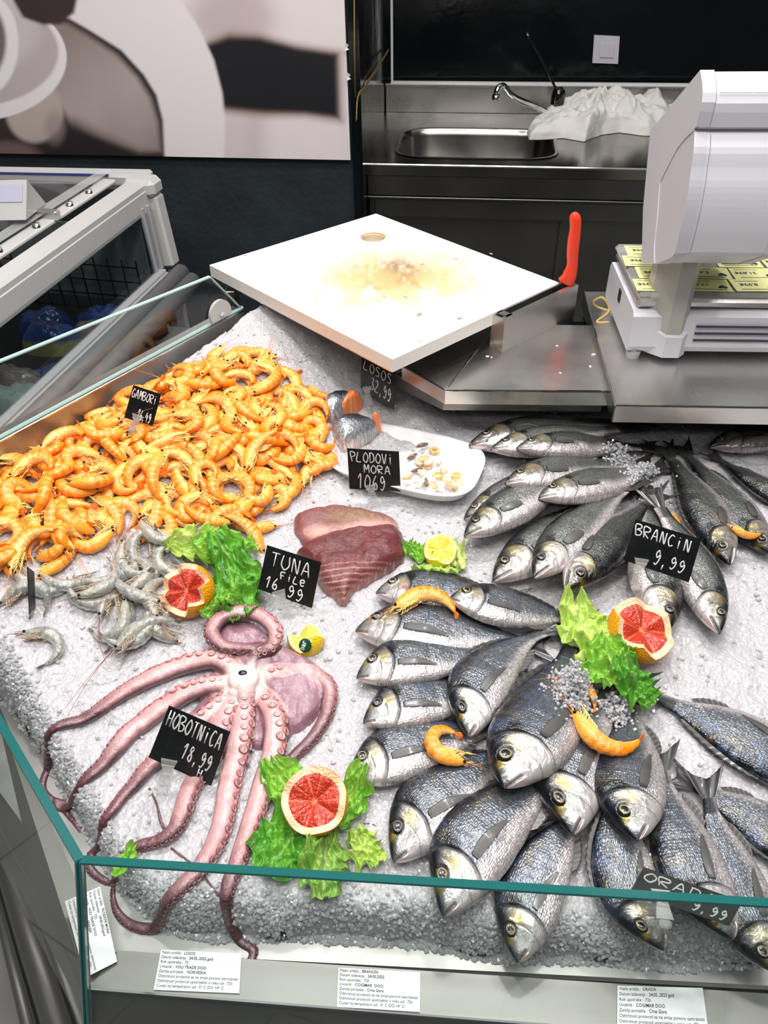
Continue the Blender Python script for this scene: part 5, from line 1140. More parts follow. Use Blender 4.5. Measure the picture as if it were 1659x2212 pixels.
# ================================================================== octopus
def octopus():
    arms = [
     [(520, 1462, 20), (480, 1432, 21), (430, 1428, 22), (350, 1448, 21), (290, 1475, 18), (230, 1512, 15), (170, 1545, 12), (120, 1560, 10), (85, 1575, 9), (62, 1605, 8), (58, 1640, 8), (80, 1665, 8), (115, 1678, 8), (140, 1690, 5)],
     [(515, 1478, 20), (430, 1490, 22), (360, 1520, 22), (300, 1560, 21), (248, 1612, 19), (222, 1640, 15), (196, 1662, 13), (160, 1685, 9), (120, 1692, 7), (92, 1680, 7), (88, 1668, 5), (120, 1705, 6), (140, 1728, 6), (148, 1742, 5), (128, 1726, 3)],
     [(520, 1490, 20), (455, 1545, 22), (385, 1605, 20), (325, 1648, 17), (270, 1705, 13), (230, 1752, 11), (198, 1778, 9), (172, 1790, 9), (166, 1818, 9), (188, 1842, 8), (222, 1852, 7), (232, 1830, 5), (214, 1800, 4), (205, 1780, 3)],
     [(525, 1490, 20), (485, 1560, 24), (445, 1640, 23), (412, 1700, 21), (395, 1750, 20), (376, 1788, 17), (345, 1808, 14), (300, 1818, 12), (255, 1845, 8), (225, 1858, 5)],
     [(535, 1495, 20), (522, 1590, 25), (495, 1690, 24), (474, 1790, 22), (445, 1852, 20), (405, 1900, 18), (355, 1938, 15), (305, 1955, 12), (255, 1945, 10), (226, 1915, 8), (218, 1880, 6), (224, 1850, 4)],
     [(548, 1490, 20), (590, 1540, 24), (592, 1620, 25), (565, 1700, 24), (537, 1790, 21), (512, 1860, 18), (490, 1920, 15), (487, 1960, 12), (508, 1985, 11), (533, 2003, 10), (525, 2028, 9), (492, 2040, 8), (448, 2042, 4)],
     [(545, 1468, 18), (610, 1455, 19), (670, 1455, 19), (708, 1478, 17), (708, 1530, 16), (680, 1580, 14), (645, 1618, 13), (615, 1650, 11), (598, 1688, 9)],
     [(540, 1455, 14), (556, 1425, 14), (590, 1412, 15), (598, 1385, 17), (570, 1352, 17), (525, 1342, 17), (482, 1352, 17), (462, 1385, 17), (482, 1412, 16), (530, 1412, 14), (570, 1402, 12), (568, 1380, 10), (545, 1362, 8)]]
    thin = [[(318, 1690, 3), (336, 1730, 3), (346, 1770, 4), (360, 1800, 3)], [(365, 1820, 3), (420, 1865, 3), (470, 1930, 3), (492, 1965, 2)], [(455, 1350, 3), (470, 1335, 3), (510, 1332, 2)], [(782, 1768, 2), (800, 1768, 2.5), (820, 1776, 1.5)], [(330, 1800, 3), (326, 1812, 3), (312, 1815, 2)]]
    S = []; body = []; suck = []
    px2m = lambda p: np.linalg.norm(p - EYE) * 0.97 / F
    def arm(a_, ai, thin_=False):
        a_ = np.array(a_, float); n = max(16, int(len(a_) * 9)); q = smooth_path(a_, n); pts = []; rr_ = []
        for i, (x, y, r) in enumerate(q):
            p = PI_(x, y, .012); rm = max(r, 1.2) * px2m(p); z = float(Hat(p[0], p[1])) + rm * .55
            pts.append([p[0], p[1], z]); rr_.append(rm)
        pts = np.array(pts); k = np.ones(7) / 7; zz = np.pad(pts[:, 2], 3, mode='edge'); pts[:, 2] = np.convolve(zz, k, 'valid'); 
        return pts, np.array(rr_), n
    paths = []
    for ai, a_ in enumerate(arms + thin):
        pts, rr_, n = arm(a_, ai); z_at = []
        fr_ = np.linspace(0, 1, n)
        if ai == 7: pts[:, 2] += .018 * np.sin(pi * np.clip(fr_, 0, 1)) + .006
        if ai < 8: pts[:, 2] += .006 * sstep(.30, .10, fr_)
        S.append((pts, rr_)); v, f = tube(pts, rr_, 14, .82); body.append((v, f))
        for s_ in (-.5, 0, .5): stamp(pts[:, 0] + s_ * rr_, pts[:, 1], pts[:, 2] + rr_ * .6)
    # crown, web and mantle
    c0 = PI_(528, 1472, .02); r0 = 34 * px2m(c0); t = np.linspace(-pi / 2, pi / 2, 9)
    v, f = lathe([(max(0, r0 * cos(q)), r0 * .55 * sin(q)) for q in t], 28, (c0[0], c0[1], c0[2] + .006)); body.append((v, f))
    web_px = [(470, 1425), (530, 1440), (600, 1440), (690, 1455), (700, 1490), (660, 1550), (600, 1625), (560, 1620), (470, 1640), (400, 1640), (350, 1600), (420, 1530), (440, 1480)]
    v, f, _, _ = lump([PI_(x, y, .006)[:2] for x, y in web_px], .016, lambda x, y: icez(y) + .000, n=80, rings=12, pw=8, rough=.01); body.append((v, f))
    man_px = [(455, 1350), (500, 1338), (545, 1345), (590, 1378), (640, 1412), (700, 1445), (722, 1475), (690, 1545), (640, 1590), (600, 1560), (560, 1460), (500, 1440), (462, 1400)]
    v, f, _, _ = lump([PI_(x, y, .006)[:2] for x, y in man_px], .020, lambda x, y: icez(y) + .000, n=80, rings=12, pw=6, rough=.01); body.append((v, f))
    V, f, _ = join(body); tmp = mo('octopus', V, f, M['octo']); md = tmp.modifiers.new('r', 'REMESH'); md.mode = 'VOXEL'; md.voxel_size = .00135; md.use_smooth_shade = True
    sm = tmp.modifiers.new('s', 'SMOOTH'); sm.iterations = 4; sm.factor = .5
    dg_ = bpy.context.evaluated_depsgraph_get(); me = tmp.evaluated_get(dg_).to_mesh(); nV = len(me.vertices); Vb = np.zeros(nV * 3); me.vertices.foreach_get('co', Vb); Vb = Vb.reshape(-1, 3)
    fb = [tuple(p.vertices) for p in me.polygons]; nb_ = np.zeros(nV * 3); me.vertices.foreach_get('normal', nb_); nb_ = nb_.reshape(-1, 3)
    tmp.evaluated_get(dg_).to_mesh_clear(); bpy.data.objects.remove(tmp)
    # colour: cream pink on the sucker side, purple brown skin on the flanks and tips
    best = np.full(nV, 9.); tt = np.zeros(nV); rl = np.zeros(nV); rad = np.full(nV, .01)
    for ai, (pts, rr_) in enumerate(S):
        n = len(pts)
        for i in range(n):
            d = np.linalg.norm(Vb - pts[i], axis=1) / rr_[i]; m = d < best; best[m] = d[m]; tt[m] = i / (n - 1); rl[m] = (Vb[m, 2] - pts[i, 2]) / rr_[i]; rad[m] = rr_[i]
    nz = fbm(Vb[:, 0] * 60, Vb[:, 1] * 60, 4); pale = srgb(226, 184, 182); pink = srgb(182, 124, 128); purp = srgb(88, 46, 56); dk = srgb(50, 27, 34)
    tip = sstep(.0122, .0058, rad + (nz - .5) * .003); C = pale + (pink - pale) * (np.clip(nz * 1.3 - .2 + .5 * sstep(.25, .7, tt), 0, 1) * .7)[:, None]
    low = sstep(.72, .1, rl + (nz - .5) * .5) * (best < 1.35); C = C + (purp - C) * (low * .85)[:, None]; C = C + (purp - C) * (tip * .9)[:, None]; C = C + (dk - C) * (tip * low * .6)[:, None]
    web = best > 1.25; wc = srgb(150, 112, 126) * (.75 + .5 * nz[:, None]); C = np.where(web[:, None], wc, C)
    hub = np.hypot(Vb[:, 0] - c0[0], Vb[:, 1] - c0[1]); w = sstep(.035, .012, hub)[:, None]; C = C + (srgb(240, 222, 216) - C) * w
    C = C * (.82 + .36 * fbm(Vb[:, 0] * 220, Vb[:, 1] * 220, 8))[:, None]
    # suckers: cups with a raised rim, larger near the crown
    K_ = 12; parts = []
    for ai, (pts, rr_) in enumerate(S[:8]):
        T = np.gradient(pts, axis=0); T /= np.linalg.norm(T, axis=1)[:, None]; d = 0; i = 3; n = len(pts); row = 0
        seglen = np.linalg.norm(np.diff(pts, axis=0), axis=1); cum = np.concatenate([[0], np.cumsum(seglen)]); pos = .02
        side0 = {0: 1, 1: 1, 2: 1, 3: -1, 4: -1, 5: -1, 6: -1, 7: 1}[ai]
        while pos < cum[-1] * .97:
            p = np.array([np.interp(pos, cum, pts[:, k]) for k in range(3)]); r = np.interp(pos, cum, rr_); tg = np.array([np.interp(pos, cum, T[:, k]) for k in range(3)]); sd = np.cross(tg, [0, 0, 1.]); sd /= np.linalg.norm(sd) + 1e-9
            fr_ = pos / cum[-1]; roll_ = side0 * (.45 + .85 * sstep(.05, .35, fr_)) ; roll_ += (1 if row % 2 else -1) * (.42 - .22 * sstep(.1, .4, fr_))
            n_ = sd * sin(roll_) + np.array([0, 0, 1.]) * cos(roll_) * .82; n_ /= np.linalg.norm(n_); sr = r * (.27 + .13 * nr.rand()) * (1 if fr_ > .06 else .6)
            c = p + (sd * sin(roll_) + np.array([0, 0, .82]) * cos(roll_)) * r * .93; e1 = np.cross(n_, tg); e1 /= np.linalg.norm(e1); e2 = np.cross(n_, e1)
            prof_ = [(1.05, -.35), (1.12, .15), (1.0, .42), (.78, .42), (.58, .12), (.25, .0), (0.02, -.02)]; v = []; cc_ = []
            rimc = srgb(176, 104, 104) + (srgb(92, 52, 62) - srgb(176, 104, 104)) * sstep(.25, .7, fr_); inn = srgb(236, 196, 190) + (srgb(150, 96, 100) - srgb(236, 196, 190)) * sstep(.3, .8, fr_); gap_ = srgb(150, 92, 92)
            for (a_, b_), ccc in zip(prof_, (rimc, rimc, rimc * 1.05, inn, gap_, inn, inn)):
                for k in range(K_): t_ = 2 * pi * k / K_; v.append(c + (e1 * cos(t_) + e2 * sin(t_)) * sr * a_ + n_ * sr * b_); cc_.append(ccc)
            parts.append((np.array(v), [tuple(q) for q in grid_faces(len(prof_), K_, True)], np.array(cc_)))
            pos += max(sr * (1.25 + .5 * nr.rand()), .0024); row += 1
    Vs, fs, Cs = join(parts); off = len(Vb)
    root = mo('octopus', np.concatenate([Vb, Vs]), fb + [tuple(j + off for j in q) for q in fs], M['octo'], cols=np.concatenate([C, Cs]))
    props(root, 'whole raw octopus spread on the ice, pinkish arms with suckers and dark curled tips', 'octopus')
    i = np.argmin(np.hypot(Vb[:, 0] - c0[0], Vb[:, 1] - c0[1]) - Vb[:, 2] * .5); top_ = Vb[(np.hypot(Vb[:, 0] - c0[0], Vb[:, 1] - c0[1]) < .006)][:, 2].max()
    v, f = lathe([(0, .001), (.0022, .0008), (.0036, 0), (.004, -.003), (0, -.004)], 14, (c0[0], c0[1], top_ + .0005)); v[:, 0] += (v[:, 0] - c0[0]) * .4; mo('beak', v, f, M['eye'], root)
octopus()

# ================================================================== tuna and salmon
def meat(name, px, h, colf, label, cat, mt, dz=.0, n=200, rings=44, pw=6, rough=.008, seed=0, group=None):
    pts = [PI_(x, y, h * .4 + dz)[:2] for x, y in px]
    V, f, X, r = lump(pts, lambda x, y, rr_: h * (.85 + .3 * fbm(x * 22, y * 22, seed)), lambda x, y: icez(y) + extra(x, y) + .001 + dz + 0 * x, n=n, rings=rings, pw=pw, rough=rough, seed=seed, smooth_it=1)
    px_, py_ = proj(V); C = colf(px_, py_, r, V); o = mo(name, V, f, M[mt], cols=C); props(o, label, cat, group); 
    nn_ = len(V) // 2; stamp(V[:nn_, 0], V[:nn_, 1], V[:nn_, 2]); return o
def tuna_lo(px, py, r, V):
    s = (py - 1180) + (px - 640) * .10 + 10 * np.sin((px - 640) / 60.); u = fbm(px / 24, s / 5, 3); u2 = fbm(px / 60, s / 2.2, 6)
    C = mix(srgb(116, 48, 50), srgb(84, 28, 32), np.clip(u * 1.4 - .2, 0, 1)[:, None])
    band = sstep(25, 70, s)
    C = mix(C, srgb(136, 84, 78), (band * .55 * u)[:, None]); line = np.exp(-((np.mod(s + 7 * fbm(px / 30, py / 40, 9), 13) - 6.5) / 1.3)**2) * sstep(38, 70, s); C = mix(C, srgb(214, 172, 158), (line * .75 * (.4 + u2))[:, None])
    e = sstep(.9, 1.0, r) * sstep(60, 100, s); return mix(C, srgb(190, 140, 128), (e * .5)[:, None])
def tuna_up(px, py, r, V):
    u = fbm(px / 22, py / 9, 13); C = mix(srgb(138, 76, 74), srgb(104, 48, 50), np.clip(u * 1.5 - .3, 0, 1)[:, None])
    w = np.exp(-((py - (1152 - (px - 640) * .10) + 6 * np.sin(px / 20.)) / 14)**2) * sstep(650, 690, px); C = mix(C, srgb(216, 168, 158), (w * .85)[:, None]); w = np.exp(-(((px - 690) / 38)**2 + ((py - 1152) / 12)**2)); C = mix(C, srgb(214, 160, 146), (w * .8)[:, None])
    w = np.clip(np.exp(-(((px - 760) / 60)**2 + ((py - 1112) / 16)**2)) * u * 2, 0, 1); return mix(C, srgb(146, 118, 84), (w * .7)[:, None])
meat('tuna_fillet', [(634, 1118), (660, 1104), (715, 1095), (760, 1100), (800, 1108), (840, 1117), (862, 1130), (856, 1150), (800, 1160), (740, 1166), (700, 1172), (660, 1185), (648, 1168), (634, 1145)], .022, tuna_up, 'thick pinkish tuna piece with a white sinew band, behind the dark red one', 'tuna fillet', 'tuna', seed=4)
meat('tuna_fillet', [(638, 1192), (662, 1172), (710, 1156), (770, 1143), (815, 1137), (855, 1134), (870, 1148), (874, 1175), (872, 1205), (845, 1222), (810, 1242), (790, 1258), (765, 1272), (745, 1300), (732, 1296), (722, 1285), (706, 1278), (690, 1258), (672, 1226)], .026, tuna_lo, 'dark red tuna fillet with pale grain lines in front of the pinkish piece', 'tuna fillet', 'tuna', seed=5)
def salmon(px, label, seed, cut):
    """tail-end piece: silver skin dome, orange cut face"""
    pts = [PI_(x, y, .02)[:2] for x, y in px]
    V, f, X, r = lump(pts, .030, lambda x, y: icez(y) + extra(x, y) + .001 + 0 * x, n=120, rings=30, pw=2.6, rough=.002, seed=seed)
    px_, py_ = proj(V); ys = [p[1] for p in px]; t = (py_ - min(ys)) / (max(ys) - min(ys)); C = mix(srgb(46, 54, 64), srgb(178, 182, 188), sstep(.1, .55, t + .1 * fbm(px_ / 8, py_ / 8, seed))[:, None]); C = mix(C, srgb(214, 200, 196), sstep(.7, 1, t)[:, None])
    st = np.stack([V[:, 0], V[:, 1], np.full(len(V), .9)], 1); root = mo('salmon_piece', V, f, M['salmon'], cols=C, st=st); props(root, label, 'salmon')
    pts2 = [PI_(x, y, .018)[:2] for x, y in cut]; V2, f2, X2, r2_ = lump(pts2, .033, lambda x, y: icez(y) + extra(x, y) + .0 + 0 * x, n=70, rings=20, pw=3.5, rough=.006, seed=seed + 3)
    a_ = fbm(V2[:, 0] * 260, V2[:, 1] * 90, 5); mo('cut_face', V2, f2, M['wet'], root, cols=mix(srgb(232, 100, 30), srgb(246, 168, 110), np.clip(a_ * 1.6 - .4, 0, 1)[:, None])); stamp(V[:len(V) // 2, 0], V[:len(V) // 2, 1], V[:len(V) // 2, 2])
salmon([(700, 852), (722, 842), (750, 841), (772, 847), (778, 858), (762, 872), (740, 888), (715, 898), (690, 880)], 'upper silver salmon piece with its orange cut side facing the black card', 1, [(745, 862), (762, 849), (780, 852), (784, 862), (764, 876), (742, 888), (732, 886)])
salmon([(714, 905), (738, 890), (775, 888), (808, 900), (822, 910), (800, 930), (770, 948), (738, 958), (722, 935)], 'lower silver salmon piece partly under the white foam tray', 2, [(806, 899), (818, 905), (824, 912), (815, 918), (802, 910)])

# ================================================================== foam tray and the seafood mix in it
ft = [P(*q, icez(.95) + .022) for q in ((752, 905), (1072, 962), (1002, 1100), (690, 1010))]; fc_ = sum(ft) / 4; e1 = ((ft[1] - ft[0]) + (ft[2] - ft[3])) / 2; e2 = ((ft[3] - ft[0]) + (ft[2] - ft[1])) / 2
fc_[2] = icez(fc_[1]) + .022; ha, hb_ = np.linalg.norm(e1) / 2, np.linalg.norm(e2) / 2; e1 /= np.linalg.norm(e1); e2 /= np.linalg.norm(e2)
def tray_pt(u, v, w): return fc_ + e1 * u + e2 * v + np.array([0, 0, w])
K_ = 72; V = []; prof_ = [(-.030, -.022), (-.012, -.019), (-.003, -.003), (0, 0), (0, .0015), (-.006, .0015), (-.010, -.003), (-.020, -.017), (-.032, -.0195)]
for d, w in prof_:
    for k in range(K_): u, v = rr(2 * pi * k / K_, ha + d, hb_ + d, 3.6); V.append(tray_pt(u, v, w))
V += [tray_pt(0, 0, -.0225), tray_pt(0, 0, -.0195)]; n9 = len(prof_)
Fc = [tuple(q[::-1]) for q in grid_faces(n9, K_, True)] + [(n9 * K_, (k + 1) % K_, k)[::-1] for k in range(K_)] + [(n9 * K_ + 1, (n9 - 1) * K_ + k, (n9 - 1) * K_ + (k + 1) % K_)[::-1] for k in range(K_)]
V = np.array(V); Fc = [q for q in Fc]
o = mo('foam_tray', V, Fc, M['foam']); props(o, 'white foam tray holding the last of a seafood mix', 'tray')
import bmesh
def fix_normals(o):
    bm = bmesh.new(); bm.from_mesh(o.data); bmesh.ops.recalc_face_normals(bm, faces=bm.faces); bm.to_mesh(o.data); bm.free()
fix_normals(o); stamp(V[:, 0], V[:, 1], V[:, 2])
def tray_xy(x, y): return P(x, y, fc_[2] - .017)
mixp = [('shrimp', (905, 1033)), ('cube', (952, 1060)), ('cube', (905, 1052)), ('ring', (938, 977)), ('ring', (945, 1035)), ('mussel', (912, 975)), ('mussel', (890, 990)), ('cube', (948, 1000)), ('clam', (965, 1050)), ('clam', (990, 1045)), ('cube', (925, 1045)), ('clam', (880, 1045)), ('ring', (985, 1030)), ('clam', (915, 1000)), ('clam', (925, 1012)), ('mussel', (900, 1020)), ('cube', (892, 1060)), ('clam', (975, 1062)), ('ring', (925, 1005)), ('clam', (935, 1060)), ('clam', (958, 1030)), ('shrimp', (1000, 1052)), ('cube', (930, 1070)), ('mussel', (920, 1055)), ('clam', (905, 1002))]
lab = {'shrimp': ('peeled_shrimp', 'small peeled greyish shrimp in the white foam tray', 'shrimp', srgb(206, 198, 180)), 'cube': ('squid_piece', 'white squid strip in the white foam tray', 'squid', srgb(246, 240, 232)), 'ring': ('squid_ring', 'small orange tinted ring in the white foam tray', 'squid', srgb(246, 190, 110)), 'mussel': ('mussel_meat', 'dark edged mussel piece in the white foam tray', 'mussel', srgb(120, 96, 78)), 'clam': ('clam_meat', 'pale orange and white clam morsel in the white foam tray', 'clam', srgb(240, 205, 170))}
for i, (kd_, (x, y)) in enumerate(mixp):
    p = tray_xy(x, y); nm, lb, ct, col = lab[kd_]; R = Rz(rnd.random() * 6) @ Rx(rnd.gauss(0, .2)); z = .0035 + .004 * (i % 3)
    if kd_ == 'cube': V, f = box((0, 0, 0), .022, .009, .005, R, .002); 
    elif kd_ == 'ring': t_ = np.linspace(0, 2 * pi, 13)[:-1]; V, f = tube([(cos(q) * .006, sin(q) * .006, 0) for q in np.append(t_, t_[0])], .0025, 7); V = V @ R.T
    elif kd_ == 'shrimp': t_ = np.linspace(.3, 3.0, 14); V, f = tube([(cos(q) * .013, sin(q) * .010, 0) for q in t_], np.interp(t_, [.3, 1, 2, 3], [.003, .006, .007, .003]) * (1 + .12 * np.sin(t_ * 12)), 10); V = V @ R.T
    else:
        V, f = lathe([(0, -.6), (.7, -.5), (1, 0), (.8, .5), (.3, .75), (0, .7)], 12); V = V * [.009 if kd_ == 'clam' else .011, .006 if kd_ == 'clam' else .003, .005] ; V += (fbm(V[:, 0] * 300, V[:, 1] * 300 + V[:, 2] * 200, i)[:, None] - .5) * .006; V = V @ R.T
    C = np.tile(col, (len(V), 1)) * (.85 + .3 * fbm(V[:, 0] * 200, V[:, 1] * 200, i)[:, None]); 
    if kd_ == 'clam' and i % 2: C = C * [1, .8, .6]
    o = mo(nm, V + p + [0, 0, z], f, M['wet'], cols=C); props(o, lb, ct, 'seafood mix in the foam tray: ' + ct)

# ================================================================== citrus
def citrus(name, cx_, cy_, rpx, nrm, teeth, h_hi, h_lo, rot, colors, label, soft=False, cat='grapefruit', seg=10, sink=.25, stretch=1.0, dz=None, sq=1.0):
    """sphere cut to the centre along a zigzag; nrm = direction the opening faces"""
    p = PI_(cx_, cy_, .03); R0 = rpx * np.linalg.norm(p - EYE) / F
    c = PI_(cx_, cy_, R0 * .9); c[2] = max(float(Hat(c[0], c[1])), icez(c[1])) + R0 * (dz if dz is not None else .75)
    c = P(cx_, cy_, c[2]); n_ = np.array(nrm, float); n_ /= np.linalg.norm(n_); e1 = np.cross([0, 1., .2], n_); e1 /= np.linalg.norm(e1); e2 = np.cross(n_, e1); B = np.stack([e1, e2, n_], 1)
    K_ = teeth * 16; th = np.linspace(0, 2 * pi, K_, endpoint=False); ph_ = (th * teeth / (2 * pi) + rot) % 1; tri = np.abs(ph_ * 2 - 1); tri = (.5 - .5 * np.cos(pi * tri)) if soft else tri
    lat = h_lo + (h_hi - h_lo) * tri   # latitude of the rim, radians
    root = empty(name, c - [0, 0, R0], label, cat)
    m = 26; V = []; rindc, pith, flesh, memb = colors; bump_ = lambda a_, b_: 1 + .012 * (fbm(np.cos(a_) * 3 + 5, np.sin(a_) * 3 + b_ * 2, 4) - .5)
    for i in range(m):
        s_ = i / (m - 1); la = -pi / 2 + (lat + pi / 2) * s_; rr_ = R0 * bump_(th, la); V.append(np.stack([rr_ * np.cos(la) * np.cos(th) * sq, rr_ * np.cos(la) * np.sin(th) * stretch, rr_ * np.sin(la)], 1))
    Vr = np.concatenate(V) @ B.T + c; mo(name.split('_')[0] + '_peel' if False else 'peel', Vr, [tuple(q) for q in grid_faces(m, K_, True)], M['rind'] if cat == 'grapefruit' else M['lemonrind'], root, cols=np.tile(rindc, (len(Vr), 1)))
    rim = V[-1]
    # pith ring: from the rim inward, then pulp
    def surf(f0, f1, nn_, dip):
        out_ = []
        for s_ in np.linspace(f0, f1, nn_): q = rim * s_; q = q.copy(); q[:, 2] -= dip * R0 * (1 - s_); out_.append(q)
        return np.concatenate(out_)
    pw_ = .79 if cat == 'grapefruit' else .86; V2 = surf(1.0, pw_, 4, .0) @ B.T + c; mo('pith', V2, [tuple(q) for q in grid_faces(4, K_, True)], M['pulp'], root, cols=np.tile(pith, (len(V2), 1)))
    nn_ = 22; V3l = []; C3_ = []
    for s_ in np.linspace(pw_, 0.02, nn_):
        q = rim * s_; mem = np.abs(((th * seg / (2 * pi)) % 1) - .5) * 2; bulge = (1 - mem**6) * .045 * R0 * sstep(0.02, .3, s_) * sstep(pw_ + .01, pw_ - .12, s_); q = q.copy(); q[:, 2] += bulge - .02 * R0 * (fbm(th * 14, np.full(K_, s_ * 5), 3) - .3)
        V3l.append(q); w = sstep(.86, .98, mem) * .6 + sstep(.12, .04, s_); st_ = fbm(th * 20, np.full(K_, s_ * 3.), 6); C3_.append(mix(mix(flesh * .75, flesh * 1.15 + .02, st_[:, None]), memb, np.clip(w, 0, 1)[:, None]))
    V3_ = np.concatenate(V3l) @ B.T + c; V3_ = np.concatenate([V3_, V3_[-K_:].mean(0)[None]]); C3_ = np.concatenate(C3_ + [memb[None]])
    o = mo('pulp', V3_, [tuple(q) for q in grid_faces(nn_, K_, True)] + [((nn_ - 1) * K_ + k, (nn_ - 1) * K_ + (k + 1) % K_, nn_ * K_) for k in range(K_)], M['pulp'], root, cols=C3_)
    stamp(Vr[:, 0], Vr[:, 1], np.minimum(Vr[:, 2], c[2])); return root, c, R0, B
GF = (srgb(250, 158, 10), srgb(250, 204, 160), srgb(188, 44, 14), srgb(236, 130, 84)); LM = (srgb(240, 206, 20), srgb(250, 240, 170), srgb(240, 214, 70), srgb(252, 244, 190))

# ================================================================== lettuce
def leaf(cx_, cy_, deg, lpx, wpx, shade, seed, label, group=None, lift=.006, curl=.2, ruff=1.0, name='lettuce_leaf'):
    """centre px, growing direction in the picture, length and width in px"""
    n, m = 76, 51; p0 = PI_(cx_, cy_, .02); k_ = np.linalg.norm(p0 - EYE) / F; L = lpx * k_; Wd = wpx * k_; yaw = px_yaw(cx_, cy_, cx_ + 30 * cos(radians(deg)), cy_ - 30 * sin(radians(deg)), p0[2])
    # foreshortening of ground directions
    a_ = P(cx_, cy_, p0[2]); b_ = P(cx_ + lpx * cos(radians(deg)), cy_ - lpx * sin(radians(deg)), p0[2]); L = np.linalg.norm(b_ - a_)
    A_, B_ = np.meshgrid(np.linspace(0, 1, n), np.linspace(-1, 1, m), indexing='ij'); w = np.sin(pi * np.clip(A_ * .88 + .06, 0, 1))**.55 * (1 + .16 * (vn(A_ * 4, B_ * .5, seed) - .5)); rag = 1 + .18 * (vn(A_ * 4, np.sign(B_) * 2 + 4, seed + 1) - .5) + .12 * (vn(A_ * 16, np.sign(B_) * 2 + 9, seed + 1) - .5)
    X = (A_ - .5) * L * (1 + .05 * np.sin(B_ * 5 + seed)); Y = B_ * w * Wd / 2 * rag
    ed = np.abs(B_)**1.6; ph_ = A_ * 30 + 5 * vn(A_ * 3, B_ * 1, seed + 2); Z = ruff * ((.0048 * ed) * np.sin(ph_ + np.sign(B_) * 1.3) + .006 * (fbm(A_ * 9, B_ * 5, seed + 5) - .5) * 2 + .0035 * (1 - np.abs(np.sin(A_ * 11 + B_ * 6 + seed))) + .003 * (1 - np.abs(np.sin(A_ * 17 - B_ * 9 + seed)))) + curl * .03 * (A_ - .5)**2 * 4 * .6 - .006 * np.exp(-(B_ / .1)**2)
    X = X + ruff * .003 * ed * np.cos(ph_); Y = Y + ruff * .003 * ed * np.sin(ph_ * .7)
    P_ = np.stack([X, Y, 0 * X], -1).reshape(-1, 3) @ Rz(yaw).T + [p0[0], p0[1], 0]
    h = np.maximum(Hat(P_[:, 0], P_[:, 1]), icez(P_[:, 1])).reshape(n, m)
    for _ in range(45): hp_ = np.pad(h, 1, mode='edge'); h = np.maximum(h * .6, 0) + .4 * (hp_[:-2, 1:-1] + hp_[2:, 1:-1] + hp_[1:-1, :-2] + hp_[1:-1, 2:]) / 4
    md_ = np.median(h); h = np.where(h < md_, md_ + (h - md_) * .45, md_ + (h - md_) * .8); P_[:, 2] = (h + Z + lift + .004).ravel(); 
    vein = np.exp(-(B_ / .07)**2) * (1 - A_ * .6) + .5 * np.exp(-((np.mod(A_ * 9 - np.abs(B_) * 3.2, 1) - .5) / .10)**2) * (1 - np.abs(B_)) * .7
    lo, hi, ve = shade; nz = fbm(A_ * 9, B_ * 6, seed + 7); C = mix(lo, hi, np.clip(nz * 1.7 - .35, 0, 1)[..., None]); C = mix(C, ve, np.clip(vein, 0, 1)[..., None] * .55); C = mix(C, lo * .85, (sstep(.8, 1, np.abs(B_)) * .4)[..., None])
    V = P_; V2 = np.concatenate([V, V - [0, 0, .0006]]); g_ = grid_faces(n, m); N_ = n * m; o = mo(name, V2, [tuple(q) for q in g_] + [tuple(q) for q in (g_[:, ::-1] + N_)], M['leaf'], cols=np.concatenate([C.reshape(-1, 3)] * 2)); props(o, label, 'lettuce', group)
    stamp(V[:, 0], V[:, 1], V[:, 2]); return o
DG = (srgb(42, 118, 26), srgb(104, 178, 48), srgb(170, 214, 110)); LG = (srgb(150, 194, 66), srgb(198, 226, 112), srgb(226, 240, 170)); MG = (srgb(84, 156, 36), srgb(146, 204, 66), srgb(196, 226, 130))
leaf(435, 1180, 190, 150, 62, LG, 1, 'pale lettuce leaf at the back of the bunch behind the left grapefruit', lift=.010)
leaf(490, 1195, 10, 130, 80, MG, 2, 'mid green lettuce leaf touching the cooked shrimp pile', lift=.012)
leaf(515, 1240, -40, 125, 90, DG, 3, 'dark lettuce leaf in the middle of the bunch right of the left grapefruit', lift=.012)
leaf(510, 1290, -75, 110, 95, DG, 4, 'dark lettuce leaf reaching down towards the octopus', lift=.010)
leaf(478, 1322, -160, 90, 40, MG, 5, 'small lettuce leaf just below the left grapefruit', lift=.006)
leaf(625, 1700, 130, 130, 90, MG, 6, 'ruffled lettuce leaf at the upper left of the front grapefruit', lift=.006)
leaf(615, 1815, -125, 170, 130, DG, 7, 'broad dark green leaf spreading left below the front grapefruit', lift=.006)
leaf(700, 1860, -95, 150, 90, (srgb(96, 150, 50), srgb(150, 190, 86), srgb(206, 222, 150)), 8, 'pale leaf hanging straight down below the front grapefruit', lift=.006)
leaf(790, 1820, -55, 90, 70, LG, 9, 'light green leaf tip right of the front grapefruit near the thin arm tip', lift=.003)
leaf(755, 1725, 60, 120, 70, MG, 10, 'lettuce leaf showing between the front grapefruit and the sea bream', lift=.006)
leaf(1268, 1360, -60, 140, 118, LG, 11, 'crinkled pale lettuce leaf at the top, left of the right grapefruit', lift=.012, ruff=1.3)
leaf(1300, 1415, -40, 135, 125, LG, 12, 'crinkled pale lettuce leaf left below the right grapefruit', lift=.014, ruff=1.3)
leaf(1312, 1468, -70, 95, 105, MG, 13, 'curled mid green lettuce leaf over the sea bream tails', lift=.012)
leaf(1368, 1503, -40, 105, 105, DG, 14, 'dark green curled leaf tip at the lower end of the right bunch', lift=.012, ruff=1.2)
leaf(905, 1180, 150, 60, 44, MG, 15, 'small torn green leaf left of the cut lemon', lift=.003)
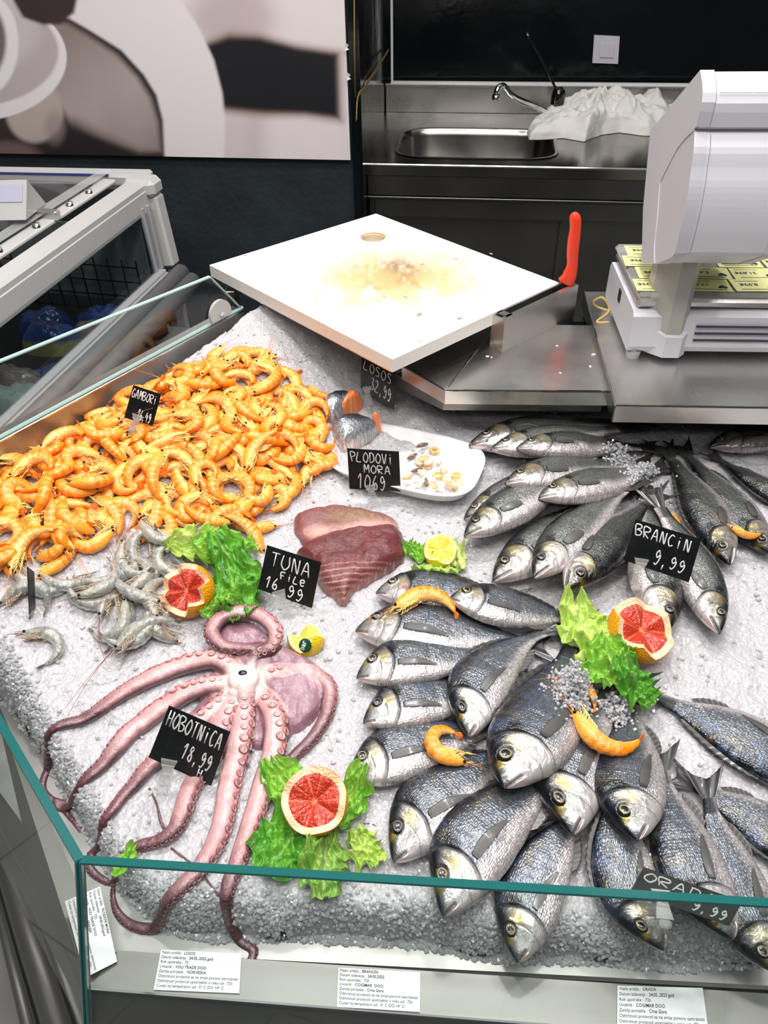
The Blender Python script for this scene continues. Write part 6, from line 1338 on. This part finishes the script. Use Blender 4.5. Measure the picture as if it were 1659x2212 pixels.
leaf(940, 1222, 175, 100, 36, (srgb(140, 190, 60), srgb(200, 226, 120), srgb(220, 236, 170)), 16, 'thin lettuce scrap below the cut lemon', lift=.001, ruff=.5)
leaf(985, 1185, -70, 70, 40, (srgb(180, 206, 110), srgb(214, 230, 150), srgb(226, 238, 180)), 17, 'very pale lettuce scrap right of the cut lemon', lift=.0, ruff=.5)
leaf(268, 1858, 55, 80, 30, MG, 18, 'small basil leaf behind the glass beside an octopus tip', lift=.012, ruff=.3, name='basil_leaf')
citrus('grapefruit', 404, 1276, 58, (-.38, -.42, .85), 7, .46, .02, .3, GF, 'zigzag cut grapefruit showing red pulp, left of the green lettuce bunch', dz=.7)
citrus('grapefruit', 680, 1730, 67, (.0, -.42, .92), 5, .34, .16, .1, GF, 'scalloped grapefruit half lying on the front lettuce leaves', soft=True, dz=.35)
citrus('grapefruit', 1384, 1362, 67, (.30, -.20, .93), 5, .42, .05, .55, GF, 'zigzag cut grapefruit beside the crinkled pale lettuce at right', dz=.95)
citrus('lemon', 951, 1190, 38, (.05, -.35, .95), 4, .5, .1, .2, LM, 'cut lemon standing on a green leaf beside the tuna', cat='lemon', dz=.6)
lem = citrus('lemon', 661, 1380, 41, (-.15, .25, .95), 3, .55, -.35, .35, LM, 'hollow zigzag lemon with a dark green sticker, right of the octopus', cat='lemon', dz=.4, stretch=.9)
root, c, R0, B = lem; stv = []; stn = 24
scp = c + (lambda q: q / np.linalg.norm(q))(np.array([.05, -.85, .45])) * R0; nrm_ = (scp - c) / R0; ex_ = np.cross([0, 0, 1.], nrm_); ex_ /= np.linalg.norm(ex_); ey_ = np.cross(nrm_, ex_)
V = [scp + nrm_ * .0012] ; 
for rr_ in (.5, 1): 
    for k in range(stn): t_ = 2 * pi * k / stn; q = scp + (ex_ * cos(t_) * .0078 + ey_ * sin(t_) * .0095) * rr_; q = c + (q - c) / np.linalg.norm(q - c) * (R0 + .0009); V.append(q)
o = mo('sticker', V, [(0, 1 + k, 1 + (k + 1) % stn) for k in range(stn)] + [(1 + k, 1 + stn + k, 1 + stn + (k + 1) % stn, 1 + (k + 1) % stn) for k in range(stn)], mat('green_sticker', (.006, .07, .04), .3), root)
tm = text_mesh('bar', .0085, .0002); V = np.array(tm[0]); V[:, 0] -= V[:, 0].mean(); V = np.stack([V[:, 0], V[:, 1], 0 * V[:, 0]], 1) @ Rz(1.2).T; V = np.array([c + (lambda q: q / np.linalg.norm(q))(scp + ex_ * v[0] + ey_ * v[1] - c) * (R0 + .0016) for v in V]); mo('sticker_lettering', V, tm[1], M['paper'], o, smooth=False)

# ================================================================== black price cards with marker lettering
G_ = {'A': [[(0, 1), (.45, 0), (.9, 1)], [(.2, .62), (.75, .62)]], 'B': [[(.1, 1), (.1, 0), (.6, .05), (.65, .3), (.15, .47), (.75, .55), (.7, .92), (.1, 1)]], 'C': [[(.8, .12), (.5, 0), (.12, .3), (.1, .7), (.45, 1), (.8, .85)]], 'D': [[(.1, 0), (.1, 1)], [(0, 0), (.5, .02), (.85, .4), (.7, .85), (.05, 1)]],
 'E': [[(.7, 0), (.2, .1), (.15, .9), (.75, 1)], [(.15, .5), (.6, .48)]], 'e': [[(.1, .55), (.7, .5), (.6, .15), (.2, .2), (.1, .7), (.4, 1), (.8, .85)]], 'F': [[(.15, 1), (.15, 0), (.8, 0)], [(.15, .48), (.6, .46)]], 'G': [[(.8, .15), (.5, 0), (.12, .3), (.1, .75), (.45, 1), (.8, .9), (.82, .55), (.5, .55)]], 'H': [[(.1, 0), (.1, 1)], [(.8, 0), (.8, 1)], [(.1, .5), (.8, .48)]],
 'I': [[(.4, .28), (.4, 1)], [(.4, .02), (.4, .08)]], 'J': [[(.6, 0), (.6, .8), (.3, 1)]], 'L': [[(.2, 0), (.15, 1), (.75, .98)]], 'M': [[(.05, 1), (.15, 0), (.45, .6), (.8, 0), (.9, 1)]], 'N': [[(.1, 1), (.12, 0), (.75, 1), (.8, 0)]], 'O': [[(.45, 0), (.1, .35), (.15, .85), (.5, 1), (.85, .7), (.8, .2), (.45, 0)]], 'P': [[(.2, 1), (.2, 0), (.7, .08), (.75, .4), (.2, .52)]],
 'R': [[(.12, 1), (.12, 0), (.7, .08), (.7, .4), (.15, .5), (.8, 1)]], 'S': [[(.8, .1), (.4, 0), (.15, .25), (.7, .6), (.6, .95), (.1, .95)]], 'T': [[(0, .02), (.9, 0)], [(.45, 0), (.42, 1)]], 'U': [[(.1, 0), (.12, .8), (.45, 1), (.8, .8), (.82, 0)]], 'V': [[(.05, 0), (.42, 1), (.85, 0)]],
 '0': [[(.45, 0), (.12, .35), (.15, .85), (.5, 1), (.8, .65), (.75, .15), (.45, 0)]], '1': [[(.15, .3), (.5, 0), (.45, 1)]], '2': [[(.15, .2), (.45, 0), (.75, .2), (.15, 1), (.8, .97)]], '3': [[(.15, .08), (.6, .02), (.7, .25), (.35, .45), (.75, .65), (.6, .98), (.1, .95)]], '4': [[(.3, 0), (.12, .55), (.8, .5)], [(.6, .25), (.55, 1)]],
 '6': [[(.65, 0), (.2, .45), (.2, .9), (.5, 1), (.75, .75), (.5, .52), (.2, .7)]], '8': [[(.7, .12), (.4, 0), (.2, .22), (.7, .65), (.55, .98), (.18, .85), (.35, .5), (.72, .15)]], '9': [[(.7, .25), (.45, 0), (.18, .25), (.4, .5), (.72, .3), (.65, .75), (.3, 1), (.12, .9)]], ',': [[(.3, .85), (.2, 1.2)]]}
def strokes(lines):
    out_ = []
    for (s, u0, v0, w_, h_, sl) in lines:
        n = len(s)
        for i, ch in enumerate(s):
            if ch == ' ': continue
            for st in G_[ch]: out_.append(([(u0 + (i + x * .82) * w_ / n, v0 + y * h_ + sl * (i + x) / n) for x, y in st], h_))
    return out_
def price_card(q, base, lines, label, up=.5, yaw=0.0, chalk='chalk', lw=.00072, base_dz=0.0, clip_u=.42, clear=False, nbl=None):
    z0 = .0
    g = PI_(*base, base_dz); g[2] = max(float(Hat(g[0], g[1])), g[2]); g = P(*base, g[2])
    vd = ray(*[np.mean([p[i] for p in q]) for i in (0, 1)]); n = -vd * (1 - up) + np.array([sin(yaw), -cos(yaw), 0]) * up if nbl is None else np.array(nbl, float); n /= np.linalg.norm(n)
    c = [PP(x, y, g + n * .0, n) for x, y in q]; root = empty('price_card', g, label, 'price card')
    TL, TR, BR, BL = c; th_ = .0012
    V = [p for p in c] + [p - n * th_ for p in c]; mo('card', V, [(3, 2, 1, 0), (4, 5, 6, 7), (0, 1, 5, 4), (1, 2, 6, 5), (2, 3, 7, 6), (3, 0, 4, 7)], M['black'], root, smooth=False)
    card = root.children[0] if root.children else None; card = [o for o in bpy.data.objects if o.parent == root][0]
    def uv(u, v): return TL * (1 - u) * (1 - v) + TR * u * (1 - v) + BR * u * v + BL * (1 - u) * v + n * .0004
    parts = []
    for pl, h_ in strokes(lines):
        pl = np.array(pl); 
        if len(pl) > 2: pl = smooth_path(pl, len(pl) * 5)
        path = np.array([uv(*a_) for a_ in pl]); r = lw * (1.0 + .25 * np.sin(np.linspace(0, 3, len(path)))); parts.append(tube(path, r, 6, .25, up=n))
    V, f, _ = join(parts); mo('lettering', V, f, M[chalk], card)
    # clear clip: flared jaw, stem, foot
    bm_ = uv(clip_u, 1.0); dn_ = (BL - TL) / np.linalg.norm(BL - TL); sx_ = np.cross(dn_, n); ax_ = (g - (bm_ - dn_ * .008)); L_ = np.linalg.norm(ax_); d_ = ax_ / L_; s0_ = np.cross(d_, n); s0_ /= np.linalg.norm(s0_); a0 = bm_ - d_ * .010 + n * .002
    def wedge(p, q_, w0, w1, t_): 
        m_ = [p - s0_ * w0, p + s0_ * w0, q_ + s0_ * w1, q_ - s0_ * w1]; V = [x_ + n * t_ for x_ in m_] + [x_ - n * t_ for x_ in m_]; return np.array(V), [(0, 1, 2, 3), (7, 6, 5, 4), (0, 4, 5, 1), (1, 5, 6, 2), (2, 6, 7, 3), (3, 7, 4, 0)]
    e_ = g + n * .001; p1_ = a0 + (e_ - a0) * .38; p2_ = a0 + (e_ - a0) * .55
    V, f, _ = join([wedge(a0, p1_, .0085, .0042, .0016), wedge(p1_, p2_, .0042, .0055, .0022), wedge(p2_, e_, .0055, .0075, .0012), wedge(a0 + n * .0035 + d_ * .004, p1_ + n * .003, .007, .003, .0008)])
    ob = mo('clip', V, f, M['clip'], root, smooth=False); fix_normals(ob)
    V, f = box(e_ + d_ * .004, .011, .007, .008, np.stack([s0_, np.cross(n, s0_), n], 1), .002); mo('clip_foot', V, f, M['clip'], root, smooth=False); return root
price_card([(577, 1178), (694, 1215), (674, 1314), (557, 1272)], (628, 1335), [('TUNA', .12, .10, .76, .30, .0), ('FILe', .34, .46, .48, .16, 0), ('16', .10, .66, .26, .25, -.03), ('99', .52, .67, .32, .26, .04)], 'black price card reading TUNA FILE 16 99 in front of the red fillets')
price_card([(750, 969), (862, 976), (866, 1062), (755, 1056)], (806, 1080), [('PLODOVI', .06, .06, .84, .24, .02), ('MORA', .30, .36, .54, .20, .02), ('1069', .16, .60, .58, .36, .04)], 'black price card reading PLODOVI MORA 10,69 before the foam tray', up=.95, base_dz=.004)
price_card([(1373, 1122), (1515, 1165), (1488, 1258), (1347, 1210)], (1374, 1262), [('BRANCIN', .05, .08, .86, .26, .02), ('9,', .42, .52, .24, .34, 0), ('99', .66, .56, .26, .28, .03)], 'black price card reading BRANCIN 9,99 clipped over the sea bass', base_dz=.01, clip_u=.25)
price_card([(365, 1525), (497, 1582), (456, 1698), (321, 1636)], (352, 1700), [('HOBOTNICA', .05, .05, .90, .28, .03), ('18,99', .42, .48, .50, .28, .03), ('H', .74, .80, .09, .14, 0)], 'large black price card reading HOBOTNICA 18,99 standing over the octopus', clip_u=.30, up=.68, base_dz=.010)
price_card([(288, 832), (348, 852), (330, 920), (268, 902)], (288, 925), [('GAMBORI', .04, .08, .90, .26, .02), ('16,49', .40, .62, .50, .30, .05)], 'small black price card reading GAMBORI 16,49 stuck in the orange shrimp', lw=.0005, base_dz=.03)
price_card([(781, 772), (856, 806), (851, 886), (779, 838)], (797, 876), [('LOSOS', .08, .05, .84, .28, .05), ('32,99', .30, .45, .62, .36, .06)], 'black price card reading LOSOS 32,99 tucked under the corner of the cutting board', lw=.00065, clip_u=.22, nbl=(-.25, -.75, .6))
price_card([(1391, 1873), (1604, 1947), (1575, 2001), (1362, 1925)], (1436, 1985), [('ORADA', .05, .14, .76, .32, .0), ('9,99', .60, .54, .36, .34, .0)], 'black price card reading ORADA 9,99 leaning among the sea bream behind the front glass', chalk='chalk_grey', lw=.0007, nbl=(-.05, -.45, .89), base_dz=.058, clip_u=.30)
price_card([(58, 1224), (72, 1235), (78, 1385), (64, 1370)], (66, 1330), [('I', .3, .2, .3, .3, 0)], 'dark price card seen edge on between the raw shrimp and the left ice', lw=.0003, nbl=(-.95, .1, .25), clip_u=.3, chalk='black')

# ================================================================== printed paper notices
NT = {'LOSOS': ['Naziv artikla : LOSOS', 'Datum izdavanja :24.05..2022 god', 'Rok upotrebe : 72', 'Uvoznik : VOLI TRADE DOO', 'Zemlja porijekla : NORVESKA', 'Odmrznuti proizvod se ne smije ponovo zamrzavati', 'Odmrznuti proizvod upotrijebiti u roku od : 72h', 'Cuvati na temperaturi od : 0° C DO +4° C'],
 'BRANCIN': ['Naziv artikla : BRANCIN', 'Datum izdavanja :24.05.2022', 'Rok upotrebe : 72h', 'Uvoznik : COGIMAR  DOO.', 'Zemlja porijekla : Crna Gora', 'Odmrznuti proizvod se ne smije ponovo zamrzavati', 'Odmrznuti proizvod upotrijebiti u roku od : 72h', 'Cuvati na temperaturi od : 0° C DO +4° C'],
 'ORADA': ['Naziv artikla : ORADA', 'Datum izdavanja :24.05..2022 god', 'Rok upotrebe : 72h', 'Uvoznik : COGIMAR DOO.', 'Zemlja porijekla : Crna Gora', 'Odmrznuti proizvod se ne smije ponovo zamrzavati', 'Odmrznuti proizvod upotrijebiti u roku od : 72h', 'Cuvati na temperaturi od : 0° C DO +4° C'],
 'PLODOVI': ['Naziv artikla : PLODOVI MORA', 'Datum izdavanja :24.05.2022god', 'Rok upotrebe : 72h', 'Uvoznik : VOLI TRADE DOO', 'Zemlja porijekla : SPANIJA', 'Odmrznuti proizvod se ne smije ponovo zamrzavati', 'Odmrznuti proizvod upotrijebiti u roku od : 72h', 'Cuvati na temperaturi od : 0° C DO +4° C']}
def notice(key, q, o, n, label):
    n = np.array(n, float); n /= np.linalg.norm(n); c = [PP(x, y, o, n) for x, y in q]; TL, TR, BR, BL = c; root = empty('paper_notice', sum(c) / 4, label, 'paper notice')
    V = [p for p in c] + [p - n * .0003 for p in c]; s = mo('sheet', V, [(3, 2, 1, 0), (4, 5, 6, 7), (0, 1, 5, 4), (1, 2, 6, 5), (2, 3, 7, 6), (3, 0, 4, 7)], M['paper'], root, smooth=False); parts = []
    for i, ln in enumerate(NT[key]):
        a_, b_ = (ln.split(':', 1) + [''])[:2] if i < 5 else (ln, ''); x0 = .02
        for txt, bold in (((a_ + ':'), 0), (b_.strip(), .013)) if i < 5 else ((a_, 0),):
            if not txt: continue
            if bold == .013 and i == 2: bold = 0
            tv, tf = text_mesh(txt, 1.0, bold); 
            if len(tv) == 0: continue
            s_ = .108; wu = tv[:, 0].max() * .0455
            u = x0 + tv[:, 0] * .0455; v = .10 + i * .118 - tv[:, 1] * s_; X = TL * ((1 - u) * (1 - v))[:, None] + TR * (u * (1 - v))[:, None] + BR * (u * v)[:, None] + BL * ((1 - u) * v)[:, None] + n * .0003
            parts.append((X, tf)); x0 += wu + .02
    V, f, _ = join(parts); mo('print', V, f, M['ink'], s, smooth=False)
lz = (0, .3, .7885); up_ = (0, 0, 1)
notice('LOSOS', [(348, 2051), (522, 2060), (517, 2146), (332, 2138)], lz, up_, 'white printed notice headed LOSOS lying on the steel ledge')
notice('BRANCIN', [(731, 2090), (908, 2100), (907, 2186), (728, 2175)], lz, up_, 'white printed notice headed BRANCIN lying on the steel ledge')
notice('ORADA', [(1334, 2129), (1518, 2134), (1532, 2240), (1333, 2228)], lz, up_, 'white printed notice headed ORADA lying on the steel ledge at right')
notice('PLODOVI', [(216, 1915), (253, 2077), (184, 2112), (140, 1947)], P(195, 2010, .80), (.25, -.1, 1), 'white printed notice headed PLODOVI MORA propped sideways in the left glass corner')

# ================================================================== freezer on the left
ZF = 1.0; fa = P(306, 392, ZF); fb = P(0, 607, ZF); fd = (fb - fa) / np.linalg.norm(fb - fa); fa = fa; fe = fa + fd * 1.25; fn = np.array([-fd[1], fd[0], 0]); fn = fn if fn[0] > 0 else -fn
frz = empty('chest_freezer', [fa[0] - .3, fa[1] - .4, 0], 'light grey island freezer with glass lid and side window beyond the counter', 'freezer')
fz = lambda s, o, z: fa + fd * s + fn * o + np.array([0, 0, z - ZF])
mo2('top_rail', [bar(fz(-.02, -.018, .985), fz(1.25, -.018, .985), .052, .03, .008)], M['frz'], frz)
mo2('rail_face', [bar(fz(-.02, .004, .955), fz(1.25, .004, .955), .012, .055, .004, up=(0, 0, 1))], M['frz'], frz)
mo2('corner_cap', [bar(fz(-.055, -.012, .982), fz(.008, -.012, .982), .085, .045, .012)], M['frz'], frz); 
mo2('corner_post', [bar(fz(-.028, .0, .96), fz(-.02, .016, .78), .055, .045, .006, up=tuple(fd))], M['frz'], frz)
mo2('post_strip', [bar(fz(.02, .008, .95), fz(.028, .018, .79), .02, .012, .002, up=tuple(fd)), bar(fz(.045, .008, .95), fz(.052, .018, .79), .012, .012, .002, up=tuple(fd))], M['plastic_grey'], frz)
ps = [fz(.06, .010, .94), fz(1.25, .010, .94), fz(1.25, .020, .79), fz(.06, .020, .79)]; V = np.array([p + fn * .002 for p in ps] + [p - fn * .002 for p in ps]); mo('side_window', V, [(0, 1, 2, 3), (7, 6, 5, 4)], M['darkglass'], frz, smooth=False)
mo2('window_sill', [bar(fz(.03, .026, .785), fz(1.25, .026, .785), .022, .014, .003), bar(fz(.03, .042, .778), fz(1.25, .042, .778), .016, .012, .003)], M['plastic_grey'], frz)
for o_, z_, r_ in ((.058, .768, .022), (.084, .745, .024)): 
    mo('bumper', *tube([fz(-.01, o_, z_), fz(1.25, o_, z_)], r_, 18), M['frz_grey'], frz)
mo('body', *prism([fz(-.02, .06, 0)[:2], fz(1.25, .06, 0)[:2], fz(1.25, -.75, 0)[:2], fz(-.02, -.75, 0)[:2]], .05, .60), M['plastic_grey'], frz, smooth=False)
mo2('kick_strip', [bar(fz(-.035, .02, .76), fz(-.035, .02, .2), .03, .02, .003, up=tuple(fd))], M['plastic_grey'], frz)
bk0 = P(322, 372, ZF); bk1 = P(0, 366, ZF); bkd = (bk1 - bk0) / np.linalg.norm(bk1 - bk0)
mo2('back_rail', [bar(bk0 - [0, -.0, .015], bk1 + bkd * .5 - [0, 0, .015], .06, .03, .006)], M['frz'], frz)
mo2('back_stripe', [bar(bk0 + bkd * .1 + [0, -.03, .0005], bk1 + bkd * .5 + [0, -.03, .0005], .006, .003)], mat('blue_stripe', (.03, .05, .25), .4), frz)
# top glass and the clear hinge strip with screws
tp = [fz(-.0, -.045, .992), fz(1.25, -.045, .992), fz(1.25, -.72, .992), bk0 + bkd * .62 + [0, -.04, -.008]]; V = np.array(tp + [p - [0, 0, .004] for p in tp]); mo('top_glass', V, [(3, 2, 1, 0), (4, 5, 6, 7)], M['darkglass'], frz, smooth=False)
mo2('hinge_strip', [bar(fz(.02, -.075, 1.004), fz(1.25, -.075, 1.004), .035, .010, .003)], M['frz'], frz); mo2('hinge_cover', [bar(fz(-.02, -.098, 1.018), fz(1.25, -.098, 1.018), .03, .004, .0015)], M['clip'], frz)
for s_ in (.13, .22, .36, .5): V, f = lathe([(0, .012), (.008, .011), (.009, .0)], 14, fz(s_, -.07, 1.006)); mo('screw', V, f, M['chrome'], frz)
mo2('latch', [box(fz(.30, -.075, 1.015), .02, .05, .022, frame_x(fz(0, 0, 1), fz(1, 0, 1)), .003)], M['steel'], frz)
# price holder box
h0 = P(-60, 390, 1.10); h1 = P(58, 388, 1.10); h2 = P(56, 475, 1.03); h3 = P(100, 440, 1.02); hx = (h1 - h0) / np.linalg.norm(h1 - h0); lf = -hx * .3
pr3 = [h1, h2, h3]; V = np.array(pr3 + [p + lf for p in pr3]); ob = mo('display_box', V, [(0, 1, 2), (5, 4, 3), (0, 3, 4, 1), (1, 4, 5, 2), (2, 5, 3, 0)], M['frz'], frz, smooth=False); fix_normals(ob)
mm_ = [mix(h1, h2, .12), mix(h1, h2, .55)]; nn2 = np.cross(h2 - h1, hx); nn2 /= np.linalg.norm(nn2); nn2 = nn2 if nn2[1] < 0 else -nn2
V = np.array([mm_[0] - hx * .008, mm_[1] - hx * .008, mm_[1] - hx * .28, mm_[0] - hx * .28]) + nn2 * .0015; V = np.concatenate([V, V - nn2 * .001]); ob = mo('label_window', V, [(0, 1, 2, 3), (7, 6, 5, 4), (0, 4, 5, 1), (1, 5, 6, 2), (2, 6, 7, 3), (3, 7, 4, 0)], mat('lilac_label', (.48, .48, .6), .3), frz, smooth=False); fix_normals(ob)
# inside: back liner, basket and frozen packs
mo('inner_liner', *prism([fz(.02, -.0, 0)[:2], fz(1.2, -.0, 0)[:2], fz(1.2, -.7, 0)[:2], fz(.02, -.7, 0)[:2]], .60, .66), M['dark'], frz, smooth=False)
mo2('end_liner', [bar(fz(.035, -.01, .80), fz(.035, -.7, .80), .006, .2)], mat('liner_grey', (.28, .29, .29), .4), frz)
bk_ = empty('wire_basket', fz(.3, -.1, .66), 'black wire basket grid inside the freezer behind the side window', 'basket'); wires = []
for z_ in (.68, .72, .76, .80): wires.append(bar(fz(.06, -.03, z_), fz(.06, -.55, z_), .003, .003))
for k in range(14): wires.append(bar(fz(.06, -.03 - k * .04, .67), fz(.06, -.03 - k * .04, .82), .003, .003, up=(1, 0, 0)))
mo2('end_grid', wires, M['eye'], bk_); wires = [bar(fz(.06, -.03, .70), fz(1.1, -.03, .70), .003, .003), bar(fz(.06, -.03, .74), fz(1.1, -.03, .74), .003, .003)]
mo2('side_grid', wires, M['eye'], bk_)
packs = [(.16, -.10, (.02, .06, .28), 'blue frozen pack nearest the freezer corner'), (.28, -.05, (.30, .18, .16), 'reddish fish pack under the freezer window'), (.33, -.14, (.03, .09, .35), 'bright blue frozen pack below the reddish one'), (.46, -.06, (.02, .05, .22), 'deep blue frozen pack in the middle of the freezer'), (.52, -.12, (.36, .24, .20), 'pinkish fish pack with a yellow rim at the left'), (.62, -.05, (.50, .55, .50), 'white and green frozen pack at the left edge'), (.70, -.12, (.02, .06, .30), 'dark blue frozen pack lowest at the left edge'), (.24, -.22, (.02, .05, .2), 'dark blue frozen pack deeper in the freezer')]
for i, (s_, o_, col, lb) in enumerate(packs):
    c = fz(s_, o_, 0); ol = [(c[0] + .075 * cos(t_) * (1 + .15 * sin(3 * t_ + i)), c[1] + .05 * sin(t_) * (1 + .1 * cos(2 * t_ + i))) for t_ in np.linspace(0, 2 * pi, 24, endpoint=False)]
    V, f, X, r = lump(ol, lambda x, y, q: .05 + .03 * fbm(x * 30, y * 30, i), lambda x, y: 0 * x + .665 + .02 * (i % 3), n=60, rings=16, pw=3, rough=.01, seed=i); C = np.tile(np.array(col), (len(V), 1)); C = np.where((r > .93)[:, None], np.array([.45, .4, .08]), C) if 'yellow' in lb or 'reddish' in lb else C
    C = C * (.7 + .6 * fbm(V[:, 0] * 60, V[:, 1] * 60, i)[:, None]); props(mo('frozen_pack', V, f, M['vc_wet'], cols=C), lb, 'frozen pack')
